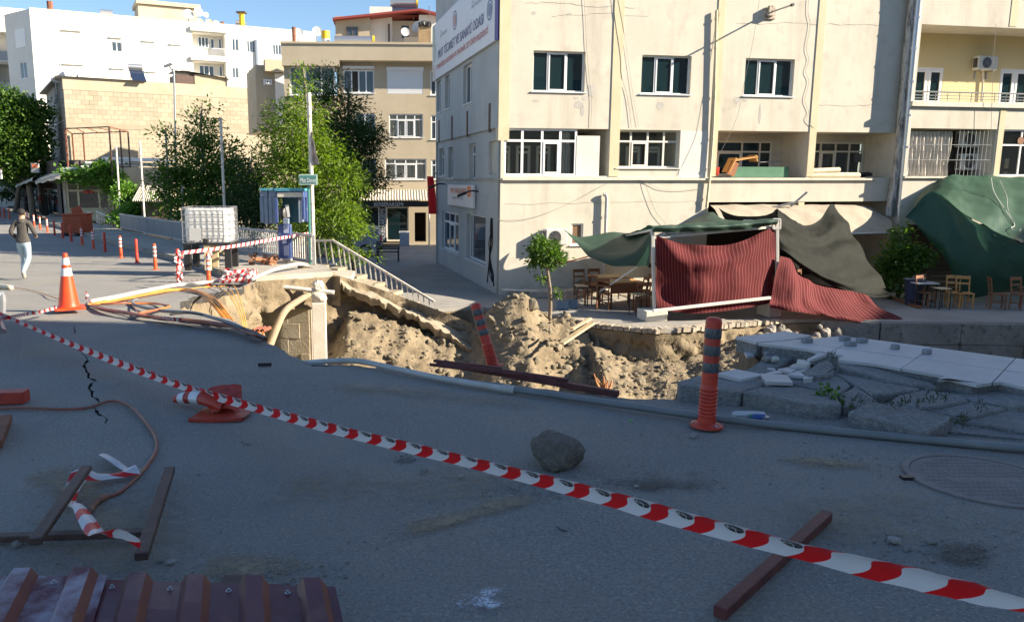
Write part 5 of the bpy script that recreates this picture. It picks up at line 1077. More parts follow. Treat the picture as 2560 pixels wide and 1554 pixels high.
# small round tree on the rubble
tb = at_y(1374, 797, 20.9)
t = thing('small_round_tree', 'small tree with a round clipped crown standing on the rubble heap', 'tree', tb); b = MB()
tp = [at_y(1374, 800, 20.9), at_y(1376, 760, 20.9), at_y(1374, 715, 20.9), at_y(1369, 680, 20.9), at_y(1366, 640, 20.9)]
b.tube(curve(tp, 14), [lerp(.058, .035, i / 13) for i in range(14)], 8)
P_, D_, CC = crown_points([bl(1366, 630, 20.9, 46, 32), bl(1352, 612, 20.9, 25, 18), bl(1385, 648, 20.9, 26, 20), bl(1352, 690, 20.9, 14, 17), bl(1391, 726, 20.9, 11, 12), bl(1340, 650, 20.9, 20, 15)], 190, 16, .07, .12, .055, leaf_m, ) if False else crown_points([bl(1366, 630, 20.9, 46, 32), bl(1352, 612, 20.9, 25, 18), bl(1385, 648, 20.9, 26, 20), bl(1352, 690, 20.9, 14, 17, .12), bl(1391, 726, 20.9, 9, 11, .1), bl(1340, 650, 20.9, 20, 15)], 170, 15, .075, .4)
for k in range(12): limb(b, tp[3].lerp(tp[4], R(0, 1)), CC[k * 9], .018, .006, .1, 6, 5)
limb(b, tp[1].lerp(tp[2], .6), at_y(1392, 724, 20.9), .012, .004, .1, 5, 5); limb(b, tp[2], at_y(1352, 690, 20.9), .012, .004, .1, 5, 5)
b.build('trunk', bark, t, smooth=True); leaves('crown', P_, D_, .12, .055, leaf_m, t, .15)
bush('potted_shrub', 'dark leafy shrub growing up between the black and the green tarpaulin', [bl(2245, 580, 25.2, 16, 28, .4), bl(2250, 650, 25, 45, 45, .7), bl(2280, 640, 25, 40, 25, .6), bl(2240, 700, 25, 35, 40, .6)], 190, 18, .12, .15, .09, leaf_m, base=at_z(2245, 745, ZP))
# flagpoles on the bridge railing
pole_m = mat('pole_white', (.7, .67, .6), (.62, .56, .46), scale=4, rough=.5, c3=(.35, .2, .1), s3=7)
def on_rail(u):
 "point on the railing line seen at column u"
 A, B_ = RAILP[1], RAILP[3]; best = None
 for i in range(400):
  p = A.lerp(B_, -.9 + 2.2 * i / 399); c = ray_u(p)
  if best is None or abs(c - u) < best[0]: best = (abs(c - u), p)
 return best[1]
def ray_u(p):
 d = Vector(p) - EYE; f = Vector((0, math.cos(PITCH), -math.sin(PITCH))); return CX + FPX * d.x / d.dot(f)
for i, (u, vt, lb, yl) in enumerate(((303, 365, 'leftmost bare white flagpole on the bridge railing', 46), (362, 352, 'second bare white flagpole on the bridge railing', 42.5), (427, 330, 'third white flagpole, beside the water tank', 37.5), (563, 294, 'tall peeling white flagpole right behind the water tank', 31.2), (460, 463, 'short white pole stump left of the water tank', 36))):
 p = at_y(u, 560, yl); p.z = z_road(p.x, yl) - .1; h = at_y(u, vt, yl).z; o = thing('flagpole', lb, 'pole', p, 0, 'white flagpoles along the bridge railing'); b = MB(); b.tube([p, Vector((p.x, p.y, h))], .055, 8); b.build('pole', pole_m, o); b = MB(); b.lathe([(0, 0), (.13, 0), (.13, .02), (.06, .06)], p, 10); b.build('foot', pole_m, o)
p = at_z(785, 660, z_road(-3.7, 24) + .15); top = at_y(772, 232, p.y); o = thing('flagpole', 'white flagpole with a torn grey flag beside the telephone kiosk', 'pole', p, 0, 'white flagpoles along the bridge railing'); b = MB(); b.tube([p, top], .06, 8); b.build('pole', pole_m, o)
f0 = at_y(776, 325, p.y); P_, UV = sheet([[f0, f0 + Vector((.05, -.05, -.05))], [f0 + Vector((.02, 0, -.5)), f0 + Vector((.14, -.08, -.5))], [f0 + Vector((0, 0, -1.0)), f0 + Vector((.24, -.1, -.95))]], 10, 16, .02, 5, 3, fold=.03, ff=2); b = MB(); b.grid(P_); b.build('flag', mat('faded_flag', (.32, .28, .26), (.2, .17, .16), scale=4, rough=.85, tr=.2), o, smooth=True)
lp = at_y(442, 500, 50); o = thing('street_lamp', 'slender grey street lamp in front of the block wall', 'street lamp', (lp.x, lp.y, -1)); b = MB(); tp_ = at_y(435, 190, 50); b.tube(curve([(lp.x, lp.y, -1), tp_.lerp(lp, .5), tp_, at_y(430, 175, 50), at_y(424, 166, 50)], 16), .06, 7); b.build('pole', grey_steel, o); b = MB(); b.obox(at_y(421, 163, 50), (.28, 0, .1), (0, .1, 0), (-.02, 0, .07)); b.build('lamp_head', grey_steel, o, bevel=.03)
# left street: booth, shops, awnings, sheds
PO = Plane(at_z(168, 552, -1.1), math.radians(9)); bo = thing('glazed_booth', 'cream framed glazed booth under the vine at the end of the bridge', 'booth', PO.at(0, -1.1)); cream = mat('cream_paint', (.6, .55, .38), (.5, .45, .3), scale=3, rough=.6)
r = rect(PO, (165, 440), (277, 553)); z0, z1 = -1.15, r[3]; H = z1 - z0; W = r[1] - r[0]
b = MB(); b.pbox(PO, r[0] - .25, r[0] - .08, z0, z1 + .2, -2, .1); b.build('side_post', concrete, bo)
b = MB()
for s in (0, .26, .76, 1): b.pbox(PO, r[0] + s * W - .07, r[0] + s * W + .07, z0, z1, -.1, .02)
for z in (.03, .28, .68, .97): b.pbox(PO, r[0], r[1], z0 + z * H - .06, z0 + z * H + .06, -.09, .01)
b.build('frame', cream, bo)
for a, c in ((0, .26), (.26, .76), (.76, 1)):
 for y0, y1 in ((.28, .68), (.68, .97)): b = MB(); b.pbox(PO, r[0] + a * W, r[0] + c * W, z0 + y0 * H, z0 + y1 * H, -.06, -.05); b.build('pane', glass_d, bo)
b = MB(); b.pbox(PO, r[0], r[1], z0, z0 + .28 * H, -.06, -.04); b.build('lower_panel', cream, bo)
b = MB(); b.pbox(PO, r[0] - .1, r[1] + .1, z1, z1 + .08, -2.6, .2); b.poly([PO.at(r[1], z0), PO.at(r[1], z1), PO.at(r[1], z1, -2.5), PO.at(r[1], z0, -2.5)]); b.poly([PO.at(r[0], z0, -2.5), PO.at(r[1], z0, -2.5), PO.at(r[1], z1, -2.5), PO.at(r[0], z1, -2.5)]); b.build('shell', beige_wall, bo)
q = rect(PO, (150, 418), (245, 431), .4); b = MB(); b.pbox(PO, q[0], q[1], q[2], q[3], -2.4, .4); b.build('roof', mat('pale_blue_sheet', (.5, .55, .58), rough=.5), bo)
b = MB(); b.lathe([(0, -.05), (.32, -.02), (.35, .12), (0, .2)], PO.at(*PO.px(221, 482), .03), 12); b.build('red_bowl', red_m, bo)
# shops in the shade on the left
PQ = Plane(at_y(157, 545, 57), e=(.56, -.83, 0)); sp = thing('shop_row', 'row of dark shop fronts in deep shade on the left', 'building', PQ.at(0, -1.2)); b = MB(); s0 = -62; s1 = 0
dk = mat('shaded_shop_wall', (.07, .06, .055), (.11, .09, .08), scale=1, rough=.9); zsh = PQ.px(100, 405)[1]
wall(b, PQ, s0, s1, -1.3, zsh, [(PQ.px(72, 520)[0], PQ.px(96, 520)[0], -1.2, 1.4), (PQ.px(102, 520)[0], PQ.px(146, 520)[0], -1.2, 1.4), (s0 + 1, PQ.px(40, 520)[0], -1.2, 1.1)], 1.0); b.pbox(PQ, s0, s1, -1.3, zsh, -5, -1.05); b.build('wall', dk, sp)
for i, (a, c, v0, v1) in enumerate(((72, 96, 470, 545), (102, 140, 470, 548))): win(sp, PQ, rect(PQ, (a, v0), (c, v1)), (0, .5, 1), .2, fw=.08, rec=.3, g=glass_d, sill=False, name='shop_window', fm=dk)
def awning(label, pts, m, drop=.25):
 o = thing('awning', label, 'awning', pts[0]); P_, UV = sheet([[Vector(pts[0]), Vector(pts[1])], [Vector(pts[3]), Vector(pts[2])]], 12, 8, .02, 2); b = MB(); b.grid(P_); b.build('cloth', m, o)
 b = MB(); e = P_[-1]; b.grid([e, [p + Vector((0, 0, -drop * (.8 + .2 * math.sin(i * 1.9)))) for i, p in enumerate(e)]]); b.build('valance', m, o); b = MB(); b.tube([e[0], e[-1]], .03, 6); b.build('bar', grey_steel, o); return o
qa = lambda u, v, d: PQ.at(*PQ.px(u, v, d), d)
aw = mat('pale_awning', (.6, .56, .47), (.5, .46, .38), scale=3, rough=.8, tr=.2)
awning('pale awning nearest the glazed booth', [qa(100, 440, .0), qa(146, 428, 0), qa(150, 438, 1.6), qa(88, 453, 1.6)], aw); awning('pale blue-grey awning left of the pale one', [qa(72, 446, 0), qa(96, 436, 0), qa(80, 446, 1.8), qa(38, 463, 1.8)], mat('grey_awning', (.38, .42, .42), rough=.8), .2)
for u0, v0, u1, v1, lb, m_, y in ((61, 406, 82, 440, 'pinkish upright shop sign hanging over the left awnings', mat('pink_sign', (.42, .38, .42), rough=.5), qa(70, 420, 1).y), (79, 408, 97, 432, 'small framed orange and white shop sign', mat('white_sign', (.4, .38, .36), rough=.5), qa(88, 420, 1).y), (-8, 425, 4, 448, 'white sign cut by the left edge', mat('white_sign_dim', (.5, .5, .5), rough=.5), 60)):
 a, c = at_y(u0, v1, y), at_y(u1, v0, y); o = thing('shop_sign', lb, 'sign', a); b = MB(); b.box(a.x, c.x, y - .06, y + .06, a.z, c.z); b.build('board', m_, o, bevel=.02)
 if u0 == 79: b = MB(); b.box(lerp(a.x, c.x, .15), lerp(a.x, c.x, .85), y - .075, y - .06, lerp(a.z, c.z, .5), lerp(a.z, c.z, .92)); b.build('printed_panel', or_m, o)
 b = MB(); b.beam(((a.x + c.x) / 2, y, c.z), ((a.x + c.x) / 2 + .4, y + 1.5, c.z + .6), .05, .05); b.build('bracket', dark_steel, o)
# low roof and rusty pergola frame right of the booth
PR = Plane(at_y(170, 440, 56), math.radians(12)); lo = thing('low_roof_building', 'low building with stacked white profiles on its flat roof', 'building', PR.at(*PR.px(200, 470)))
boxp(PR, (165, 418), (425, 540), -5, 0, 'wall', mat('low_wall', (.42, .36, .25), (.5, .43, .3), scale=1, rough=.95, grime=(.3, .25, .18)), lo)
for i in range(26):
 u = 180 + R(0, 150); v = 396 + R(0, 22); a = PR.px(u, v); L_ = R(2, 3.4); b = MB(); b.obox(PR.at(a[0] + L_ / 2, a[1] * .2 + PR.px(u, 416)[1] * .8 + i * .022, -R(.3, 2)), PR.e * L_ / 2 + PR.n * R(-.3, .3), PR.n * .12, (0, 0, .05)); b.build('white_profile', frame_w, lo)
boxp(PR, (264, 402), (273, 425), -.3, .1, 'stub', concrete, lo)
pg = thing('pergola_frame', 'rusty bare steel frame of a pergola in front of the block wall', 'frame', PR.at(*PR.px(170, 420)))
z1a = at_y(170, 323, 54).z
tops = [at_y(163, 322, 54), at_y(273, 321, 52), at_y(320, 330, 57), at_y(180, 328, 60)]; z_ = tops[0].z
for p in tops: p.z = z_
for i in range(4): b = MB(); b.beam(tops[i], tops[(i + 1) % 4], .07, .07); b.build('beam', rust, pg)
for t_ in (.25, .5, .75): b = MB(); b.beam(tops[0].lerp(tops[1], t_), tops[3].lerp(tops[2], t_), .05, .05); b.build('rafter', rust, pg)
for k, (p, m_) in enumerate([(tops[0], rust), (tops[1], dark_steel), (tops[2], dark_steel), (tops[3], rust), (tops[1].lerp(tops[2], .55), dark_steel), (tops[3].lerp(tops[2], .2), rust)]): b = MB(); b.beam((p.x, p.y, -.6), (p.x, p.y, z_), .09, .09); b.build('post', m_, pg)
# corrugated shed roof below the bridge level
cs = thing('corrugated_shed', 'shed with a pale corrugated sheet roof behind the bridge railing', 'shed', at_y(370, 560, 43)); a0, a1, a2, a3 = at_y(352, 463, 48), at_y(425, 466, 48), at_y(430, 505, 43), at_y(330, 503, 43)
rows = [[a0.lerp(a1, j / 90).lerp(a3.lerp(a2, j / 90), i / 3) + Vector((0, 0, .05 * math.sin(j * 1.26))) for j in range(91)] for i in range(4)]; b = MB(); b.grid(rows); b.build('roof', MATS['corrugated_sheet'], cs)
b = MB(); b.prism([(a3.x + .3, a3.y + .5), (a2.x - .2, a2.y + .5), (a1.x - .2, a1.y - .3), (a0.x + .3, a0.y - .3)], -2.2, lambda x, y: lerp(a3.z, a0.z, (y - a3.y) / (a0.y - a3.y)) - .12); b.build('wall', mat('dark_timber', (.12, .09, .06), (.2, .15, .1), scale=3, rough=.9), cs)
# white sloping handrail in front of the booth
pw = thing('handrail', 'white slatted handrail sloping down beside the booth', 'railing', at_z(240, 552, -1.1)); h0, h1 = at_y(242, 528, 50), at_y(302, 556, 44); g0, g1 = at_y(242, 556, 50), at_y(302, 574, 44)
b = MB(); b.beam(h0, h1, .08, .08); b.beam(g0, g1, .06, .06); b.build('rail', rail_m, pw)
for i in range(10): b = MB(); t_ = i / 9; b.beam(h0.lerp(h1, t_), g0.lerp(g1, t_), .09 if i % 3 else .16, .04); b.build('baluster', rail_m, pw)
boxp(PO, (233, 527), (245, 556), 1.5, 1.6, 'white_panel', frame_w, pw)
# terrace in front of the cream building
green_t = mat('green_tarp', (.022, .06, .042), (.034, .082, .058), scale=2, rough=.6, tr=.22, bump=.1, bscale=30)
green_b = mat('bright_green_tarp', (.028, .085, .052), (.042, .11, .07), scale=1.5, rough=.55, tr=.28, bump=.1, bscale=30)
dark_t = mat('black_tarp', (.010, .0115, .0095), (.016, .018, .015), scale=2, rough=.75, spec=.12, tr=.05, bump=.15, bscale=20)
red_c = stripe_mat('striped_curtain', (.10, .004, .008), (.235, .055, .05), 1 / .095, .22, rough=.9, tr=.22, noisy=.25)
frame_m = mat('white_tube', (.74, .72, .68), (.66, .62, .56), scale=5, rough=.45)
awn_b = mat('beige_awning', (.36, .31, .24), (.45, .4, .32), scale=2, rough=.85, tr=.15, grime=(.33, .28, .2))
Y0 = 21.2
def cloth(name, label, cat, ctrl, nu, nv, m, parent=None, **k):
 P_, UV = sheet(ctrl, nu, nv, **k); b = MB(); b.grid(P_, 0, UV)
 if parent: return b.build(name, m, parent, smooth=True)
 o = b.build(name, m, smooth=True, origin=P_[-1][len(P_[0]) // 2]); return tag(o, label, cat)
A = at_y
def pmz(u, v, d): return PM.at(*PM.px(u, v, d), d)
# leaning white frame
fr = thing('tube_gazebo', 'leaning white tube frame that carries the green tarpaulin and red curtain', 'gazebo', at_z(1634, 800, ZP))
def bar(p, q, w=.07, name='tube', par=None, m=None): b = MB(); b.beam(p, q, w, w); return b.build(name, m or frame_m, par or fr, bevel=.008)
fl0, fl1 = A(1636, 777, 21.2), A(1631, 575, 21.2); fr0, fr1 = A(1943, 745, 21.9), A(1942, 556, 21.9); bl1 = pmz(1560, 590, .8); br1 = pmz(1800, 548, .9)
bar(fl0, fl1, .085, 'post'); bar(fr0, fr1, .085, 'post'); bar(A(1636, 594, 21.2), A(1938, 567, 21.9)); bar(A(1632, 777, 20.62), A(1926, 744, 21.2), .08, 'lower_tube'); bar(fl1, bl1); bar(fr1, br1); bar(A(1660, 583, 21.2), A(1700, 596, 22.4)); bar(A(1932, 548, 21.8), A(1950, 548, 21.8), .05); bar(A(1950, 547, 21.8), A(1950, 572, 21.8), .05); bar(A(1932, 572, 21.8), A(1950, 572, 21.8), .05); bar(A(1932, 548, 21.8), A(1932, 572, 21.8), .05)
bar(A(1500, 729, 23.2), A(1595, 666, 21.9), .05, 'brace')
def footing(u0, v0, u1, v1, y, label):
 a, c = A(u0, v1, y), A(u1, v0, y); o = thing('concrete_footing', label, 'concrete block', a); b = MB(); d = (c.x - a.x); b.obox(((a.x + c.x) / 2, y + .2, (ZP + c.z) / 2), (d / 2, .05, 0), (-.05, .3, 0), (0, 0, (c.z - ZP) / 2)); b.build('block', mat('painted_concrete', (.62, .58, .48), (.7, .67, .58), scale=3, bump=.3, bscale=40, rough=.9, grime=(.45, .4, .3)) if 'painted_concrete' not in MATS else MATS['painted_concrete'], o, bevel=.02)
 return o
footing(1606, 776, 1664, 803, 21.0, 'white painted concrete footing under the left post of the frame'); footing(1912, 757, 1950, 778, 21.7, 'white painted concrete footing half hidden behind the red curtain')
# red striped curtain hanging from the frame
top = [A(1640, 588, 21.12), A(1680, 602, 21.1), A(1730, 612, 21.2), A(1790, 615, 21.35), A(1850, 604, 21.5), A(1900, 582, 21.7), A(1936, 566, 21.85)]
mid1 = [A(1640, 640, 21.1), A(1682, 650, 21.0), A(1735, 655, 21.0), A(1795, 655, 21.1), A(1855, 646, 21.3), A(1905, 632, 21.5), A(1938, 625, 21.8)]
mid2 = [A(1640, 710, 21.1), A(1685, 712, 21.15), A(1735, 712, 20.95), A(1795, 710, 21.0), A(1850, 705, 21.15), A(1898, 696, 21.4), A(1934, 692, 21.8)]
low = [A(1642, 772, 21.05), A(1690, 780, 21.0), A(1730, 784, 20.9), A(1790, 780, 20.95), A(1850, 772, 21.1), A(1890, 764, 21.3), A(1924, 756, 21.6)]
cur = cloth('curtain', 'red striped curtain hanging across the front of the leaning frame', 'curtain', [top, mid1, mid2, low], 120, 60, red_c, wr=.09, ws=.6, seed=3, fold=.02, ff=4, swag=.03, sf=4, octv=2)
# second curtain dragged over the ground
cloth('curtain', 'red striped curtain slumped over the terrace edge, right of the hanging one', 'curtain',
  [[A(1948, 640, 21.7), A(1975, 650, 21.9), A(2015, 690, 22.2), A(2060, 712, 22.4), A(2110, 722, 22.5), A(2172, 738, 22.4)],
  [A(1938, 690, 21.5), A(1975, 700, 21.5), A(2020, 722, 21.7), A(2070, 738, 21.9), A(2130, 752, 22.0), A(2200, 770, 21.9)],
  [A(1930, 740, 21.2), A(1975, 750, 21.1), A(2030, 762, 21.2), A(2090, 776, 21.4), A(2160, 785, 21.4), A(2285, 806, 21.3)],
  [A(1924, 757, 21.0), A(1980, 770, 20.9), A(2050, 778, 21.0), A(2110, 792, 21.1), A(2180, 806, 21.1), A(2296, 808, 21.2)],
  [A(1926, 770, 21.0), A(1980, 778, 20.88), A(2055, 786, 20.95), A(2115, 800, 21.05), A(2190, 817, 21.05), A(2294, 825, 21.2)]], 110, 50, red_c, wr=.09, ws=.9, seed=9, fold=.045, ff=4, octv=2)
# green tarpaulin over the frame and its flap
gt = thing('tarpaulin', 'dark green tarpaulin stretched over the leaning frame with a flap to the left', 'tarpaulin', fl1)
cloth('roof_sheet', '', '', [[pmz(1550, 588, .7), pmz(1690, 566, .8), pmz(1777, 531, .45), pmz(1820, 560, .8), pmz(1905, 548, .9)], [A(1600, 575, 22.6), A(1700, 566, 22.8), A(1780, 548, 22.9), A(1850, 552, 23.1), A(1930, 545, 23.4)], [A(1628, 563, 21.15), A(1700, 562, 21.25), A(1780, 560, 21.4), A(1860, 556, 21.6), A(1945, 548, 21.8)], [A(1632, 580, 21.1), A(1700, 580, 21.2), A(1780, 577, 21.35), A(1860, 573, 21.55), A(1942, 560, 21.75)]], 60, 36, green_t, gt, wr=.03, ws=2, seed=2, fold=.02, ff=5)
cloth('flap', '', '', [[pmz(1407, 571, .65), pmz(1450, 592, .9), pmz(1528, 580, .7), pmz(1580, 582, .9), A(1626, 566, 24.0)], [A(1440, 606, 24.6), A(1490, 622, 24.0), A(1545, 628, 23.2), A(1590, 620, 22.4), A(1627, 575, 21.6)], [A(1470, 640, 23.6), A(1520, 646, 22.8), A(1565, 640, 22.2), A(1600, 622, 21.7), A(1628, 585, 21.2)], [A(1478, 644, 23.4), A(1530, 664, 22.5), A(1572, 665, 22.0), A(1605, 665, 21.6), A(1622, 664, 21.3)]], 50, 40, green_t, gt, wr=.02, ws=1.5, seed=6)
b = MB(); b.tube(curve([A(1470, 641, 23.6), A(1420, 654, 24.5), A(1370, 664, 25.5)], 8), .02, 5); tag(b.build('guy_rope', mat('red_rope', (.6, .08, .05), rough=.7), origin=A(1470, 641, 23.6)), 'red strap stretched from the green flap towards the wall', 'strap')
# black tarpaulin with two peaks
bt = thing('tarpaulin', 'black shiny tarpaulin hanging in two peaks right of the red curtain', 'tarpaulin', A(1945, 522, 22.2))
cloth('sheet', '', '', [[A(1944, 521, 22.2), A(1985, 552, 23.0), A(2020, 562, 24.0), A(2050, 548, 25.0), A(2074, 513, 25.9), A(2086, 512, 26.0)],
      [A(1946, 570, 22.0), A(1990, 590, 22.5), A(2030, 600, 23.1), A(2065, 598, 23.8), A(2095, 575, 24.8), A(2125, 570, 25.4)],
      [A(1948, 610, 21.9), A(1990, 640, 22.0), A(2040, 655, 22.4), A(2085, 655, 22.9), A(2125, 640, 23.8), A(2165, 640, 24.5)],
      [A(1950, 616, 21.9), A(2000, 660, 21.9), A(2060, 695, 22.2), A(2120, 715, 22.5), A(2170, 715, 23.2), A(2212, 710, 23.9)],
      [A(1952, 624, 21.9), A(2005, 666, 22.0), A(2065, 702, 22.3), A(2125, 728, 22.5), A(2180, 742, 22.8), A(2222, 742, 23.2)]], 80, 60, dark_t, bt, wr=.03, ws=1.3, seed=12, fold=.05, ff=4, fdir=1)
cloth('left_sheet', '', '', [[A(1795, 520, 25.8), A(1835, 538, 24.8), A(1890, 540, 23.6), A(1925, 534, 22.8), A(1944, 521, 22.2)], [A(1815, 550, 25.2), A(1850, 556, 24.4), A(1895, 556, 23.4), A(1925, 552, 22.7), A(1946, 548, 22.0)]], 40, 14, dark_t, bt, wr=.04, ws=2, seed=15)
# beige awning of the recess
Pa = PM.off(.05)
awn = thing('awning', 'faded beige awning sagging over the dark recess', 'awning', pmz(2100, 512, 0))
cloth('cloth', '', '', [[pmz(1775, 512, -.1), pmz(1870, 511, -.1), pmz(2000, 512, -.1), pmz(2150, 513, -.1), pmz(2200, 532, -.1)], [pmz(1790, 528, .7), pmz(1880, 530, .7), pmz(2010, 535, .7), pmz(2130, 545, .7), pmz(2228, 550, .6)], [pmz(1800, 545, 1.4), pmz(1890, 560, 1.4), pmz(2020, 575, 1.4), pmz(2128, 582, 1.4), pmz(2230, 580, 1.3)]], 60, 20, awn_b, awn, wr=.03, ws=1.5, seed=21)
b = MB(); b.tube([pmz(1890, 562, 1.4), pmz(2130, 584, 1.4), pmz(2232, 581, 1.3)], .03, 6); b.build('front_bar', frame_m, awn); b = MB(); b.beam(pmz(1890, 528, .1), pmz(1990, 505, .4), .06, .06); b.beam(pmz(1976, 516, .2), pmz(2018, 480, .5), .1, .07); b.build('broken_arm', grey_steel, awn)
# big green tarpaulin on the right
gg = thing('tarpaulin', 'large bright green tarpaulin draped from the right wing down to the ground', 'tarpaulin', A(2400, 740, 24))
cloth('upper_sheet', '', '', [[PW.at(*PW.px(2300, 480, .1), .1), PW.at(*PW.px(2372, 441, .1), .1), PW.at(*PW.px(2440, 439, .1), .1), PW.at(*PW.px(2520, 440, .1), .1), PW.at(*PW.px(2640, 442, .1), .1)], [A(2285, 515, 27.0), A(2350, 480, 27.0), A(2430, 490, 26.6), A(2530, 500, 26.4), A(2660, 505, 26.4)], [A(2272, 537, 25.6), A(2345, 505, 25.2), A(2430, 545, 24.6), A(2530, 575, 24.4), A(2680, 590, 24.4)], [A(2262, 543, 25.2), A(2334, 478, 25.2), A(2420, 540, 24.2), A(2540, 600, 23.6), A(2690, 660, 23.4)]], 70, 40, green_b, gg, wr=.04, ws=1.2, seed=31, fold=.035, ff=3)
cloth('lower_sheet', '', '', [[A(2264, 543, 25.2), A(2334, 482, 25.2), A(2420, 544, 24.15), A(2540, 602, 23.55), A(2690, 662, 23.35)], [A(2290, 560, 25.0), A(2360, 580, 24.5), A(2440, 620, 23.9), A(2550, 650, 23.4), A(2700, 690, 23.2)], [A(2330, 610, 24.8), A(2375, 640, 24.2), A(2450, 680, 23.8), A(2560, 690, 23.5), A(2700, 705, 23.3)], [A(2350, 630, 24.7), A(2385, 690, 24.3), A(2425, 742, 24.2), A(2560, 716, 23.8), A(2700, 712, 23.5)]], 70, 50, green_b, gg, wr=.04, ws=1.1, seed=35, fold=.04, ff=3)
b = MB(); b.tube(curve([A(2478, 445, 27.0), A(2485, 480, 26.5), A(2510, 520, 25.6), A(2536, 560, 24.8), A(2528, 570, 24.4), A(2545, 580, 24.0), A(2552, 572, 24.0)], 30), .014, 5); b.tube(curve([A(2500, 452, 27.0), A(2516, 490, 26.2), A(2520, 525, 25.4), A(2536, 556, 24.8)], 16), .012, 5); tag(b.build('rope', mat('pale_rope', (.4, .42, .36), rough=.9), origin=A(2536, 560, 24.8)), 'pale rope lying loosely over the bright green tarpaulin', 'rope')
b = MB(); b.beam(A(2536, 592, 23.4), A(2556, 604, 23.3), .1, .07); tag(b.build('timber_offcut', wood_m, origin=A(2536, 592, 23.4)), 'short timber offcut on the fold of the bright green tarpaulin', 'timber')
# slatted timber screen behind the shrub
sc = thing('timber_screen', 'dark slatted timber screen under the bright green tarpaulin', 'screen', at_z(2400, 735, ZP))
pl = mat('dark_plank', (.10, .075, .055), (.16, .12, .09), scale=4, streak=(2, 2, 12), rough=.85, vary=.15)
for i in range(8): b = MB(); z = ZP + .08 + i * .185; x0 = A(2315, 700, 26).x; b.box(x0, x0 + 4.2, 26 + R(-.01, .01), 26.04, z, z + .165); b.build('plank', pl, sc, bevel=.006)
for x in (0.1, 2, 4): b = MB(); b.box(x0 + x, x0 + x + .08, 26.05, 26.13, ZP, ZP + 1.6); b.build('post', pl, sc)
# chairs, tables, stools
def make_chair(wood, label, seat_m=None):
 t = thing('cafe_chair', label, 'chair', (0, 0, 0), 0, 'cafe chairs on the terrace'); b = MB(); b.obox((0, 0, .46), (.2, 0, 0), (0, .2, 0), (0, 0, .018)); b.build('seat', seat_m or wood, t, bevel=.012)
 for sx in (-1, 1):
  b = MB(); b.beam((sx * .18, -.18, 0), (sx * .17, -.17, .45), .035, .035); b.build('leg', wood, t); b = MB(); b.beam((sx * .18, .2, 0), (sx * .17, .18, .46), .035, .035); b.beam((sx * .17, .18, .46), (sx * .18, .26, .95), .035, .03); b.build('leg', wood, t)
  b = MB(); b.beam((sx * .175, -.17, .2), (sx * .175, .19, .2), .02, .02); b.build('stretcher', wood, t)
 for z, y in ((.9, .25), (.72, .225)): b = MB(); b.obox((0, y, z), (.175, 0, 0), (0, .011, 0), (0, .006, .05 if z > .8 else .03)); b.build('back_slat', wood, t, bevel=.006)
 b = MB(); b.beam((-.17, -.17, .26), (.17, -.17, .26), .02, .02); b.build('stretcher', wood, t); return t
def make_table(top, leg, w, h, label, group=None):
 t = thing('cafe_table', label, 'table', (0, 0, 0), 0, group); b = MB(); b.obox((0, 0, h), (w, 0, 0), (0, w * .8, 0), (0, 0, .02)); b.build('table_top', top, t, bevel=.008)
 for sx in (-1, 1):
  for sy in (-1, 1): b = MB(); b.beam((sx * (w - .05), sy * (w * .8 - .05), 0), (sx * (w - .05), sy * (w * .8 - .05), h), .035, .035); b.build('leg', leg, t)
  b = MB(); b.beam((sx * (w - .05), -w * .7, .15), (sx * (w - .05), w * .7, .15), .025, .025); b.build('stretcher', leg, t)
 return t
def make_stool(label, h=.62):
 t = thing('cafe_stool', label, 'stool', (0, 0, 0), 0, 'square stools on the terrace'); b = MB(); b.obox((0, 0, h), (.18, 0, 0), (0, .18, 0), (0, 0, .015)); b.build('seat', wood_m, t, bevel=.01)
 for sx in (-1, 1):
  for sy in (-1, 1): b = MB(); b.beam((sx * .17, sy * .17, 0), (sx * .16, sy * .16, h), .025, .025); b.build('leg', black_m, t)
 return t
def gp_(u, v): return at_z(u, v, ZP)
ch = make_chair(wood_d, 'brown wooden chair with its back to the wall, left of the tables'); ch.location = gp_(1452, 748); ch.rotation_euler = (0, 0, .2)
dup(ch, gp_(1488, 746), .1, 'brown wooden chair standing second from the left by the wall')
dup(ch, gp_(1500, 764), 1.9, 'brown wooden chair pushed under the left end of the big table')
dup(ch, gp_(1510, 772), 2.7, 'brown wooden chair in front of the left end of the big table'); dup(ch, gp_(1478, 762), 1.4, 'brown wooden chair between the stool and the big table')
dup(ch, gp_(1592, 770), -1.5, 'brown wooden chair at the right end of the big table'); dup(ch, gp_(1612, 768), -1.2, 'brown wooden chair nearest the white post of the frame'); dup(ch, gp_(1604, 784), 3.0, 'brown wooden chair in front, close to the white footing')
tb_ = make_table(wood_o, dark_steel, .55, .78, 'big square wooden table in dappled sun under the green flap'); tb_.location = gp_(1549, 766); tb_.rotation_euler = (0, 0, .25); b = MB(); b.obox((0, -.42, .62), (.5, 0, 0), (0, .012, 0), (0, 0, .15)); b.build('apron', wood_d, tb_)
dup(tb_, gp_(1520, 752), .15, 'second wooden table behind the big square table')
st = make_stool('tall stool with pale seat left of the brown chairs'); st.location = gp_(1452, 764); dup(st, gp_(1594, 788), .4, 'dark tall stool left of the white footing')
ch2 = make_chair(wood_o, 'left of two orange wooden chairs by the timber screen'); ch2.location = gp_(2382, 768); ch2.rotation_euler = (0, 0, -.35); dup(ch2, gp_(2408, 770), -.25, 'right of two orange wooden chairs by the timber screen')
dup(ch, gp_(2312, 768), .5, 'dark chair beside the small round table at right'); dup(st, gp_(2350, 772), .1, 'pale stool in front of the orange chairs')
rt = make_table(mat('pale_top', (.5, .5, .48), rough=.4), black_m, .34, .72, 'small pale-topped table beside the dark chair at right'); rt.location = gp_(2302, 765)
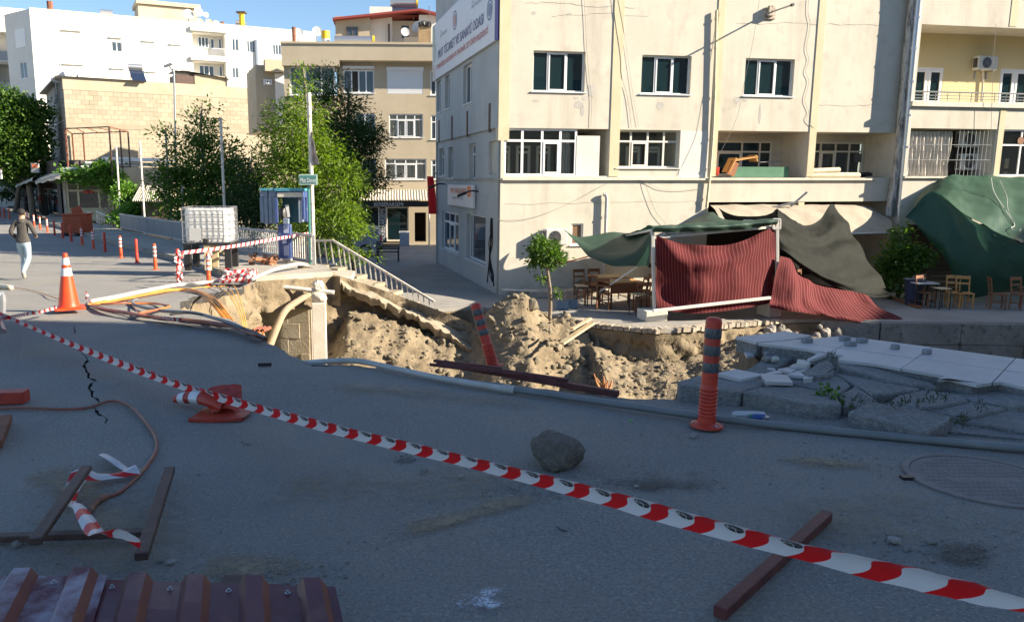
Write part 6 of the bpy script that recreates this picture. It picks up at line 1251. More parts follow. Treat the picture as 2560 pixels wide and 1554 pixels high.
dup(ch, gp_(2490, 772), 1.2, 'dark chair under the right edge of the bright green tarpaulin'); dup(ch, gp_(2550, 774), .2, 'dark chair cut by the right edge of the photo'); dup(ch, A(1978, 720, 23.5) * 0 + gp_(2000, 748), .3, 'wooden chair glimpsed between the black tarpaulin and the slumped curtain')
b = MB(); b.lathe([(.0, 0), (.22, 0), (.28, .75), (.3, .8), (0, .8)], gp_(2282, 762), 14); bn = thing('waste_bin', 'dark blue bin beside the shrub at right', 'bin', gp_(2282, 762)); b.build('body', mat('navy_bin', (.03, .04, .08), rough=.5), bn)
# ledge and clutter along the wall
ld = thing('wall_ledge', 'low concrete ledge along the foot of the cream wall', 'ledge', PM.at(3, ZP)); b = MB(); b.pbox(PM, .8, PM.px(1772, 700)[0], ZP, ZP + .22, .02, .9); b.build('ledge', concrete, ld, bevel=.02)
dk_ = thing('bench', 'dark long bench against the cream wall behind the tables', 'bench', PM.at(6.5, ZP + .22)); b = MB(); b.pbox(PM, 5.2, 7.9, ZP + .6, ZP + .66, .3, .7); b.build('seat', dark_steel, dk_); b = MB(); b.pbox(PM, 5.2, 7.9, ZP + .85, ZP + 1.0, .25, .3); b.build('backrest', dark_steel, dk_)
for s in (5.4, 7.6): b = MB(); b.pbox(PM, s, s + .06, ZP + .22, ZP + 1.0, .27, .34); b.build('leg', dark_steel, dk_)
for i, (u, lb) in enumerate(((1406, 'left of two blue planter boxes with dry flowers'), (1428, 'right of two blue planter boxes with dry flowers'))):
 p = gp_(u, 772 + i * -2); o = thing('planter_box', lb, 'planter', p); b = MB(); b.obox(p + Vector((0, 0, .13)), (.17, 0, 0), (0, .12, 0), (0, 0, .13)); b.build('box', mat('blue_planter', (.12, .2, .3), (.2, .27, .34), scale=6, rough=.6), o, bevel=.015); n = 60; pts = np.array(p) + np.array([0, 0, .3]) + np.random.normal(0, .08, (n, 3)); fl_ = leaves('dry_flowers', pts, np.tile([0, 0, 1.], (n, 1)), .1, .05, mat('dry_flower', (.5, .4, .3), rough=.8), o, -.1); tag(fl_, kind='stuff')
ps = mat('scrap_panel', (.5, .48, .42), (.6, .58, .52), scale=3, rough=.8)
o = thing('scrap_boards', 'flat white scrap boards stacked at the foot of the wall', 'boards', gp_(1320, 745))
for i, (u0, v0, u1, v1) in enumerate(((1262, 738, 1352, 728), (1270, 744, 1370, 736), (1280, 741, 1340, 732), (1258, 748, 1368, 744))): b = MB(); b.beam(gp_(u0, v0) + Vector((0, .8 - i * .2, .06 * i + .1)), gp_(u1, v1) + Vector((0, .8 - i * .2, .1 + .03 * i)), .35, .03); b.build('board', ps, o)
o = thing('tree_root_pile', 'brown lumps of earth and roots on the wall ledge', 'pile', PM.at(3.2, ZP + .22))
for i in range(4): place(rock_mesh('lump', 80 + i, 2, .3, .8, soil_dark), 'lump', o, PM.at(2.8 + i * .35, ZP + .36, .4), (0, 0, i), (.24, .2, .2))
b = MB(); p = A(2330, 760, 24); b.beam(at_z(2225, 745, ZP) + Vector((0, 0, .05)), at_z(2300, 772, ZP) + Vector((0, 0, .05)), .15, .05); tag(b.build('plank', wood_d, origin=p), 'dark plank lying on the terrace floor in front of the chairs at right', 'plank')
# mesh of the far stream wall in shade
fw = thing('stream_wall', 'shaded concrete wall of the stream below the terrace at right', 'wall', (TE[14].x, TE[14].y, -4)); L_ = TE[13:]
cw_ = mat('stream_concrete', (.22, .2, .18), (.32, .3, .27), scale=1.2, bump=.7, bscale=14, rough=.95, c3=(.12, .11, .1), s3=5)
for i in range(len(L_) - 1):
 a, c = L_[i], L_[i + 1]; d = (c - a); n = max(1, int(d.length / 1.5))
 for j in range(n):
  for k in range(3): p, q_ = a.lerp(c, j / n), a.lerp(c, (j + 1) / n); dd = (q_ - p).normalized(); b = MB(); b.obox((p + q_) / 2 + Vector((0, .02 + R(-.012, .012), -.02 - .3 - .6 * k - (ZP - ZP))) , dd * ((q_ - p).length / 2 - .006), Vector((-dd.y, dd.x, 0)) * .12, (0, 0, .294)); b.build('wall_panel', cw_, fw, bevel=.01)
b = MB(); b.grid([[p + Vector((0, .1, -.0)) for p in L_], [p + Vector((0, .1, -2.2)) for p in L_]]); b.build('backing', soil_dark, fw)
# rough stones in the shaded bank between the pavers and the concrete wall
sw_ = thing('stone_bank', 'bank of rough stones between the paver edge and the shaded stream wall', 'wall', TE[12] + Vector((0, 0, -1)))
stone_m = mat('bank_stone', (.25, .23, .2), (.36, .33, .29), scale=4, bump=.6, bscale=14, rough=.95, vary=.2); rks = [rock_mesh('stone', 100 + i, 2, .3, .9, stone_m) for i in range(6)]
for i in range(70):
 t_ = R(0, 1); p = TE[11].lerp(TE[12], t_ * 2) if t_ < .5 else TE[12].lerp(TE[14], (t_ - .5) * 2); p = Vector((p.x, p.y, ZP)); s = R(.07, .2); place(rks[i % 6], 'stone', sw_, p + Vector((0, -.12 + R(-.08, .05), -.15 - R(0, 1.0))), (R(0, 6), R(0, 6), R(0, 6)), (s * 1.2, s, s))
# bollards along the kerb
def make_bollard(col, band, label, bands=3, h=.75, ribs=True):
 t = thing('flexible_bollard', label, 'bollard', (0, 0, 0), 0, 'flexible bollards along the road'); b = MB(); k = h / .75; r = .048
 prof = [(.055, .03), (.053, .06)]; z = .07
 if ribs:
  while z < .27: prof += [(.052, z), (.054, z + .006), (.054, z + .016), (.050, z + .02)]; z += .026
 prof += [(r, .3), (r, h - .03), (r * .93, h - .012), (r * .7, h - .002), (0.001, h)]
 b.lathe(prof, n=20); b.build('post', col, t, smooth_angle=50); b = MB(); b.lathe([(.10, 0), (.098, .012), (.07, .024), (.055, .032)], n=22); b.build('base', col, t, smooth_angle=50)
 for i in range(bands): zz = h * (.86 - i * .155); b = MB(); b.lathe([(r + .0015, zz - .034), (r + .0025, zz - .031), (r + .0025, zz + .031), (r + .0015, zz + .034)], n=20); b.build('reflective_band', band, t, smooth_angle=50)
 for a in range(3): b = MB(); b.lathe([(.0, .026), (.008, .026), (.008, .016)], (.083 * math.cos(a * 2.1 + .5), .083 * math.sin(a * 2.1 + .5), 0), 6); b.build('bolt', grey_steel, t)
 return t
bo_o = make_bollard(orange_m, refl_m, 'orange bollard with three white bands, last one before the broken kerb'); bo_o.location = on_road(522, 716); bo_o.rotation_euler = (.01, .02, .3)
def bol(src, u, v, label, rot=(0, 0, 0), sc=1): return dup(src, on_road(u, v), 0, label, rot=rot, scale=sc)
bol(bo_o, 389, 674, 'orange-red bollard with bright white bands, second sunlit one left of the tape-wrapped bollard', (.02, -.02, 1))
bol(bo_o, 303, 645, 'orange bollard with white bands halfway along the kerb, beside the water tank shade', (0, .03, 2)); bol(bo_o, 234, 622, 'orange bollard with white bands right of the orange skip shadow'); bol(bo_o, 206, 612, 'orange bollard directly right of the orange skip', (.03, 0, 0))
bo_r = make_bollard(red_m, refl_dull, 'plain worn red bollard without bright bands, third from the tape-wrapped one', 0); bo_r.location = on_road(343, 657)
bol(bo_r, 263, 630, 'plain dark red bollard between two banded ones along the kerb', (.02, 0, .6)); bol(bo_r, 179, 604, 'faded red bollard in front of the orange skip', (0, -.03, 0)); bol(bo_r, 157, 596, 'faded red bollard at the left corner of the orange skip'); bol(bo_r, 137, 588, 'dark red bollard left of the orange skip')
for i, (u, v) in enumerate(((119, 581), (101, 574), (86, 567), (69, 556), (24, 548), (11, 545), (1, 543))): bol(bo_o if i < 4 else bo_r, u, v, ['banded orange bollard nearest to the left of the dark red one by the skip', 'banded orange bollard to the right of the walking person', 'banded orange bollard just right of the walking person', 'banded orange bollard half hidden behind the walking person', 'small far red bollard left of the walking person, rightmost of three', 'small far red bollard left of the walking person, middle of three', 'small far red bollard cut by the left edge'][i])
tp = bol(bo_r, 447, 696, 'red bollard wrapped in torn warning tape')
nb_ = make_bollard(red_m, refl_dull, 'big red bollard with three dull bands standing in the foreground shade'); nb_.location = on_road(1766, 1064); nb_.rotation_euler = (0, .015, .4); nb_.scale = (1.1, 1.1, 1.0)
lb = dup(nb_, at_z(1242, 955, -.02) * 0 + Vector((0.62, 7.4, -.33)), 0, 'red bollard leaning to the left at the edge of the hole')
q0, q1 = A(1234, 918, 7.25), A(1188, 758, 7.35); dz = (q1 - q0); lb.location = q0; lb.rotation_euler = dz.to_track_quat('Z', 'X').to_euler(); lb.scale = (1.02, 1.02, dz.length / .75)
# cones
def make_cone(label, h=.72):
 t = thing('traffic_cone', label, 'traffic cone', (0, 0, 0), 0, 'traffic cones on the road'); cm = MATS.get('cone_orange') or mat('cone_orange', (.82, .07, .012), (.72, .055, .012), scale=5, rough=.42)
 f = lambda z: lerp(.135, .028, z / h); b = MB(); b.lathe([(f(.03) + .012, .028), (f(.03), .045)] + [(f(h * k / 12), h * k / 12) for k in range(1, 13)] + [(.018, h + .004), (.001, h)], n=28); b.build('body', cm, t, smooth_angle=50)
 b = MB(); c = [(.19, .19), (-.19, .19), (-.19, -.19), (.19, -.19)]; pts = []
 for i in range(4):
  for a in range(5): an = math.pi / 4 * 0 + i * math.pi / 2 + a * math.pi / 8; pts.append((c[i][0] * .82 + .034 * math.cos(an), c[i][1] * .82 + .034 * math.sin(an)))
 b.prism(pts, 0, .026); b.build('base', cm, t, bevel=.006)
 for z0, z1 in ((.60, .74), (.80, .92)): b = MB(); b.lathe([(f(h * z0) + .002, h * z0), (f(h * z1) + .002, h * z1)], n=28); b.build('reflective_band', refl_m, t, smooth_angle=50)
 return t
cn1 = make_cone('upright orange traffic cone with two white bands in the sun'); cn1.location = at_z(173, 771, 0); cn1.rotation_euler = (0, 0, .5)
# crushed cone lying on its side
cn2 = thing('traffic_cone', 'crushed orange traffic cone lying on its side in the shade', 'traffic cone', at_z(560, 1040, 0), 0, 'traffic cones on the road'); cm = MATS['cone_orange']
old_orange = mat('dirty_orange', (.48, .05, .022), (.4, .04, .02), scale=5, rough=.5, c3=(.28, .03, .02), s3=9)
q = lambda u, v, y: A(u, v, y * .972)
ya = 5.55; b = MB(); axis = [q(437, 997, 5.75), q(468, 993, 5.72), q(500, 992, 5.68), q(535, 1000, 5.62), q(570, 1012, 5.58)]; rad = [.03, .055, .068, .085, .1]
def flat_tube(b, ax, rad, sq, mi=0, n=18):
 rows = []
 for i, p in enumerate(ax):
  d = (ax[min(i + 1, len(ax) - 1)] - ax[max(i - 1, 0)]).normalized(); s = d.cross(Vector((0, 0, 1))).normalized(); w = s.cross(d)
  rows.append([p + s * rad[i] * math.cos(a * 6.2832 / n) + w * rad[i] * sq[i] * math.sin(a * 6.2832 / n) for a in range(n + 1)])
 b.grid(rows, mi)
ax = [cat_rom(axis, i / 16) for i in range(17)]; rr = [float(np.interp(i / 16, [0, .25, .5, .75, 1], rad)) for i in range(17)]
flat_tube(b, ax, rr, [lerp(.85, .55, i / 16) for i in range(17)]); b.build('body', old_orange, cn2, smooth=True)
for a, c in ((2, 4), (6, 9)): b = MB(); flat_tube(b, ax[a:c + 1], [r + .003 for r in rr[a:c + 1]], [lerp(.85, .55, i / 16) for i in range(a, c + 1)]); b.build('reflective_band', refl_m, cn2, smooth=True)
b = MB(); g = []
g0, g1, g2, g3 = q(470, 1046, 5.35), q(606, 1045, 5.35), q(634, 1022, 5.6), q(510, 1020, 5.65)
P_, UV = sheet([[g3, q(560, 1012, 5.7), g2], [q(490, 1034, 5.5), q(560, 1034, 5.52), q(622, 1034, 5.48)], [g0, q(540, 1049, 5.34), g1]], 16, 10, .004, 3, 1); b.grid(P_); b.grid([[p - Vector((0, 0, .022)) for p in r] for r in P_], flip=True); b.grid([P_[-1], [p - Vector((0, 0, .022)) for p in P_[-1]]]); b.build('base', old_orange, cn2, smooth=True)
b = MB(); P_, UV = sheet([[q(500, 992, 5.72), q(540, 965, 5.72), q(602, 963, 5.7)], [q(530, 1000, 5.66), q(570, 990, 5.6), q(603, 985, 5.62)], [q(552, 1012, 5.6), q(585, 1012, 5.55), q(604, 1012, 5.58)]], 16, 12, .006, 3, 4, fold=.008, ff=2); b.grid(P_); b.grid([[p + Vector((0, .02, 0)) for p in r] for r in P_]); b.build('bent_base', old_orange, cn2, smooth=True)
b = MB(); P_, UV = sheet([[q(520, 1018, 5.6), q(548, 1000, 5.58), q(590, 1005, 5.56)], [q(530, 1032, 5.5), q(565, 1020, 5.5), q(600, 1030, 5.5)]], 14, 8, .008, 4, 8); b.grid(P_); b.build('skirt', old_orange, cn2, smooth=True)
# water tank (caged) on pallet
ty = 20.2; c0 = A(516, 640, ty); tw, td, th = 1.18, 1.0, 1.0
tk = thing('caged_water_tank', 'white caged water tank on a black pallet at the edge of the bridge pavement', 'water tank', (c0.x, c0.y, z_road(c0.x, ty) + .15), 0); zt_ = A(516, 519, ty).z; zb_ = A(516, 607, ty).z; ang = -.5
ex = Vector((math.cos(.05), math.sin(.05), 0)); ey = Vector((-math.sin(.05), math.cos(.05), 0)); cc = Vector((c0.x, ty + .5, 0))
wt = mat('milky_plastic', (.84, .83, .79), (.88, .87, .84), scale=3, rough=.45, tr=.3)
b = MB()
for k in range(4):   # bulging bottle with soft vertical ribs
 pass
rows = []
for i in range(15):
 z = lerp(zb_ + .02, zt_ - .03, i / 14); r = []
 for j in range(65):
  a = j / 64 * 6.2832; cx_, cy_ = math.cos(a), math.sin(a); e = .28; px_ = math.copysign(abs(cx_) ** e, cx_); py_ = math.copysign(abs(cy_) ** e, cy_)
  bul = 1 - .03 * (abs(i - 7) / 7) ** 6 - .012 * (math.sin(i * 2.1) ** 2); r.append(cc + ex * px_ * tw * .485 * bul + ey * py_ * td * .48 * bul + Vector((0, 0, z)))
 rows.append(r)
b.grid(rows); b.poly([p for p in rows[-1][:-1]]); b.build('bottle', wt, tk, smooth_angle=50)
b = MB(); b.lathe([(.0, 0), (.09, 0), (.09, .04), (0, .05)], cc + Vector((0, 0, zt_ - .03)), 14); b.build('cap', black_m, tk)
def cbar(p, q_): b = MB(); b.tube([p, q_], .008, 5); b.build('cage_bar', grey_steel, tk)
corn = [cc + ex * sx * tw * .51 + ey * sy * td * .51 for sx, sy in ((-1, -1), (1, -1), (1, 1), (-1, 1))]
for i in range(6):
 z = lerp(zb_, zt_, i / 5)
 for a in range(4): cbar(corn[a] + Vector((0, 0, z)), corn[(a + 1) % 4] + Vector((0, 0, z)))
for a in range(4):
 n = 8 if a % 2 == 0 else 7
 for i in range(n): p = corn[a].lerp(corn[(a + 1) % 4], i / n); cbar(p + Vector((0, 0, zb_)), p + Vector((0, 0, zt_)))
b = MB(); b.obox(cc - ey * td * .518 - ex * .28 + Vector((0, 0, zb_ + .22)), ex * .15, ey * .003, (0, 0, .16)); b.build('label_plate', mat('grey_plate', (.5, .5, .48), rough=.5), tk)
zg = z_road(c0.x, ty) + .15
b = MB(); b.obox(cc + Vector((0, 0, zb_ - .03)), ex * tw * .52, ey * td * .52, (0, 0, .03)); b.build('pallet_deck', black_m, tk)
for sx in (-1, 0, 1):
 for sy in (-1, 1): b = MB(); b.obox(cc + ex * sx * tw * .44 + ey * sy * td * .42 + Vector((0, 0, (zb_ - .06 + zg) / 2)), ex * .08, ey * .08, (0, 0, max(.03, (zb_ - .06 - zg) / 2))); b.build('pallet_block', black_m if sx else wood_m, tk)
b = MB(); b.obox(cc - ey * td * .6 + Vector((.0, 0, zb_ + .06)), ex * .06, ey * .08, (0, 0, .05)); b.build('valve', black_m, tk)
# stones and broken bricks on the bridge pavement
pz = on_road(564, 636, .15); o = place(rock_mesh('boulder', 5, 3, .3, .7, mat('tan_rock', (.42, .32, .17), (.52, .42, .25), scale=4, bump=.5, bscale=12, rough=.95)), 'boulder', None, pz + Vector((0, 0, .14)), (0, 0, 1), (.36, .26, .22)); tag(o, 'tan rock on the bridge pavement right of the water tank', 'rock')
bp = thing('broken_bricks', 'heap of broken orange bricks in front of the bridge railing', 'brick heap', on_road(660, 658, .15)); br = mat('orange_brick', (.3, .12, .06), (.4, .2, .11), scale=5, bump=.3, rough=.9, vary=.3)
for i in range(26): b = MB(); b.obox((0, 0, 0), (R(.05, .13), 0, 0), (0, R(.04, .08), 0), (0, 0, R(.02, .05))); me = b.mesh('brick'); me.materials.append(br); place(me, 'brick', bp, on_road(660 + R(-32, 32), 656 + R(-4, 7), .15) + Vector((0, 0, R(.03, .16))), (R(-.6, .6), R(-.6, .6), R(0, 6)))
for u, v, lb in ((590, 664, 'small stone lying on the bridge pavement near the kerb'), (548, 646, 'flat stone under the tan rock')): o = place(rock_mesh('stone', u, 2, .3, .6, rubble_m), 'stone', None, on_road(u, v, .15) + Vector((0, 0, .03)), (0, 0, 1), (.11, .08, .06)); tag(o, lb, 'stone')
# bridge railing
rl = thing('bridge_railing', 'grey steel railing with panels along the bridge pavement', 'railing', RAILP[0]); gp2 = mat('blue_grey_panel', (.12, .14, .17), (.17, .19, .22), scale=3, rough=.5); rg = mat('grey_rail', (.33, .33, .33), (.42, .41, .4), scale=5, rough=.5, c3=(.25, .16, .1), s3=9)
RP = [RAILP[0], RAILP[1], RAILP[1].lerp(RAILP[2], .5), RAILP[2], RAILP[2].lerp(RAILP[3], .5), RAILP[3]]; hh = .82
for i in range(len(RP) - 1):
 p, q_ = RP[i], RP[i + 1]; u3 = Vector((0, 0, 1)); b = MB(); b.beam(p + u3 * hh, q_ + u3 * hh, .07, .07); b.beam(p + u3 * .1, q_ + u3 * .1, .05, .05); b.build('rail', rg, rl)
 b = MB(); b.beam(p, p + u3 * (hh + .02), .09, .09); b.build('post', rg, rl)
 if i < 3:
  n = int((q_ - p).length / .16)
  for j in range(1, n): c = p.lerp(q_, j / n); b = MB(); b.beam(c + u3 * .1, c + u3 * hh, .022, .05, up=(q_ - p)); b.build('baluster', rail_m if i == 0 else rg, rl)
 else:
  n = 4; d = (q_ - p) / n
  for j in range(n): c = p + d * (j + .5); b = MB(); b.obox(c + u3 * .46, d * .49, Vector((-d.y, d.x, 0)).normalized() * .008, (0, 0, .34)); b.build('panel', gp2, rl)
# stair railing going down to the plaza
sr = thing('stair_railing', 'white stair railing sloping down from the kiosk to the plaza', 'railing', A(785, 660, 24.0)); tp0, tp1, tp2 = A(781, 602, 24.0), A(832, 600.6, 23.8), A(1086, 754, 22.4); bt0, bt1, bt2 = A(786, 661, 24.0), A(841, 660, 23.8), A(1090, 786, 22.4)
b = MB(); b.beam(tp0, tp1, .06, .06); b.beam(tp1, tp2, .06, .06); b.build('top_rail', rail_m, sr); b = MB(); b.beam(bt0, bt1, .05, .05); b.build('bottom_rail', rail_m, sr)
for i in range(23):
 if i < 4: t_ = i / 3.4; p, q_ = bt0.lerp(bt1, min(1, t_)), tp0.lerp(tp1, min(1, t_))
 else: t_ = (i - 3) / 19; p, q_ = bt1.lerp(bt2, t_), tp1.lerp(tp2, t_)
 b = MB(); b.beam(p - Vector((0, 0, .06 if i > 3 else 0)), q_, .035, .035); b.build('baluster', rail_m, sr)
# telephone kiosk
kp = on_road(703, 655, .15); KY = kp.y; kz = kp.z
tk_ = thing('telephone_kiosk', 'blue open telephone kiosk with a missing phone, standing on the bridge pavement', 'telephone kiosk', kp); bl_ = mat('kiosk_blue', (.04, .07, .22), (.06, .10, .27), scale=5, rough=.5, c3=(.14, .17, .24), s3=8); tl_ = mat('kiosk_teal', (.05, .22, .3), (.08, .3, .36), scale=5, rough=.5); gb = mat('kiosk_grey_blue', (.14, .2, .28), (.22, .28, .36), scale=5, rough=.5); kin = mat('kiosk_inside', (.03, .12, .15), rough=.6)
def kx(u, v, y=0): return A(u, v, KY + y)
def kbox(u0, v0, u1, v1, y0, y1, name, m, bv=.01): a, c = kx(u0, v1), kx(u1, v0); b = MB(); b.box(a.x, c.x, KY + y0, KY + y1, a.z, c.z); return b.build(name, m, tk_, bevel=bv)
pdm = kbox(699, 561, 727, 647, -.1, .15, 'pedestal', bl_)
for (u0, v0, u1, v1) in ((711, 562, 723, 582), (710, 588, 726, 596), (708, 597, 718, 608), (712, 613, 723, 638)): kbox(u0, v0, u1, v1, -.115, -.1, 'pedestal_print', mat('kiosk_print', (.35, .4, .55), rough=.5) if 'kiosk_print' not in MATS else MATS['kiosk_print'], 0)
kbox(702, 645, 729, 652, -.12, .17, 'foot', rail_m); kbox(716, 651, 722, 660, -.05, .05, 'foot', rail_m)
kbox(692, 471, 766, 478, -.35, .5, 'roof', tl_); kbox(695, 478, 763, 494, -.3, .5, 'header', bl_); hd = kbox(699, 481, 759, 492, -.315, -.3, 'header_plate', mat('kiosk_header', (.6, .57, .45), rough=.5), 0)
class KP: e = Vector((1, 0, 0)); n = Vector((0, -1, 0)); at = staticmethod(lambda s, z, d=0: Vector((s, KY - .316 - d, z)))
a, c = kx(732, 490.5), kx(757, 483); s_ = (KY - .316) / KY
text_box('Telefon', KP, a.x * s_, c.x * s_, a.z * 1 + (1 - s_) * (1.65 - a.z), c.z + (1 - s_) * (1.65 - c.z), lt_g, tk_, d=0, ext=.003)
kbox(693, 492, 699, 556, -.3, -.22, 'post', bl_); kbox(759, 492, 765, 548, -.3, -.22, 'post', bl_); kbox(700, 493, 760, 558, .42, .46, 'back_panel', kin); kbox(745, 494, 748, 558, .1, .4, 'side_strip', gb); kbox(751, 494, 754, 556, .1, .4, 'side_strip', gb); kbox(757, 494, 763, 556, .35, .45, 'side_strip', bl_)
for k, (u0, u1) in enumerate(((653, 672), (674, 693))):
 kbox(u0, 471, u1, 477, -.25, .45, 'roof', tl_); kbox(u0 + 1, 478, u1, 492, -.2, .45, 'header', gb); kbox(u0 + 2, 492, u0 + 9, 556 + k * 2, -.2, -.12, 'slat', gb); kbox(u1 - 7, 492, u1, 560, -.2, -.12, 'slat', gb); kbox(u0 + 9, 492, u1 - 7, 550, .3, .34, 'back_panel', kin)
place(rock_mesh('phone_hood', 3, 3, .12, 1.3, black_m), 'phone_hood', tk_, kx(710, 535, .1), (0, 0, 0), (.14, .16, .17)); b = MB(); p = [kx(712, 513, .02), kx(721, 511, .02), kx(725, 542, .02), kx(719, 543, .02), kx(717, 530, .02)]; b.poly(p); b.poly([v + Vector((0, .02, 0)) for v in p][::-1]); b.build('torn_panel', frame_w, tk_); kbox(709, 546, 722, 560, -.08, .1, 'phone_base', gb)
# street name sign
sp_ = thing('street_sign', 'green street sign reading Mut Deresi on a green post beside the flagpole', 'sign', A(775, 660, KY - .1)); yy = min(KY, at_z(785, 660, z_road(-3.7, 24) + .15).y) - .14; b = MB(); b.tube([Vector((A(776, 658, yy).x, yy, z_road(0, yy) + .15)), A(771, 464, yy)], .035, 8); b.build('post', mat('green_post', (.05, .2, .17), rough=.5), sp_)
a, c = A(748, 462, yy - .06), A(793, 436, yy - .06); b = MB(); b.box(a.x, c.x, yy - .08, yy - .05, a.z, c.z); b.build('plate', mat('sign_border', (.45, .6, .56), rough=.5), sp_); b = MB(); b.box(a.x + .03, c.x - .03, yy - .086, yy - .08, a.z + .03, c.z - .03); b.build('face', mat('sign_green', (.05, .2, .18), (.1, .25, .23), scale=5, rough=.45), sp_)
class SP: e = Vector((1, 0, 0)); n = Vector((0, -1, 0)); at = staticmethod(lambda s, z, d=0: Vector((s, yy - .088 - d, z)))
text_box('Mut Deresi', SP, a.x + .045, c.x - .04, a.z + .06, lerp(a.z, c.z, .66), frame_w, sp_, d=0, ext=.003)
# orange skip, van, bench
sk = thing('orange_skip', 'rusty orange wheeled container with a raised flap on the bridge pavement', 'container', on_road(178, 590)); sy = on_road(178, 590).y; om = mat('skip_orange', (.42, .075, .02), (.33, .06, .02), scale=3, rough=.6, c3=(.22, .06, .03), s3=7)
a, c = A(158, 585, sy), A(202, 538, sy); b = MB(); b.box(a.x, c.x, sy, sy + 1.3, a.z, c.z); b.build('body', om, sk, bevel=.03); b = MB(); b.box(a.x - .05, c.x + .05, sy - .05, sy + 1.35, c.z, c.z + .07); b.build('rim', om, sk)
b = MB(); b.beam(A(188, 518, sy + .5), A(198, 540, sy + .5), .5, .08, up=(0, 1, 0)); b.build('flap', om, sk)
for u in (166, 193): b = MB(); b.lathe([(.0, -.06), (.16, -.06), (.16, .06), (0, .06)], A(u, 587, sy + .1) , 14, axis=(1, 0, 0)); b.build('wheel', black_m, sk)
for z in (.25, .55): b = MB(); b.box(a.x - .01, c.x + .01, sy - .03, sy - .001, lerp(a.z, c.z, z), lerp(a.z, c.z, z) + .06); b.build('rib', om, sk)
vy = 39.0; vp = at_y(900, 640, vy); vz = ZP; v0 = A(845, 600, vy).x; v1 = A(953, 600, vy).x; van = thing('parked_van', 'pale blue-grey van parked on the plaza behind the tree', 'van', ((v0 + v1) / 2, vy, vz)); vm = mat('van_paint', (.36, .40, .47), rough=.3, spec=.6); H_ = A(900, 567, vy).z - vz
prof = [(0, .35), (0.02, .9), (.10, H_ - .35), (.25, H_ - .08), (.6, H_), (2.6, H_), (3.2, H_ - .1), (3.7, 1.05), (4.3, .85), (4.4, .4)]; b = MB(); X = lambda s: v1 - s
f0 = [Vector((X(s), vy, vz + z)) for s, z in prof]; f1 = [p + Vector((0, 1.7, 0)) for p in f0]; b.poly(f0); b.poly(f1[::-1]); b.grid([f0 + [f0[0]], f1 + [f1[0]]], flip=True); b.build('body', vm, van, bevel=.05)
b = MB(); b.box(X(3.3), X(2.7), vy - .01, vy + .02, vz + 1.0, vz + H_ - .2); b.build('side_window', glass_d, van); b = MB(); b.box(X(.05), X(0) + .03, vy - .02, vy + .12, vz + .7, vz + 1.1); b.build('tail_light', mat('tail_red', (.5, .02, .02), rough=.3), van); b = MB(); b.box(X(.12), X(-.03), vy - .02, vy + 1.7, vz + .35, vz + .5); b.build('bumper', black_m, van)
for s in (.8, 3.5): b = MB(); b.lathe([(.0, -.1), (.2, -.1), (.32, -.09), (.32, .1), (0, .1)], Vector((X(s), vy + .08, vz + .32)), 18, axis=(0, 1, 0)); w = b.build('wheel', black_m, van); b = MB(); b.lathe([(.0, -.115), (.19, -.112)], Vector((X(s), vy + .08, vz + .32)), 14, axis=(0, 1, 0)); b.build('rim', grey_steel, w)
bn = thing('park_bench', 'black metal bench on the plaza in front of the van', 'bench', at_z(975, 655, ZP)); by = at_z(975, 655, ZP).y; x0, x1 = A(938, 640, by).x, A(998, 640, by).x
for i in range(5): b = MB(); b.box(x0, x1, by + .1 + i * .09, by + .16 + i * .09, ZP + .44, ZP + .47); b.build('seat_slat', black_m, bn)
for i in range(4): b = MB(); b.box(x0, x1, by + .56, by + .59, ZP + .55 + i * .1, ZP + .62 + i * .1); b.build('back_slat', black_m, bn)
for x in (x0 + .1, x1 - .05): b = MB(); b.tube(curve([(x, by + .05, ZP), (x, by + .06, ZP + .62), (x, by + .3, ZP + .7), (x, by + .56, ZP + .62), (x, by + .56, ZP)], 16), .03, 6); b.build('leg', black_m, bn)
# broken pavement on the right: slabs, white tiles, bits
def pxp(l, z=0.): return [tuple(at_z(u, v, z).xy) for u, v in l]
def ccw(P):
 a = sum(P[i][0] * P[(i + 1) % len(P)][1] - P[(i + 1) % len(P)][0] * P[i][1] for i in range(len(P))); return P if a > 0 else P[::-1]
bed = pxp([(1690, 984), (1705, 966), (1780, 952), (1850, 944), (1884, 930), (1898, 908), (1890, 893), (1868, 883), (1858, 866), (1850, 851), (1852, 846), (1964, 833), (2100, 846), (2560, 905), (2700, 925)], -.03)
bed = [(LIPR[-1].x + .5, LIPR[-1].y - .4)] + bed[0:] + [(14, 3.1)]
m = MB(); m.prism(ccw(bed), -3.6, lambda x, y: -.035); tag(m.build('earth_bed', soil_dark), kind='structure')
pv = MB(); pv.prism(ccw([tuple(Vector(p) * .999) for p in pxp([(1700, 974), (1860, 985), (2020, 1016), (2330, 1078), (2560, 1100), (2560, 1010), (2350, 975), (2100, 925), (1960, 940), (1850, 948)], 0)]), -.03, .012); pav = pv.build('broken_pavement', pave); tag(pav, kind='structure')
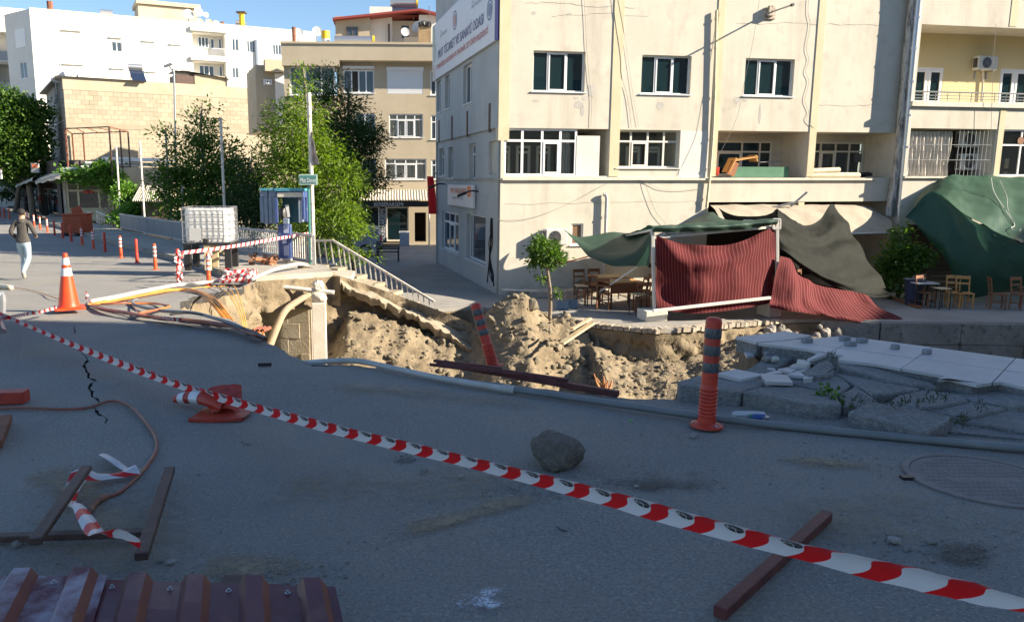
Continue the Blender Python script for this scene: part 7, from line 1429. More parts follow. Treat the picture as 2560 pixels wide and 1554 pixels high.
CELLS = [([(1690, 955), (1760, 936), (1830, 940), (1890, 947), (1912, 958), (1880, 970), (1850, 980), (1780, 972), (1700, 962)], 0.086, 0), ([(1857, 980), (1890, 968), (1936, 958), (2000, 962), (2090, 985), (2105, 1015), (2020, 1012), (1930, 995)], 0.086, 1),
   ([(2120, 1026), (2150, 1013), (2211, 1010), (2300, 1024), (2381, 1042), (2350, 1062), (2322, 1076), (2200, 1047)], 0.092, 2), ([(1940, 955), (1985, 932), (2075, 935), (2128, 962), (2095, 982), (2005, 960)], 0.079, 3), ([(2085, 932), (2094, 924), (2200, 948), (2300, 970), (2240, 984), (2185, 990), (2135, 962)], 0.079, 4),
   ([(2100, 985), (2134, 966), (2183, 992), (2203, 1007), (2150, 1011), (2110, 1013)], 0.073, 5), ([(2210, 1007), (2245, 987), (2310, 972), (2400, 985), (2420, 1000), (2360, 1012), (2300, 1021)], 0.079, 6), ([(2312, 1023), (2365, 1014), (2425, 1003), (2520, 1020), (2440, 1040), (2385, 1039)], 0.059, 7),
   ([(2442, 1042), (2530, 1022), (2660, 1035), (2660, 1090), (2540, 1072), (2404, 1052)], .04, 8), ([(1795, 934), (1850, 925), (1900, 905), (1935, 878), (1960, 873), (2005, 888), (1975, 900), (1930, 920), (1900, 932), (1860, 944)], .03, 9), ([(2010, 925), (2045, 905), (2075, 908), (2086, 923), (2080, 934), (2020, 940)], 0.125, 10),
   ([(2095, 905), (2125, 904), (2250, 934), (2330, 951), (2345, 962), (2250, 955), (2150, 932), (2098, 922)], 0.102, 11), ([(2345, 960), (2420, 965), (2560, 985), (2660, 1000), (2660, 1030), (2530, 1016), (2430, 998), (2350, 972)], 0.066, 12)]
for px, z, sd in CELLS:
 P_ = ccw([tuple(q.xy) for q in rough_line([at_z(u, v, z) for u, v in px] + [at_z(*px[0], z)], .02, 3, sd)][:-1]); c = Vector((sum(p[0] for p in P_) / len(P_), sum(p[1] for p in P_) / len(P_))); random.seed(sd + 3); tx, ty = R(-.05, .05), R(-.05, .05)
 if sd == 9: ty = .12; tx = -.02
 if sd == 2: ty = .03
 b = MB(); b.prism(P_, lambda x, y: -.09 if z < .1 else -.03, lambda x, y: z + tx * (x - c.x) + ty * (y - c.y)); b.build('paving_slab', pave, pav, bevel=.012)
TL = ccw(pxp([(1894, 857), (1960, 851), (2032, 846), (2100, 840), (2200, 851), (2330, 868), (2560, 898), (2700, 916), (2700, 990), (2560, 966), (2500, 953), (2442, 961), (2372, 946), (2345, 947), (2362, 939), (2282, 925), (2190, 908), (2100, 899), (2095, 894), (2112, 888), (2060, 878), (2000, 869)], .14))
TL2 = ccw(pxp([(1838, 842), (1964, 827), (2030, 838), (1985, 847), (1945, 851), (1890, 855)], .14))
def clip_rect(P, x0, x1, y0, y1):
 for ax, lim, sgn in ((0, x0, 1), (0, x1, -1), (1, y0, 1), (1, y1, -1)):
  out = []
  for i in range(len(P)):
   a, c = P[i - 1], P[i]; ia, ic = sgn * (a[ax] - lim) >= 0, sgn * (c[ax] - lim) >= 0
   if ia != ic: t = (lim - a[ax]) / (c[ax] - a[ax]); out.append(tuple(a[k] + (c[k] - a[k]) * t for k in (0, 1)))
   if ic: out.append(c)
  P = out
  if len(P) < 3: return []
 return P
ta = math.atan2(TL[0][1], 1) * 0 + math.atan2((Vector(pxp([(2560, 898)], .14)[0]) - Vector(pxp([(2100, 840)], .14)[0])).y, (Vector(pxp([(2560, 898)], .14)[0]) - Vector(pxp([(2100, 840)], .14)[0])).x)
ca, sa = math.cos(ta), math.sin(ta); rot = lambda p: (p[0] * ca + p[1] * sa, -p[0] * sa + p[1] * ca); unr = lambda p: (p[0] * ca - p[1] * sa, p[0] * sa + p[1] * ca)
tf = thing('tiled_floor', 'broken floor of large white tiles lying on the edge of the hole', 'tiled floor', (4.5, 7, 0))
for PP_, tilt in ((TL, 0), (TL2, .03)):
 Q = [rot(p) for p in PP_]; xs = [p[0] for p in Q]; ys = [p[1] for p in Q]
 b = MB(); cc_ = (sum(p[0] for p in PP_) / len(PP_), sum(p[1] for p in PP_) / len(PP_)); b.prism([(cc_[0] + (p[0] - cc_[0]) * .96, cc_[1] + (p[1] - cc_[1]) * .96) for p in PP_], .0, .112); b.build('bedding', pave, tf)
 s_ = .62; x = min(xs)
 while x < max(xs):
  y = max(ys) - s_
  while y > min(ys) - s_:
   c = clip_rect(Q, x + .004, x + s_ - .004, y + .004, y + s_ - .004)
   if len(c) > 2:
    a = abs(sum(c[i][0] * c[(i + 1) % len(c)][1] - c[(i + 1) % len(c)][0] * c[i][1] for i in range(len(c)))) / 2
    if a > .004: j = R(-.002, .002); b = MB(); b.prism(ccw([unr(p) for p in c]), .115 + j, .14 + j); b.build('tile', tile_m, tf)
   y -= s_
  x += s_
z7 = lambda l: [(1760 + x * .16234, 820 + y * .16234) for x, y in l]
BR = [([(865, 700), (1285, 700), (1375, 825), (960, 835)], .17, tile_m, .03), ([(180, 710), (480, 645), (945, 690), (570, 765)], .17, tile_m, .03), ([(640, 300), (730, 250), (870, 285), (930, 345), (770, 355)], .05, tile_m, .03), ([(625, 370), (745, 340), (780, 400), (660, 415)], .04, tile_m, .03), ([(930, 345), (1065, 335), (1070, 360), (935, 372)], .1, tile_m, .05),
  ([(1130, 630), (1280, 600), (1430, 630), (1330, 680)], .15, tile_m, .025), ([(1310, 600), (1380, 550), (1480, 545), (1615, 590), (1590, 615), (1450, 612)], .16, tile_m, .025), ([(1420, 540), (1440, 480), (1560, 490), (1645, 530), (1590, 555)], .2, concrete_pale, .06), ([(1590, 450), (1760, 400), (1890, 415), (1620, 470)], .24, tile_m, .03), ([(1490, 310), (1800, 365), (1905, 345), (1620, 318)], .2, tile_m, .025),
  ([(1275, 690), (1420, 670), (1500, 685), (1575, 735)], .17, tile_m, .03), ([(950, 670), (1130, 655), (1210, 690), (1020, 695)], .15, tile_m, .025), ([(965, 610), (1090, 610), (1110, 640)], .14, tile_m, .02), ([(1600, 620), (1900, 540), (2000, 620), (1830, 700), (1600, 690)], .2, pave, .07), ([(1530, 740), (1670, 740), (1670, 765), (1530, 768)], .17, tile_m, .06), ([(1410, 655), (1570, 640), (1578, 655), (1440, 665)], .16, concrete_pale, .04)]
names = ['largest square piece of broken white tile, in front', 'long pointed white tile piece next to the kerb slab', 'white tile piece tipped over the dark cavity, upper one', 'small white tile piece hanging over the dark cavity, lower one', 'thin whitish strip of tile beside the tipped pieces', 'diamond-shaped white tile shard in the middle of the debris', 'wide white tile shard behind the diamond-shaped one', 'pale concrete chunk near the edge of the tiled floor', 'white tile piece propped up against the tiled floor', 'narrow tile sliver broken from the edge of the tiled floor', 'white tile shard right of the largest square piece', 'flat tile shard behind the largest square piece', 'small triangular tile shard at the back of the debris', 'grey rounded slab piece right of the debris', 'small thick white tile block in front of the grey rounded slab', 'thin pale strip between the tile shards']
for (l, z, mt, th), nm in zip(BR, names):
 P_ = ccw(pxp(z7(l), z * .68)); c = Vector((sum(p[0] for p in P_) / len(P_), sum(p[1] for p in P_) / len(P_))); tx, ty = R(-.12, .12), R(-.05, .12); b = MB(); b.prism(P_, lambda x, y: z * .68 - th + tx * (x - c.x) + ty * (y - c.y), lambda x, y: z * .68 + tx * (x - c.x) + ty * (y - c.y)); tag(b.build('tile_fragment', mt, origin=(c.x, c.y, z * .68 - th), bevel=.004), nm, 'tile piece', 'broken tile pieces on the pavement')
for i, (x, y, nm) in enumerate(((605, 732, 'leftmost grey paver bit on the white tiled floor'), (930, 716, 'grey paver bit at the far edge of the white tiled floor'), (978, 762, 'largest grey paver bit in the middle of the tiled floor'), (1075, 733, 'grey paver bit right of the far-edge one'), (1360, 788, 'small square grey bit alone on the tiled floor'), (1630, 830, 'rightmost rounded grey bit on the tiled floor'))):
 p = at_z(1840 + x * .2922, 640 + y * .2922 + 2, .14); b = MB(); b.obox(p + Vector((0, 0, .022)), (.045 if i < 4 else .028, .01, 0), (-.01, .03, 0), (0, 0, .022)); tag(b.build('paver_fragment', brick_m if i > 5 else mat('grey_bit%d' % i, (.25, .25, .26), rough=.9), origin=p, bevel=.008), nm, 'stone', 'grey paver bits on the white tiles')
for x, y, nm, mt in ((965, 475, 'dark round stone on the sunken pavement slab', stone_m), (1075, 480, 'whitish stone on the sunken pavement slab', concrete_pale)): p = at_z(1760 + x * .16234, 820 + y * .16234, .06); tag(place(rock_mesh('stone', x, 2, .2, .7, mt), 'stone', None, p, (0, 0, 1), (.055, .045, .045)), nm, 'stone')
# rubble
from mathutils.bvhtree import BVHTree
nr, nc = len(P), len(P[0]); nP = []
gv = [(x, y, z) for r in [[(v.co.x, v.co.y, v.co.z)] for v in pit.data.vertices] for (x, y, z) in r]
bvh = BVHTree.FromPolygons([Vector(v) + pit.location for v in gv], [tuple(p.vertices) for p in pit.data.polygons])
def on_pit(x, y):
 h = bvh.ray_cast(Vector((x, y, 5)), Vector((0, 0, -1))); return h[0]
RK = [rock_mesh('rubble_stone', 200 + i, 2, .32, .8, rubble_m) for i in range(10)]
random.seed(5); spots = []
for (u, v, s) in ((1640 - 40, 958, .24), (1512, 960, .2), (1460, 910, .22), (1350, 820, .25), (1330, 765, .3), (1290, 742, .16), (1395, 870, .2), (1300, 880, .2), (1420, 925, .24), (1230, 800, .2), (1275, 850, .22), (1340, 905, .18), (1480, 940, .2), (1560, 925, .16), (1375, 830, .17), (1310, 800, .15)):
 d = ray(u, v); h = bvh.ray_cast(EYE + d * 8.8, d)
 if h[0]: spots.append((h[0], s * .62))
for i in range(120):
 u = R(860, 1700); v = R(760, 975); d = ray(u, v); h = bvh.ray_cast(EYE + d * 8.8, d)
 if h[0]: spots.append((h[0], R(.035, .095)))
for i, (p, s) in enumerate(spots):
 o = place(RK[i % 10], 'rubble_stone', None, p + Vector((0, 0, s * .25)), (R(0, 6), R(0, 6), R(0, 6)), (s * R(.8, 1.3), s, s * R(.7, 1))); tag(o, 'tan lump of earth or stone on the rubble slope in the hole' if s <= .098 else 'large tan stone sticking out of the rubble slope in the hole', 'stone', 'small lumps on the rubble slope' if s <= .098 else 'large stones on the rubble slope')
ic = rock_mesh('clod', 300, 1, .3, .8); iv = np.array([v.co[:] for v in ic.vertices]); it = [tuple(p.vertices) for p in ic.polygons]; m = MB()
for i in range(4200):
 x = R(-3, 9.5); y = R(14.5, 22); p = on_pit(x, y)
 if p is None or p.z < -3.5: continue
 s = .012 + .06 * R(0, 1) ** 3; a = R(0, 6.28); k = len(m.v); c, sn = math.cos(a), math.sin(a)
 for q in iv: m.v.append((p.x + s * (q[0] * c - q[1] * sn) * 1.2, p.y + s * (q[0] * sn + q[1] * c), p.z + s * q[2] + s * .2))
 for f in it: m.f.append(tuple(k + j for j in f)); m.m.append(0)
tag(m.build('rubble_crumbs', rubble_m), 'small crumbs of earth and stone on the slope', None, None, 'stuff')
pl_ = thing('broken_plank', 'pale splintered plank sticking out of the rubble heap', 'plank', A(1405, 855, 19.2)); b = MB(); b.beam(A(1404, 858, 18.9), A(1482, 806, 19.6), .16, .05); b.build('board', wood_m, pl_); b = MB(); b.beam(A(1430, 830, 19.1) + Vector((0, 0, .08)), A(1476, 800, 19.6) + Vector((0, 0, .05)), .1, .04); b.build('splinter', wood_m, pl_)
b = MB(); rp = on_pit(3.3, 16.6) or Vector((3.3, 16.6, -3));
rt_ = thing('torn_root', 'torn reddish tree root standing at the bottom of the hole', 'root', rp)
for i in range(7): limb(b, A(1510, 985, 16.6), A(1500 + R(-22, 30), 940 + R(-12, 25), 16.6 + R(-.2, .2)), .05, .012, .15, 6, 5)
b.build('root', mat('root_brown', (.36, .16, .07), (.45, .24, .12), scale=6, rough=.9), rt_)
# roots and wires hanging from the broken edges
b = MB()
for i in range(22): u = R(1560, 1900); p = A(u, 822 + R(0, 20), 20.1); limb(b, p, p + Vector((R(-.2, .2), -.1, -R(.2, .6))), .012, .004, .25, 5, 4)
tag(b.build('hanging_roots', mat('root_pale', (.4, .28, .16), rough=.9), origin=A(1700, 830, 20.1)), 'thin roots hanging from the earth under the paver edge', 'roots', None, 'stuff')
# pipes, cables
def gz(u, v, dz=0): p = at_z(u, v, 0); p.z = zr(p.x, p.y) + dz; return p
def hose(name, label, pts, r, m, cat, n=60, grp=None, sides=8): P_ = curve(pts, n); b = MB(); b.tube(P_, r, sides); return tag(b.build(name, m, origin=P_[n // 2], smooth=True), label, cat, grp)
gpipe = thing('plastic_pipe', 'long grey plastic pipe lying across the road in the shade', 'pipe', gz(1400, 992))
W_ = [gz(760, 889, -.02), gz(830, 897, .03), gz(900, 903, .05), gz(1000, 924, .035), gz(1120, 949, .03), gz(1276, 976, .03)]; b = MB(); b.tube(curve(W_, 40), .026, 10); b.build('white_length', white_pipe, gpipe, smooth=True)
G_ = [gz(1272, 975, .03), gz(1400, 992, .03), gz(1680, 1034, .03), gz(1800, 1052, .03), gz(2080, 1084, .03), gz(2560, 1132, .03), gz(2900, 1160, .03)]; b = MB(); b.tube(curve(G_, 60), .026, 10); b.build('grey_length', grey_pipe, gpipe, smooth=True); b = MB(); b.lathe([(.028, -.05), (.034, -.05), (.034, .05), (.028, .05)], G_[0], 14, axis=(G_[1] - G_[0])); b.build('joint_sleeve', white_pipe, gpipe)
hose('plastic_pipe', 'cream plastic pipe bridging the hole in front of the broken pavement', [A(625, 706, 18.7), A(680, 714, 18.9), A(760, 723, 19.0), A(836, 731, 19.1)], .055, white_pipe, 'pipe', 20)
hose('plastic_pipe', 'white flexible pipe lying on the road edge from the cables to the tape heap', [on_road(228, 755, .05), on_road(300, 741, .06), on_road(345, 731, .06), on_road(438, 713, .08), on_road(500, 707, .1), on_road(570, 699, .12)], .042, white_pipe, 'pipe')
hose('plastic_pipe', 'white pipe arching from the broken bricks over the pavement', [on_road(630, 698, .2), on_road(680, 676, .25), on_road(720, 664, .32), on_road(750, 660, .3), on_road(770, 664, .2)], .045, white_pipe, 'pipe')
hose('plastic_pipe', 'grey hose looping over the road into the hole', [on_road(345, 748, .03), on_road(332, 752, .03), on_road(338, 762, .03), on_road(400, 776, .03), on_road(480, 781, .03), on_road(540, 796, .05), on_road(600, 818, .05), A(640, 850, 8.6)], .022, grey_pipe, 'hose')
hose('pipe_stub', 'end of a pale pipe lying on the road at the left edge', [on_road(-20, 713, .05), on_road(28, 719, .05)], .05, mat('cream_pipe', (.65, .55, .38), rough=.5), 'pipe', 6)
hose('buried_pipe', 'thick bent earth-coloured pipe leaning against the block wall in the hole', [A(660, 900, 18.1), A(690, 822, 18.3), A(712, 778, 18.5), A(745, 752, 18.8), A(782, 732, 19.1)], [lerp(.1, .075, i / 39) for i in range(40)], mat('earthy_pipe', (.33, .26, .17), (.43, .35, .24), scale=6, bump=.4, rough=.9), 'pipe', 40)
random.seed(21)
def cable(label, px, m, r=.012, grp='cables lying across the road edge', jz=.03):
 pts = []
 for q in px: pts.append(A(*q) if len(q) == 3 else on_road(q[0], q[1], .02 + R(0, jz)))
 return hose('cable', label, pts, r, m, 'cable', 50, grp, 6)
for i in range(5): j = i * 1.6; cable('orange-yellow cable sweeping from the road into the hole beside the broken asphalt', [(216 + i * 3, 762 - j * .5), (290, 752 - j), (380, 735 - j), (440, 726 - j * .7), (487, 730 - j), (520 + i * 4, 752 - j, 12.6), (548 + i * 5, 782, 12.0), (580 + i * 4, 822, 11.6), (600 + i * 4, 860, 11.4)], cable_y if i % 2 else cable_o, .013, 'yellow cables hanging into the hole')
for i in range(3): cable('thin yellow cable hanging steeply over the broken asphalt', [(470 + i * 40, 722 - i * 3), (530 + i * 25, 716 - i * 2), (565 + i * 14, 728, 14.8), (588 + i * 8, 760, 14.2), (604 + i * 5, 800, 13.8), (612 + i * 4, 850, 13.6)], cable_y, .009, 'yellow cables hanging into the hole')
for i in range(7): cable('brown cable of the bundle running along the edge of the shade', [(216, 758 + i * .6), (245 + i * 4, 768 + i * 1.5), (320 + i * 6, 780 + i * 1.6), (400, 795 + R(-4, 4)), (470, 802 + R(-5, 4)), (540, 810 + R(-5, 4)), (592, 817 + R(-3, 3)), (625, 825), (662, 842)], cable_b, .012, 'brown cables in the bundle')
for i in range(3): cable('brown cable looping over the road above the bundle', [(222, 760), (300, 759 - i), (380, 759 - i), (424 - i * 6, 764), (400, 772 + i), (352, 782 + i * 2), (350, 790), (400, 796), (480, 802), (560, 812)], cable_b if i else cable_o, .012, 'looping cables on the road')
cable('brown cable arching high above the road', [(232, 757), (262, 744), (295, 743), (325, 757), (345, 780), (362, 792)], cable_b, .01)
cable('dark cable running to the lip of the hole', [(424, 786), (470, 782), (520, 790), (570, 806), (620, 826), (665, 846)], cable_k, .014)
for i in range(3): cable('dark red cable lying over the lip of the hole by the conduits', [(560 + i * 5, 812 + i), (610, 826 + i), (640, 836 + i * 2), (668, 850, 8.25)], cable_b, .013, 'cables on the lip of the hole')
cable('thin orange cable running from the left edge to the cone', [(28, 719), (60, 722), (100, 731), (125, 740), (150, 748)], cable_o, .008)
hose('cable', 'brown cable curving over the shaded road towards the metal sheet', [gz(-20, 1026, .015), gz(60, 1026, .015), (gz(150, 1030, .015)), gz(220, 1026, .015), gz(275, 1010, .02), gz(320, 1020, .02), gz(355, 1050, .015), gz(385, 1090, .015), gz(392, 1120, .015), gz(380, 1150, .015), gz(345, 1195, .015), gz(300, 1235, .015), gz(268, 1248, .015), gz(245, 1262, .015)], .0105, cable_b, 'cable', 90)
hose('cable_end', 'thick torn end of the brown cable with black sleeve', [gz(262, 1248, .02), gz(235, 1270, .02), gz(222, 1290, .02), gz(208, 1302, .02)], .018, mat('copper_sleeve', (.4, .16, .08), (.03, .03, .03), scale=14, rough=.6), 'cable', 16)
cd = thing('cable_conduits', 'row of three orange conduits with cables coming out of the earth wall', 'conduits', A(644, 830, 13.2))
for i in range(3): p = A(632 + i * 12, 827, 13.2); b = MB(); b.lathe([(.028, 0), (.036, 0), (.036, .3)], p, 12, axis=(.2, .9, 0)); b.lathe([(0, .01), (.028, .01)], p, 12, axis=(.2, .9, 0), mi=1); b.build('conduit', [cable_b, ink], cd)
for i in range(6): p = A(644 + (i % 2) * 12, 828, 13.2); b = MB(); b.tube(curve([p, p + Vector((.02 + R(0, .05), -.12, -.05)), p + Vector((.05 + R(0, .1), -.22, -.4))], 8), .012, 6); b.build('cable', cable_o, cd)
# steel bars, red sheet
random.seed(8)
sb = lambda p, q_, w, h, label, m_, name='steel_bar', grp=None, cat='steel bar': tag((lambda b: (b.beam(p, q_, w, h), b.build(name, m_, origin=p, bevel=.004))[1])(MB()), label, cat, grp)
sb(gz(1120, 908, .03), gz(1546, 979, .03), .05, .05, 'long dark red steel bar along the lip of the hole', redox)
for i, (u, v, u2, v2) in enumerate(((1075, 908, 1290, 936), (1090, 909, 1330, 943), (1100, 910, 1360, 948), (1110, 911, 1395, 954), (1130, 912, 1420, 957), (1085, 907, 1255, 930))): sb(gz(u, v, .03 + .006 * i), gz(u2, v2, .03 + .008 * i), .03, .025, 'thin red steel bar fanned out behind the long bar on the lip', redox, grp='thin red bars fanned on the lip')
sb(gz(1797, 1552, .035), gz(2066, 1306, .035), .05, .05, 'dark red steel bar lying on the road under the tape at right', redox)
sb(gz(94, 1436, .15), gz(220, 1216, .11), .055, .03, 'rusty steel bar leaning over the sheet edge, leftmost', dark_steel); sb(gz(357, 1452, .11), gz(426, 1202, .07), .055, .035, 'dark steel bar standing out from under the middle of the sheet', dark_steel); sb(gz(-60, 1360, .03), gz(366, 1358, .05), .05, .03, 'thin steel bar lying across behind the other two bars', dark_steel)
sb(gz(-40, 1008, .05), gz(68, 1006, .05), .12, .09, 'faded orange plastic beam at the left edge', old_orange, 'barrier_beam', cat='barrier'); sb(gz(-14, 1130, .04), gz(14, 1062, .04), .09, .05, 'rusty bar end at the left edge', rust)
bpst = thing('barrier_post', 'grey metal barrier post at the left edge with tape tied to it', 'post', on_road(4, 790)); b = MB(); p = on_road(4, 790); p2 = A(4, 735, p.y); b.tube(curve([p, p2 - Vector((0, 0, .05)), p2 + Vector((-.05, 0, 0)), p2 + Vector((-.4, 0, .02))], 12), .045, 8); b.build('tube', grey_steel, bpst)
sheet_m = mat('wine_red_sheet', (.085, .013, .022), (.12, .022, .03), scale=2, rough=.38, c3=(.16, .05, .04), s3=9); sheet_d = mat('dusty_red_sheet', (.14, .04, .05), (.36, .3, .33), scale=4, rough=.7, contrast=(.42, .62), c3=(.14, .06, .05), s3=7); rib_rust = mat('rib_rust', (.2, .06, .03), (.14, .03, .025), scale=6, rough=.6)
rdv = Vector((.245, -.97, 0)).normalized()
def corr(name, label, ua, va, ub, vb, zb_, n, m_, seed):
 A_, B__ = at_z(ua, va, zb_), at_z(ub, vb, zb_); o = thing(name, label, 'metal sheet', A_); per = (B__ - A_) / n; prof = [(0, 0), (.34, 0), (.46, .036), (.74, .036), (.86, 0), (1, 0)]; base = []
 for i in range(n):
  for t_, h in prof[:-1]: base.append((A_ + per * (i + t_), h))
 base.append((B__, 0)); b = MB(); rows = []
 for k in range(9): s = k / 8 * 1.7; rows.append([p + rdv * (-1) * 0 + Vector((-.245 * -1, -.97, 0)) * 0 + Vector((.245, -.97, 0)) * s * 1.0 + Vector((0, 0, h + .012 * fbm((p.x * 2, s * 2, seed)) - .02 * s)) for p, h in base])
 nb = len(base)
 for k in range(8):
  for j in range(nb - 1):
   q = (rows[k][j], rows[k + 1][j], rows[k + 1][j + 1], rows[k][j + 1]); b.poly(q, 1 if j % 5 == 3 else 0)
 b.build('sheet', [m_, rib_rust], o)
 for i in range(n):
  p = A_ + per * (i + .17) + Vector((.245, -.97, 0)) * .06; b = MB(); b.lathe([(.012, 0), (.012, .003), (.006, .004), (.006, .012), (0, .012)], p, 8); b.build('screw', grey_steel, o)
 return o
corr('corrugated_sheet', 'wine red corrugated metal sheet at the bottom left edge of the photo', 262, 1448, 838, 1466, .11, 4, sheet_m, 1); corr('corrugated_sheet', 'dusty whitish red corrugated sheet overlapping the wine red one at far left', -180, 1432, 268, 1440, .125, 3, sheet_d, 5)
b = MB(); c = at_z(583, 1462, .105); b.obox(c + Vector((0, .0, -.02)), (.055, 0, 0), (0, .08, 0), (0, 0, .022)); tag(b.build('tube_end', dark_steel, origin=c), 'dark end of a steel tube sticking out from under the red sheet', 'steel bar')
# warning tape
def ribbon(name, label, pts, w, m_, tilt=0, n=160, grp=None, twist=None, usc=1, cat='warning tape', z_up=True, curl=.0):
 P_ = curve(pts, n); rows = [[], [], [], [], []]; uvs = [[], [], [], [], []]; L_ = 0
 for i, p in enumerate(P_):
  d = (P_[min(i + 1, n - 1)] - P_[max(i - 1, 0)]).normalized(); s = d.cross(Vector((0, 0, 1))); s = s.normalized() if s.length > .05 else Vector((1, 0, 0)); up = s.cross(d)
  a = tilt + (twist(i / (n - 1)) if twist else 0); v = up * math.cos(a) + s * math.sin(a); nn = d.cross(v); ww = w * (1 if not callable(curl) else curl(i / (n - 1)))
  if i: L_ += (p - P_[i - 1]).length
  for k in range(5): t_ = k / 4 - .5; rows[k].append(p + v * (t_ * ww) + nn * (.16 * w * (t_ * t_ * 4 - 1)) ); uvs[k].append((L_ * usc, k / 4))
 b = MB(); b.grid(rows, 0, uvs); o = b.build(name, m_, origin=P_[n // 2], smooth=True); return tag(o, label, cat, grp), P_
TP = [(-30, 772, 8.4), (0, 784, 8.2), (208, 872, 7.0), (436, 958, 5.8), (625, 1015, 5.0), (860, 1079, 4.25), (1145, 1148, 3.6), (1455, 1228, 3.0), (1766, 1315, 2.5), (2080, 1398, 2.15), (2300, 1449, 1.95), (2420, 1478, 1.86), (2560, 1512, 1.77), (2700, 1546, 1.7)]
pts = [A(u, v, y) for u, v, y in TP]
TW = .094
TWI = lambda t: .3 * fbm((t * 8, 2, 3))
narrow = lambda t: 1 if t < .84 else max(.35, 1 - (t - .84) * 5)
tape, TPc = ribbon('warning_tape', 'long red and white warning tape stretched across the foreground', pts, TW, tape_m, math.radians(28), 300, curl=narrow, twist=TWI)
# printed emblem on the white stripes: a dark disc with a pale sail
L_ = 0; cum = [0]
for i in range(1, len(TPc)): cum.append(cum[-1] + (TPc[i] - TPc[i - 1]).length)
white_ink = mat('white_ink', (.72, .71, .72), rough=.32)
def tape_pt(s, t_, lift=.003):
 i = min(len(cum) - 2, max(0, int(np.searchsorted(cum, s)) - 1)); f = (s - cum[i]) / max(1e-6, cum[i + 1] - cum[i]); p = TPc[i].lerp(TPc[i + 1], f); d = (TPc[i + 1] - TPc[i]).normalized(); sd = d.cross(Vector((0, 0, 1))).normalized(); up = sd.cross(d); a = math.radians(28) + TWI(i / (len(TPc) - 1)); v = up * math.cos(a) + sd * math.sin(a); nn = d.cross(v); ww = TW * narrow(i / (len(TPc) - 1)); return p + v * t_ * ww + nn * (.16 * TW * (t_ * t_ * 4 - 1)) + nn * lift * (1 if nn.dot(EYE - p) > 0 else -1)
s = .037
while s < cum[-1]:
 if tape_pt(s, 0).y < 6.4 and s < cum[-1] * .925:
  b = MB(); r_ = .022; t0 = .17
  ring_ = [tape_pt(s + 1.6 * r_ * math.cos(a), t0 + r_ / TW * math.sin(a)) for a in np.linspace(0, 6.283, 18)[:-1]]; c_ = tape_pt(s, t0); [b.poly([c_, ring_[i], ring_[(i + 1) % 17]], 0) for i in range(17)]
  for q in ([(-.2, .75), (.45, .05), (-.15, .05)], [(.05, -.1), (.16, -.1), (.1, -.9), (-.02, -.9)], [(-.85, -.05), (.85, -.12), (.85, -.2), (-.85, -.15)], [(-.75, .3), (-.35, .85), (-.4, .1), (-.75, .1)]): b.poly([tape_pt(s + 1.6 * r_ * x, t0 + r_ / TW * y, .0045) for x, y in q], 1)
  b.build('emblem', [ink, white_ink], tape)
 s += .2
ribbon('warning_tape', 'red and white tape running low from the left edge to the upright cone', [on_road(4, 797, .25), on_road(60, 786, .12), on_road(100, 779, .1), on_road(143, 768, .1)], .05, tape2_m, .5, 40, usc=2)
ribbon('warning_tape', 'red and white tape stretched from the flagpole to the bollards on the bridge', [A(783, 582, 23.9), A(720, 592, 22.6), A(640, 606, 21.2), A(560, 619, 20.0), A(456, 632, 18.85)], .085, tape2_m, .3, 80, usc=1)
ribbon('warning_tape', 'tape tied round the top of the last orange bollard', [A(525, 622, 17.0), A(528, 632, 16.9), A(521, 640, 16.8), A(519, 650, 16.82)], .07, tape2_m, .5, 20, usc=2)
b = MB()
def into(par, o):
 o = o[0]; o.parent = par; o.location = o.location - root_off(par); o.name = 'tape_strip'
 for k_ in ('label', 'category', 'group'):
  if k_ in o: del o[k_]
wr_ = thing('tape_wrapping', 'torn strips of tape wound round the red bollard', 'warning tape', on_road(447, 700)); hp_ = thing('tape_heap', 'crumpled heap of red and white tape on the broken edge by the kerb', 'warning tape', on_road(597, 699))
pw_ = [(443, 628), (452, 640), (440, 650), (455, 660), (446, 675), (457, 688), (448, 700), (444, 712), (430, 722)]
for k in range(3): into(wr_, ribbon('warning_tape', 'x', [A(u + R(-5, 5), v + R(-3, 3), 18.55 + R(-.1, .1)) for u, v in pw_], .09, tape2_m, R(-.5, .5), 60, usc=1.2))
random.seed(31)
for k in range(9):
 c = on_road(597, 699, .14); pts_ = [c + Vector((R(-.38, .38), R(-.3, .3), R(-.05, .2))) for _ in range(6)]; into(hp_, ribbon('warning_tape', 'x', pts_, .09, tape2_m, R(-1, 1), 60, twist=lambda t: 4 * math.sin(t * 5 + k), usc=1.2))
ribbon('warning_tape', 'flattened tape lying on the road between bollard and tape heap', [on_road(468, 702, .03), on_road(510, 699, .03), on_road(560, 695, .05)], .06, tape2_m, 1.3, 30, usc=1.5)
ribbon('warning_tape', 'tape scrap sticking up from the cable bundle', [on_road(222, 762, .05), A(220, 748, on_road(222, 762).y), A(214, 730, on_road(222, 762).y)], .09, tape2_m, .3, 14, usc=2)
ribbon('warning_tape', 'scrap of tape caught in the brown cables', [on_road(402, 795, .06), on_road(425, 796, .08), on_road(455, 800, .05)], .06, tape2_m, .8, 20, usc=3)
ribbon('warning_tape', 'tape hanging down from the barrier post at the left edge', [on_road(4, 790, .45), on_road(5, 792, .25), on_road(2, 800, .05), on_road(12, 826, .03)], .07, tape2_m, .8, 30, usc=2)
ribbon('warning_tape', 'white torn tape flap lying near the brown cable', [gz(262, 1148, .03), gz(285, 1165, .04), gz(320, 1185, .03), gz(344, 1193, .05)], .075, mat('white_film', (.55, .56, .62), (.68, .68, .72), scale=8, rough=.35, tr=.3), 1.2, 30)
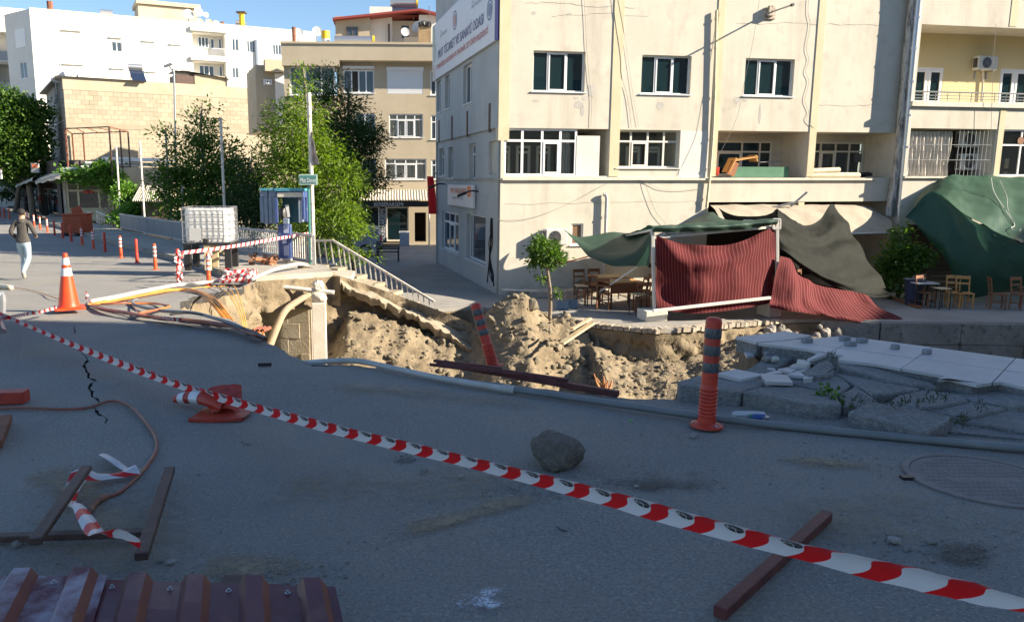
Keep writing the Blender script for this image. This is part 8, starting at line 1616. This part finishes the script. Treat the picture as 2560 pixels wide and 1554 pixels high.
ribbon('warning_tape', 'crumpled tape curving from the brown cable to the rusty bar', [gz(345, 1192, .05), gz(300, 1203, .04), gz(250, 1212, .05), gz(205, 1222, .08), gz(182, 1245, .05), gz(170, 1280, .02)], .085, tape_m, 1.1, 60, twist=lambda t: .5 * math.sin(t * 6))
ribbon('warning_tape', 'loose tape end folded over the edge of the red sheet', [gz(205, 1336, .14), gz(225, 1380, .15), gz(250, 1425, .16), gz(275, 1446, .2), gz(310, 1444, .2), gz(352, 1452, .17)], .085, tape_m, .9, 60, twist=lambda t: .4 * math.sin(t * 5))
# rock, manhole, marks, litter, weeds
rc = gz(1395, 1163); rk = place(rock_mesh('rock', 77, 4, .2, .8, mat('brown_rock', (.15, .125, .10), (.24, .205, .165), scale=5, bump=1, bscale=16, rough=.95)), 'rock', None, rc + Vector((0, .03, .085)), (.2, -.15, .8), (.165, .15, .13)); tag(rk, 'big brown rock lying alone on the shaded road', 'rock')
mh = thing('manhole_cover', 'round iron manhole cover in a patch of rough asphalt at right', 'manhole cover', gz(2480, 1200)); mc = gz(2462, 1200); iron = mat('manhole_iron', (.15, .13, .125), (.2, .175, .165), scale=6, bump=.2, rough=.6)
b = MB(); b.lathe([(.40, .001), (.40, .012), (.365, .013), (.362, .004)], mc, 40); b.build('ring', iron, mh); b = MB(); b.lathe([(0, .008), (.36, .008), (.36, .0)], mc, 40); b.build('lid', iron, mh)
b = MB()
for i in range(-11, 12):
 for j in range(-6, 7):
  x, y = i * .03 + (j % 2) * .0, j * .052
  if math.hypot(x, y) < .33 and not (abs(y) < .04 and abs(x) < .2): b.obox(mc + Vector((x, y, .0085)), (.010, 0, 0), (0, .02, 0), (0, 0, .0012))
o = b.build('tread', iron, mh); tag(o, kind='stuff'); b = MB(); b.obox(mc + Vector((-.42, .02, .006)), (.035, 0, 0), (0, .02, 0), (0, 0, .01)); b.build('hinge', ink, mh)
def decal(name, px, m_, label=None, res=14):
 q = [at_z(u, v, 0) for u, v in px]; rows = []
 for i in range(res + 1): rows.append([(lambda p: Vector((p.x, p.y, zr(p.x, p.y) + .007)))(q[0].lerp(q[1], j / res).lerp(q[3].lerp(q[2], j / res), i / res)) for j in range(res + 1)])
 b = MB(); b.grid(rows, 0, [[(j / res, i / res) for j in range(res + 1)] for i in range(res + 1)]); o = b.build(name, m_); tag(o, kind='structure'); return o
def speck(name, col, scale, lo, hi, big=None, rough=.9):
 m_ = mat(name, col, rough=rough); nt = m_.node_tree; N = nt.nodes; L = nt.links; tc = N.new('ShaderNodeTexCoord'); n = N.new('ShaderNodeTexNoise'); n.inputs['Scale'].default_value = scale; n.inputs['Detail'].default_value = 5; n.inputs['Roughness'].default_value = .7; L.new(tc.outputs['Object'], n.inputs['Vector'])
 uv = N.new('ShaderNodeUVMap'); vm = N.new('ShaderNodeVectorMath'); vm.operation = 'DISTANCE'; vm.inputs[1].default_value = (.5, .5, 0); L.new(uv.outputs[0], vm.inputs[0])
 n2 = N.new('ShaderNodeTexNoise'); n2.inputs['Scale'].default_value = big or 4; L.new(tc.outputs['Object'], n2.inputs['Vector'])
 a = N.new('ShaderNodeMath'); a.operation = 'MULTIPLY_ADD'; a.inputs[1].default_value = .9; L.new(n2.outputs[0], a.inputs[0]); L.new(n.outputs[0], a.inputs[2])
 c = N.new('ShaderNodeMath'); c.operation = 'MULTIPLY_ADD'; c.inputs[1].default_value = -1.1; L.new(vm.outputs['Value'], c.inputs[0]); L.new(a.outputs[0], c.inputs[2])
 r = N.new('ShaderNodeMapRange'); r.inputs[1].default_value = lo; r.inputs[2].default_value = hi; L.new(c.outputs[0], r.inputs[0])
 t = N.new('ShaderNodeBsdfTransparent'); mx = N.new('ShaderNodeMixShader'); L.new(r.outputs[0], mx.inputs[0]); L.new(t.outputs[0], mx.inputs[1]); L.new(N['Principled BSDF'].outputs[0], mx.inputs[2]); L.new(mx.outputs[0], N['Material Output'].inputs[0]); return m_
decal('paint_mark', [(1110, 1560), (1330, 1560), (1300, 1452), (1120, 1458)], speck('chalk_paint', (.62, .64, .68), 90, .68, .9, 9))
decal('dirt_streak', [(690, 1420), (1150, 1330), (1500, 1210), (1180, 1235)], speck('dust', (.31, .245, .16), 26, .50, 1.0, 3)); decal('dirt_streak', [(1480, 1260), (1900, 1260), (1800, 1170), (1420, 1170)], speck('dark_dirt', (.11, .095, .078), 40, .62, 1.05, 5)); decal('dirt_streak', [(2250, 1430), (2600, 1460), (2560, 1340), (2250, 1340)], speck('dark_dirt', (.05, .04, .035), 40, .55, .95, 5) if False else MATS['dark_dirt'])
decal('dirt_streak', [(380, 1480), (900, 1480), (760, 1370), (420, 1370)], MATS['dust']); decal('dirt_streak', [(1900, 1160), (2240, 1190), (2240, 1150), (1920, 1130)], MATS['dust']); decal('dirt_streak', [(60, 1300), (330, 1290), (300, 1140), (60, 1150)], MATS['dust'])
fd = speck('fine_dust', (.34, .275, .19), 14, .62, 1.35, 2)
for q in ([(250, 1330), (1300, 1290), (1650, 1130), (760, 1120)], [(-100, 1540), (700, 1480), (520, 1180), (-60, 1180)], [(1700, 1420), (2700, 1540), (2600, 1200), (1850, 1190)], [(660, 980), (1500, 1060), (1560, 1000), (700, 915)]): decal('dirt_streak', q, fd)
PB_ = [rock_mesh('pebble', 400 + i, 1, .25, .7, mat('pebble_grey', (.22, .21, .19), (.32, .3, .27), scale=8, rough=.9, vary=.3) if i == 0 else MATS['pebble_grey']) for i in range(4)]
for i, (u, v, s_, lb) in enumerate(((1061, 1182, .024, 'rounded pebble on the road below the tape, largest one'), (620, 1110, .018, 'pale pebble of the small pair near the fallen cone'), (604, 1106, .012, 'smaller pebble of the pair near the fallen cone'), (1152, 1195, .016, 'dark pebble right of the rounded one'), (495, 1186, .014, 'single pebble right of the brown cable'), (1735, 1090, .03, 'brownish pebble by the foot of the big red bollard'), (2330, 1360, .025, 'pale pebble near the cracked asphalt patch'), (2235, 1358, .03, 'white stone chip on the road at right'), (1590, 1218, .016, 'pebble right of the brown rock'), (400, 1405, .018, 'pebble behind the middle steel bar'), (45, 1365, .03, 'brown clod behind the thin steel bar'), (428, 1410, .02, 'dark clod right of the middle steel bar'))): tag(place(PB_[i % 4], 'pebble', None, gz(u, v, s_ * .5), (0, 0, R(0, 6)), (s_ * 1.2, s_, s_)), lb, 'pebble')
m = MB(); pi = rock_mesh('g', 500, 1, .2, .7); iv = np.array([v.co[:] for v in pi.vertices]); it = [tuple(p.vertices) for p in pi.polygons]; random.seed(77)
def scat(n, cu, cv, su, sv, s0, s1):
 for i in range(n):
  u, v = random.gauss(cu, su), random.gauss(cv, sv)
  if v < 900 or v > 1600: continue
  p = gz(u, v); s = R(s0, s1) * R(.5, 1); k = len(m.v); a = R(0, 6.28)
  for q in iv: m.v.append((p.x + s * (q[0] * math.cos(a) - q[1] * math.sin(a)), p.y + s * (q[0] * math.sin(a) + q[1] * math.cos(a)), p.z + s * q[2] + s * .3))
  for f in it: m.f.append(tuple(k + j for j in f)); m.m.append(0)
scat(320, 1300, 1200, 700, 160, .003, .009); scat(130, 1330, 1225, 60, 14, .004, .012); scat(160, 620, 1440, 160, 22, .004, .012); scat(120, 2350, 1380, 140, 40, .004, .014); scat(50, 1010, 1148, 14, 6, .005, .012); scat(140, 1560, 1190, 120, 20, .003, .009); scat(100, 1000, 1320, 180, 40, .003, .009); scat(120, 2150, 1150, 200, 40, .004, .011)
tag(m.build('road_grit', MATS['pebble_grey']), 'loose grit scattered on the shaded road', None, None, 'stuff')
b = MB(); c = gz(662, 910, .02); b.obox(c, (.06, .01, 0), (-.003, .018, 0), (0, 0, .014)); tag(b.build('plastic_scrap', black_m, origin=c, bevel=.004), 'small black plastic piece on the road near the lip', 'scrap')
lit = thing('litter', 'flattened pale sole and crushed green-labelled can beside the big red bollard', 'litter', gz(1870, 1040)); b = MB(); P_ = [gz(u, v, .012) for u, v in ((1828, 1040), (1835, 1034), (1870, 1034), (1908, 1035), (1915, 1041), (1880, 1044), (1840, 1045))]; b.prism(ccw([(p.x, p.y) for p in P_]), .0, .022); b.build('sole', mat('pale_foam', (.4, .42, .42), (.5, .52, .52), scale=9, rough=.8), lit); c = gz(1893, 1046, .025); b = MB(); b.lathe([(0, -.05), (.026, -.05), (.028, 0), (.024, .05), (0, .05)], c, 12, axis=(.9, -.3, .1)); b.build('can', mat('can_print', (.04, .25, .08), (.03, .08, .3), scale=12, rough=.4, contrast=(.45, .55)), lit); b = MB(); b.lathe([(0, 0), (.026, 0), (.03, .03), (0, .03)], gz(1912, 1048, .01), 12); b.build('lid', grey_steel, lit)
b = MB(); c = gz(1577, 1052, .006); b.lathe([(0, 0), (.014, 0), (.014, .008), (0, .01)], c, 10); tag(b.build('bottle_cap', mat('green_plastic', (.02, .35, .08), rough=.4), origin=c), 'bright green bottle cap on the road', 'bottle cap')
b = MB(); b.tube(curve([gz(1392, 1318, .006), gz(1402, 1326, .006), gz(1418, 1330, .006)], 6), .003, 5); tag(b.build('twig', cable_k, origin=gz(1400, 1325)), 'tiny dark twig on the road', 'twig')
wd = thing('weed', 'leafy green weed growing out of the kerb joint', 'weed', gz(2075, 1045)); c0 = gz(2070, 1048)
b = MB(); tips = []
for i, (u, v, y) in enumerate(((2062, 985, 5.6), (2076, 975, 5.55), (2090, 992, 5.5), (2050, 990, 5.6), (2085, 1012, 5.45), (2104, 1015, 5.4), (2040, 1015, 5.6))): q_ = A(u, v, y); limb(b, A(2072, 1040, 5.5), q_, .007, .002, .15, 6, 5); tips.append(q_)
b.build('stem', mat('weed_stem', (.12, .18, .05), rough=.7), wd); pts = np.concatenate([np.array(t_) + np.random.normal(0, .028, (16, 3)) for t_ in tips]); leaves('foliage', pts, np.tile([0, -.3, .4], (len(pts), 1)), .045, .035, leaf_m, wd, 0)
gr_ = np.concatenate([np.array(A(2060 + R(-35, 25), 1040 + R(-14, 8), 5.5 + R(-.1, .1))) + np.random.normal(0, .02, (12, 3)) for _ in range(26)]); leaves('dry_foliage', gr_, np.tile([0, -.2, .5], (len(gr_), 1)), .05, .012, mat('dark_weed', (.03, .045, .02), (.06, .07, .03), scale=5, rough=.9), wd, 0)
gp3 = np.concatenate([np.array(at_z(u + R(-18, 18), v + R(-5, 5), .13)) + np.random.normal(0, .018, (10, 3)) for (u, v) in [(2160, 1008), (2200, 1006), (2250, 1010), (2330, 1000), (2370, 998), (2400, 1050), (2395, 1065), (2310, 1020), (2270, 1015), (2440, 1020), (2130, 1018), (2080, 890)] for _ in range(2)]); gs = thing('grass_tufts', 'dry grass growing in the cracks of the broken pavement', 'grass', at_z(2250, 1010, .13)); tag(gs, kind='stuff'); leaves('blades', gp3, np.tile([0, 0, 1.], (len(gp3), 1)), .05, .008, MATS['dark_weed'], gs, -.2)
# people
def person(name_label, loc, rotz, height=1.75, top=(.1, .1, .09), legs=(.35, .45, .5), skin=(.42, .26, .17), hair=(.015, .012, .01), walk=True, robe=None, cap=None, group=None):
 t = thing('person', name_label, 'person', loc, rotz, group); k = height / 1.75
 if walk: J = dict(kl=(-.09, .2, .52), al=(-.1, .10, .09), tl=(-.11, .27, .03), kr=(.08, .02, .5), ar=(.06, -.32, .22), tr=(.06, -.27, .05))
 else: J = dict(kl=(-.09, .03, .5), al=(-.1, 0, .08), tl=(-.12, .16, .03), kr=(.09, .03, .5), ar=(.1, 0, .08), tr=(.12, .16, .03))
 V = [((0, 0, .95), .14), ((0, .01, 1.12), .13), ((0, .03, 1.3), .15), ((0, .03, 1.43), .10), ((0, .04, 1.52), .055), ((0, .06, 1.6), .075), ((0, .06, 1.685), .085), ((0, .05, 1.73), .05),
   ((-.17, .03, 1.41), .075), ((-.27, -.04, 1.17), .055), ((-.2, .15, 1.02), .04), ((-.17, .21, .99), .036), ((.17, .03, 1.41), .075), ((.28, -.02, 1.18), .055), ((.25, .18, 1.06), .04), ((.22, .25, 1.05), .036),
   ((-.09, 0, .9), .105), (J['kl'], .072), (J['al'], .05), (J['tl'], .035), ((.09, 0, .9), .105), (J['kr'], .072), (J['ar'], .05), (J['tr'], .035)]
 E = [(0, 1), (1, 2), (2, 3), (3, 4), (4, 5), (5, 6), (6, 7), (3, 8), (8, 9), (9, 10), (10, 11), (3, 12), (12, 13), (13, 14), (14, 15), (0, 16), (16, 17), (17, 18), (18, 19), (0, 20), (20, 21), (21, 22), (22, 23)]
 me = bpy.data.meshes.new('body'); me.from_pydata([tuple(Vector(p) * k) for p, r in V], E, []); o = bpy.data.objects.new('body', me); COL.objects.link(o)
 sk_ = o.modifiers.new('skin', 'SKIN'); ss = o.modifiers.new('sub', 'SUBSURF'); ss.levels = 2; ss.render_levels = 2
 for i, (p, r) in enumerate(V): s_ = me.skin_vertices[0].data[i]; s_.radius = (r * k, r * k * (.72 if i in (0, 1, 2, 3) else 1)); s_.use_root = i == 0
 bpy.context.view_layer.update(); em = bpy.data.meshes.new_from_object(o.evaluated_get(bpy.context.evaluated_depsgraph_get())); bpy.data.objects.remove(o); em.name = 'body'
 mats_ = [mat('skin_tone', skin, rough=.6), mat('top_cloth', top, tuple(c * 1.3 for c in top), scale=6, rough=.9, bump=.3, bscale=9), mat('leg_cloth', legs, tuple(c * 1.25 for c in legs), scale=5, rough=.9, bump=.3, bscale=8), mat('shoe', (.3, .28, .24), rough=.7)]
 for q in mats_: em.materials.append(q)
 for p in em.polygons:
  c = p.center / k; hand = abs(c.x) > .14 and c.y > .13 and .93 < c.z < 1.09
  p.material_index = 0 if c.z > 1.5 or hand else 1 if (c.z > .93 or abs(c.x) > .2) else 3 if (c.z < .1 or (walk and c.x > 0 and c.y < -.2 and c.z < .2)) else 2; p.use_smooth = True
 b = MB(); b.v = [tuple(v.co) for v in em.vertices]; b.f = [tuple(p.vertices) for p in em.polygons]; b.m = [p.material_index for p in em.polygons]; nf = len(b.f)
 for hx, hy, hz, s_ in ((-.17, .21, .99, 1), (.22, .25, 1.05, -1)):
  for f in range(5):
   if f < 4: p0 = Vector((hx + s_ * (.018 - f * .013) * -1, hy + .02, hz)) * k; d = Vector((s_ * .012, .045 - abs(f - 1.4) * .006, -.02)) * k; b.tube([p0, p0 + d, p0 + d * 1.6 + Vector((0, 0, -.018 * k))], [.009 * k, .0085 * k, .006 * k], 6, 0)
   else: p0 = Vector((hx + s_ * .03, hy - .0, hz + .01)) * k; b.tube([p0, p0 + Vector((s_ * .025, .03, 0)) * k, p0 + Vector((s_ * .02, .055, -.01)) * k], [.011 * k, .009 * k, .007 * k], 6, 0)
 for sx in (-1, 1): b.lathe([(0, -.012), (.03, -.01), (.033, .004), (.02, .01)], Vector((sx * .083, .05, 1.63)) * k, 8, 0, axis=(1, .3, 0)); b.lathe([(0, .012), (.011, .006), (.012, 0)], Vector((sx * .032, .137, 1.645)) * k, 8, 0, axis=(0, 1, 0))
 b.lathe([(.02, 0), (.014, .025), (0, .032)], Vector((0, .135, 1.615)) * k, 8, 0, axis=(0, 1, -.3)); b.obox(Vector((0, .139, 1.572)) * k, (.022 * k, 0, 0), (0, .006 * k, 0), (0, 0, .004 * k), 0)
 nme = bpy.data.meshes.new('body'); nme.from_pydata(b.v, [], b.f); nme.polygons.foreach_set('material_index', b.m); nme.polygons.foreach_set('use_smooth', [True] * len(b.f))
 for q in mats_: nme.materials.append(q)
 bo = bpy.data.objects.new('body', nme); COL.objects.link(bo); bo.parent = t; hm_ = mat('hair_dark', hair, rough=.7, bump=.4, bscale=120)
 hb = MB(); rows = []
 for i in range(9):
  th = i / 8 * 2.2; rows.append([])
  for j in range(21): a = j / 20 * 6.2832; fr = .5 + .5 * math.sin(a); lim = th * (1 if fr < .75 else .62); rows[-1].append(Vector((.098 * math.sin(lim) * math.cos(a), .045 + .108 * math.sin(lim) * math.sin(a), 1.665 + .1 * math.cos(lim) + .004 * fbm((i, j, 2)))) * k)
 hb.grid(rows); ho = hb.build('hair' if not cap else 'cap', hm_ if not cap else mat('cap_cloth', cap, rough=.8)); ho.parent = t; ho.data.polygons.foreach_set('use_smooth', [True] * len(ho.data.polygons))
 if robe:
  rb = MB(); rb.lathe([(.30, .02), (.27, .5), (.22, 1.0), (.23, 1.35), (.13, 1.48), (.12, 1.62), (.11, 1.74), (.0, 1.78)], (0, .03, 0), 18); ro = rb.build('robe', mat('robe_cloth', robe, rough=.9)); ro.parent = t; ro.scale = (k, k * .8, k)
 else:
  hd_ = MB(); hd_.lathe([(.062, 0), (.10, -.03), (.125, -.075), (.10, -.115)], Vector((0, .015, 1.52)) * k, 16, axis=(0, -.25, 1)); h2 = hd_.build('hood', mats_[1]); h2.parent = t; h2.data.polygons.foreach_set('use_smooth', [True] * len(h2.data.polygons))
  hm2 = MB(); hm2.lathe([(.165 * k, 0), (.172 * k, .035 * k), (.168 * k, .07 * k)], (0, .003, .93 * k), 18); h3 = hm2.build('hem', mats_[1]); h3.parent = t; h3.scale = (1, .76, 1)
 return t
pp = on_road(66, 698); pm_h = person('man seen from behind walking away in a dark hooded top and pale blue jeans', pp, .12, 1.74, (.055, .05, .045), (.32, .40, .44))
person('person in a long black robe standing before the dark shops', at_z(70, 533, -1.13) , 3.0, 1.66, walk=False, robe=(.012, .012, .014)); person('child in a red top and light trousers before the dark shops', at_z(84, 535, -1.13), 3.1, 1.35, (.4, .03, .04), (.35, .38, .45), walk=False); person('man in a dark red top and white cap before the dark shops', at_z(104, 535, -1.13), 2.8, 1.75, (.16, .03, .03), (.06, .06, .05), walk=False, cap=(.6, .6, .6))
# desk, board, rolled mats and odds on the loggia ledge
zl = ZLED
dsk = thing('wooden_desk', 'orange wooden desk tipped over on the loggia ledge', 'desk', pmz(1850, 440, -.5)); b = MB(); a, c = pmz(1828, 402, -.4), pmz(1885, 392, -.4); b.beam(a, c, .5, .05); b.build('desk_top', wood_o, dsk); b = MB(); b.beam(pmz(1832, 395, -.3), pmz(1815, 430, -.3), .5, .04); b.build('side_panel', wood_o, dsk); b = MB(); b.beam(pmz(1838, 405, -.2), pmz(1825, 438, -.2), .06, .3, up=PM.e); b.build('side_panel', wood_d, dsk); b = MB(); b.beam(pmz(1880, 388, -.4), pmz(1884, 404, -.4), .5, .04); b.build('side_panel', wood_o, dsk)
b = MB(); s0, s1 = PM.px(1838, 440)[0], PM.px(1982, 440)[0]; b.pbox(PM, s0, s1, zl + .0, zl + .36, -.3, -.26); bd = b.build('green_board', mat('chalkboard_green', (.05, .16, .09), (.07, .2, .12), scale=3, rough=.6), origin=PM.at(s0, zl)); tag(bd, 'long green board standing on the loggia ledge', 'board')
for u0, u1, dz, lb in ((2018, 2102, .2, 'upper rolled beige mat on the right loggia ledge'), (2024, 2153, .07, 'lower rolled beige mat on the right loggia ledge')): s0, s1 = PM.px(u0, 440)[0], PM.px(u1, 440)[0]; b = MB(); b.lathe([(.03, 0), (.09, 0), (.1, .3), (.1, s1 - s0), (.05, s1 - s0)], PM.at(s0, zl + dz, -.12), 14, axis=PM.e + Vector((0, 0, .04 if dz > .1 else 0))); tag(b.build('rolled_mat', mat('mat_beige', (.6, .52, .36), (.68, .6, .44), scale=5, rough=.85) if 'mat_beige' not in MATS else MATS['mat_beige'], origin=PM.at(s0, zl)), lb, 'mat')
b = MB(); q = [pmz(1792, 418, -.3), pmz(1800, 405, -.3), pmz(1800, 438, -.3), pmz(1790, 438, -.3)]; b.beam(q[0], q[3], .3, .04); tag(b.build('red_chair_back', red_m, origin=q[3]), 'red plastic seat back at the left end of the loggia ledge', 'chair')
b = MB(); b.tube([pmz(1900, 406, -.5), pmz(1955, 403, -.5)], .02, 6); tag(b.build('metal_rod', grey_steel, origin=pmz(1900, 406, -.5)), 'pale metal rod above the green board', 'rod'); s, z = PM.px(2216, 392); b = MB(); b.pbox(PM, s - .14, s + .14, z - .16, z + .16, -1.5, -1.42); tag(b.build('meter_box', mat('meter_grey', (.12, .12, .12), rough=.5), origin=PM.at(s, z, -1.45)), 'small dark square box on the loggia back wall', 'box')
for i in range(4): s = PM.px(1965 + i * 50 if i < 1 else 2160 + i * 10, 436)[0]; tag(place(rock_mesh('bundle', 900 + i, 2, .3, .7, black_m), 'bundle', None, PM.at(s, zl + .1, -.4), (0, 0, i), (.18, .12, .14)), ['dark bundle at the right end of the green board', 'dark bundle left of the mouldy pipe on the ledge', 'black bag in the middle of the three on the right ledge', 'black bag nearest to the mouldy pipe on the ledge'][i], 'bundle')
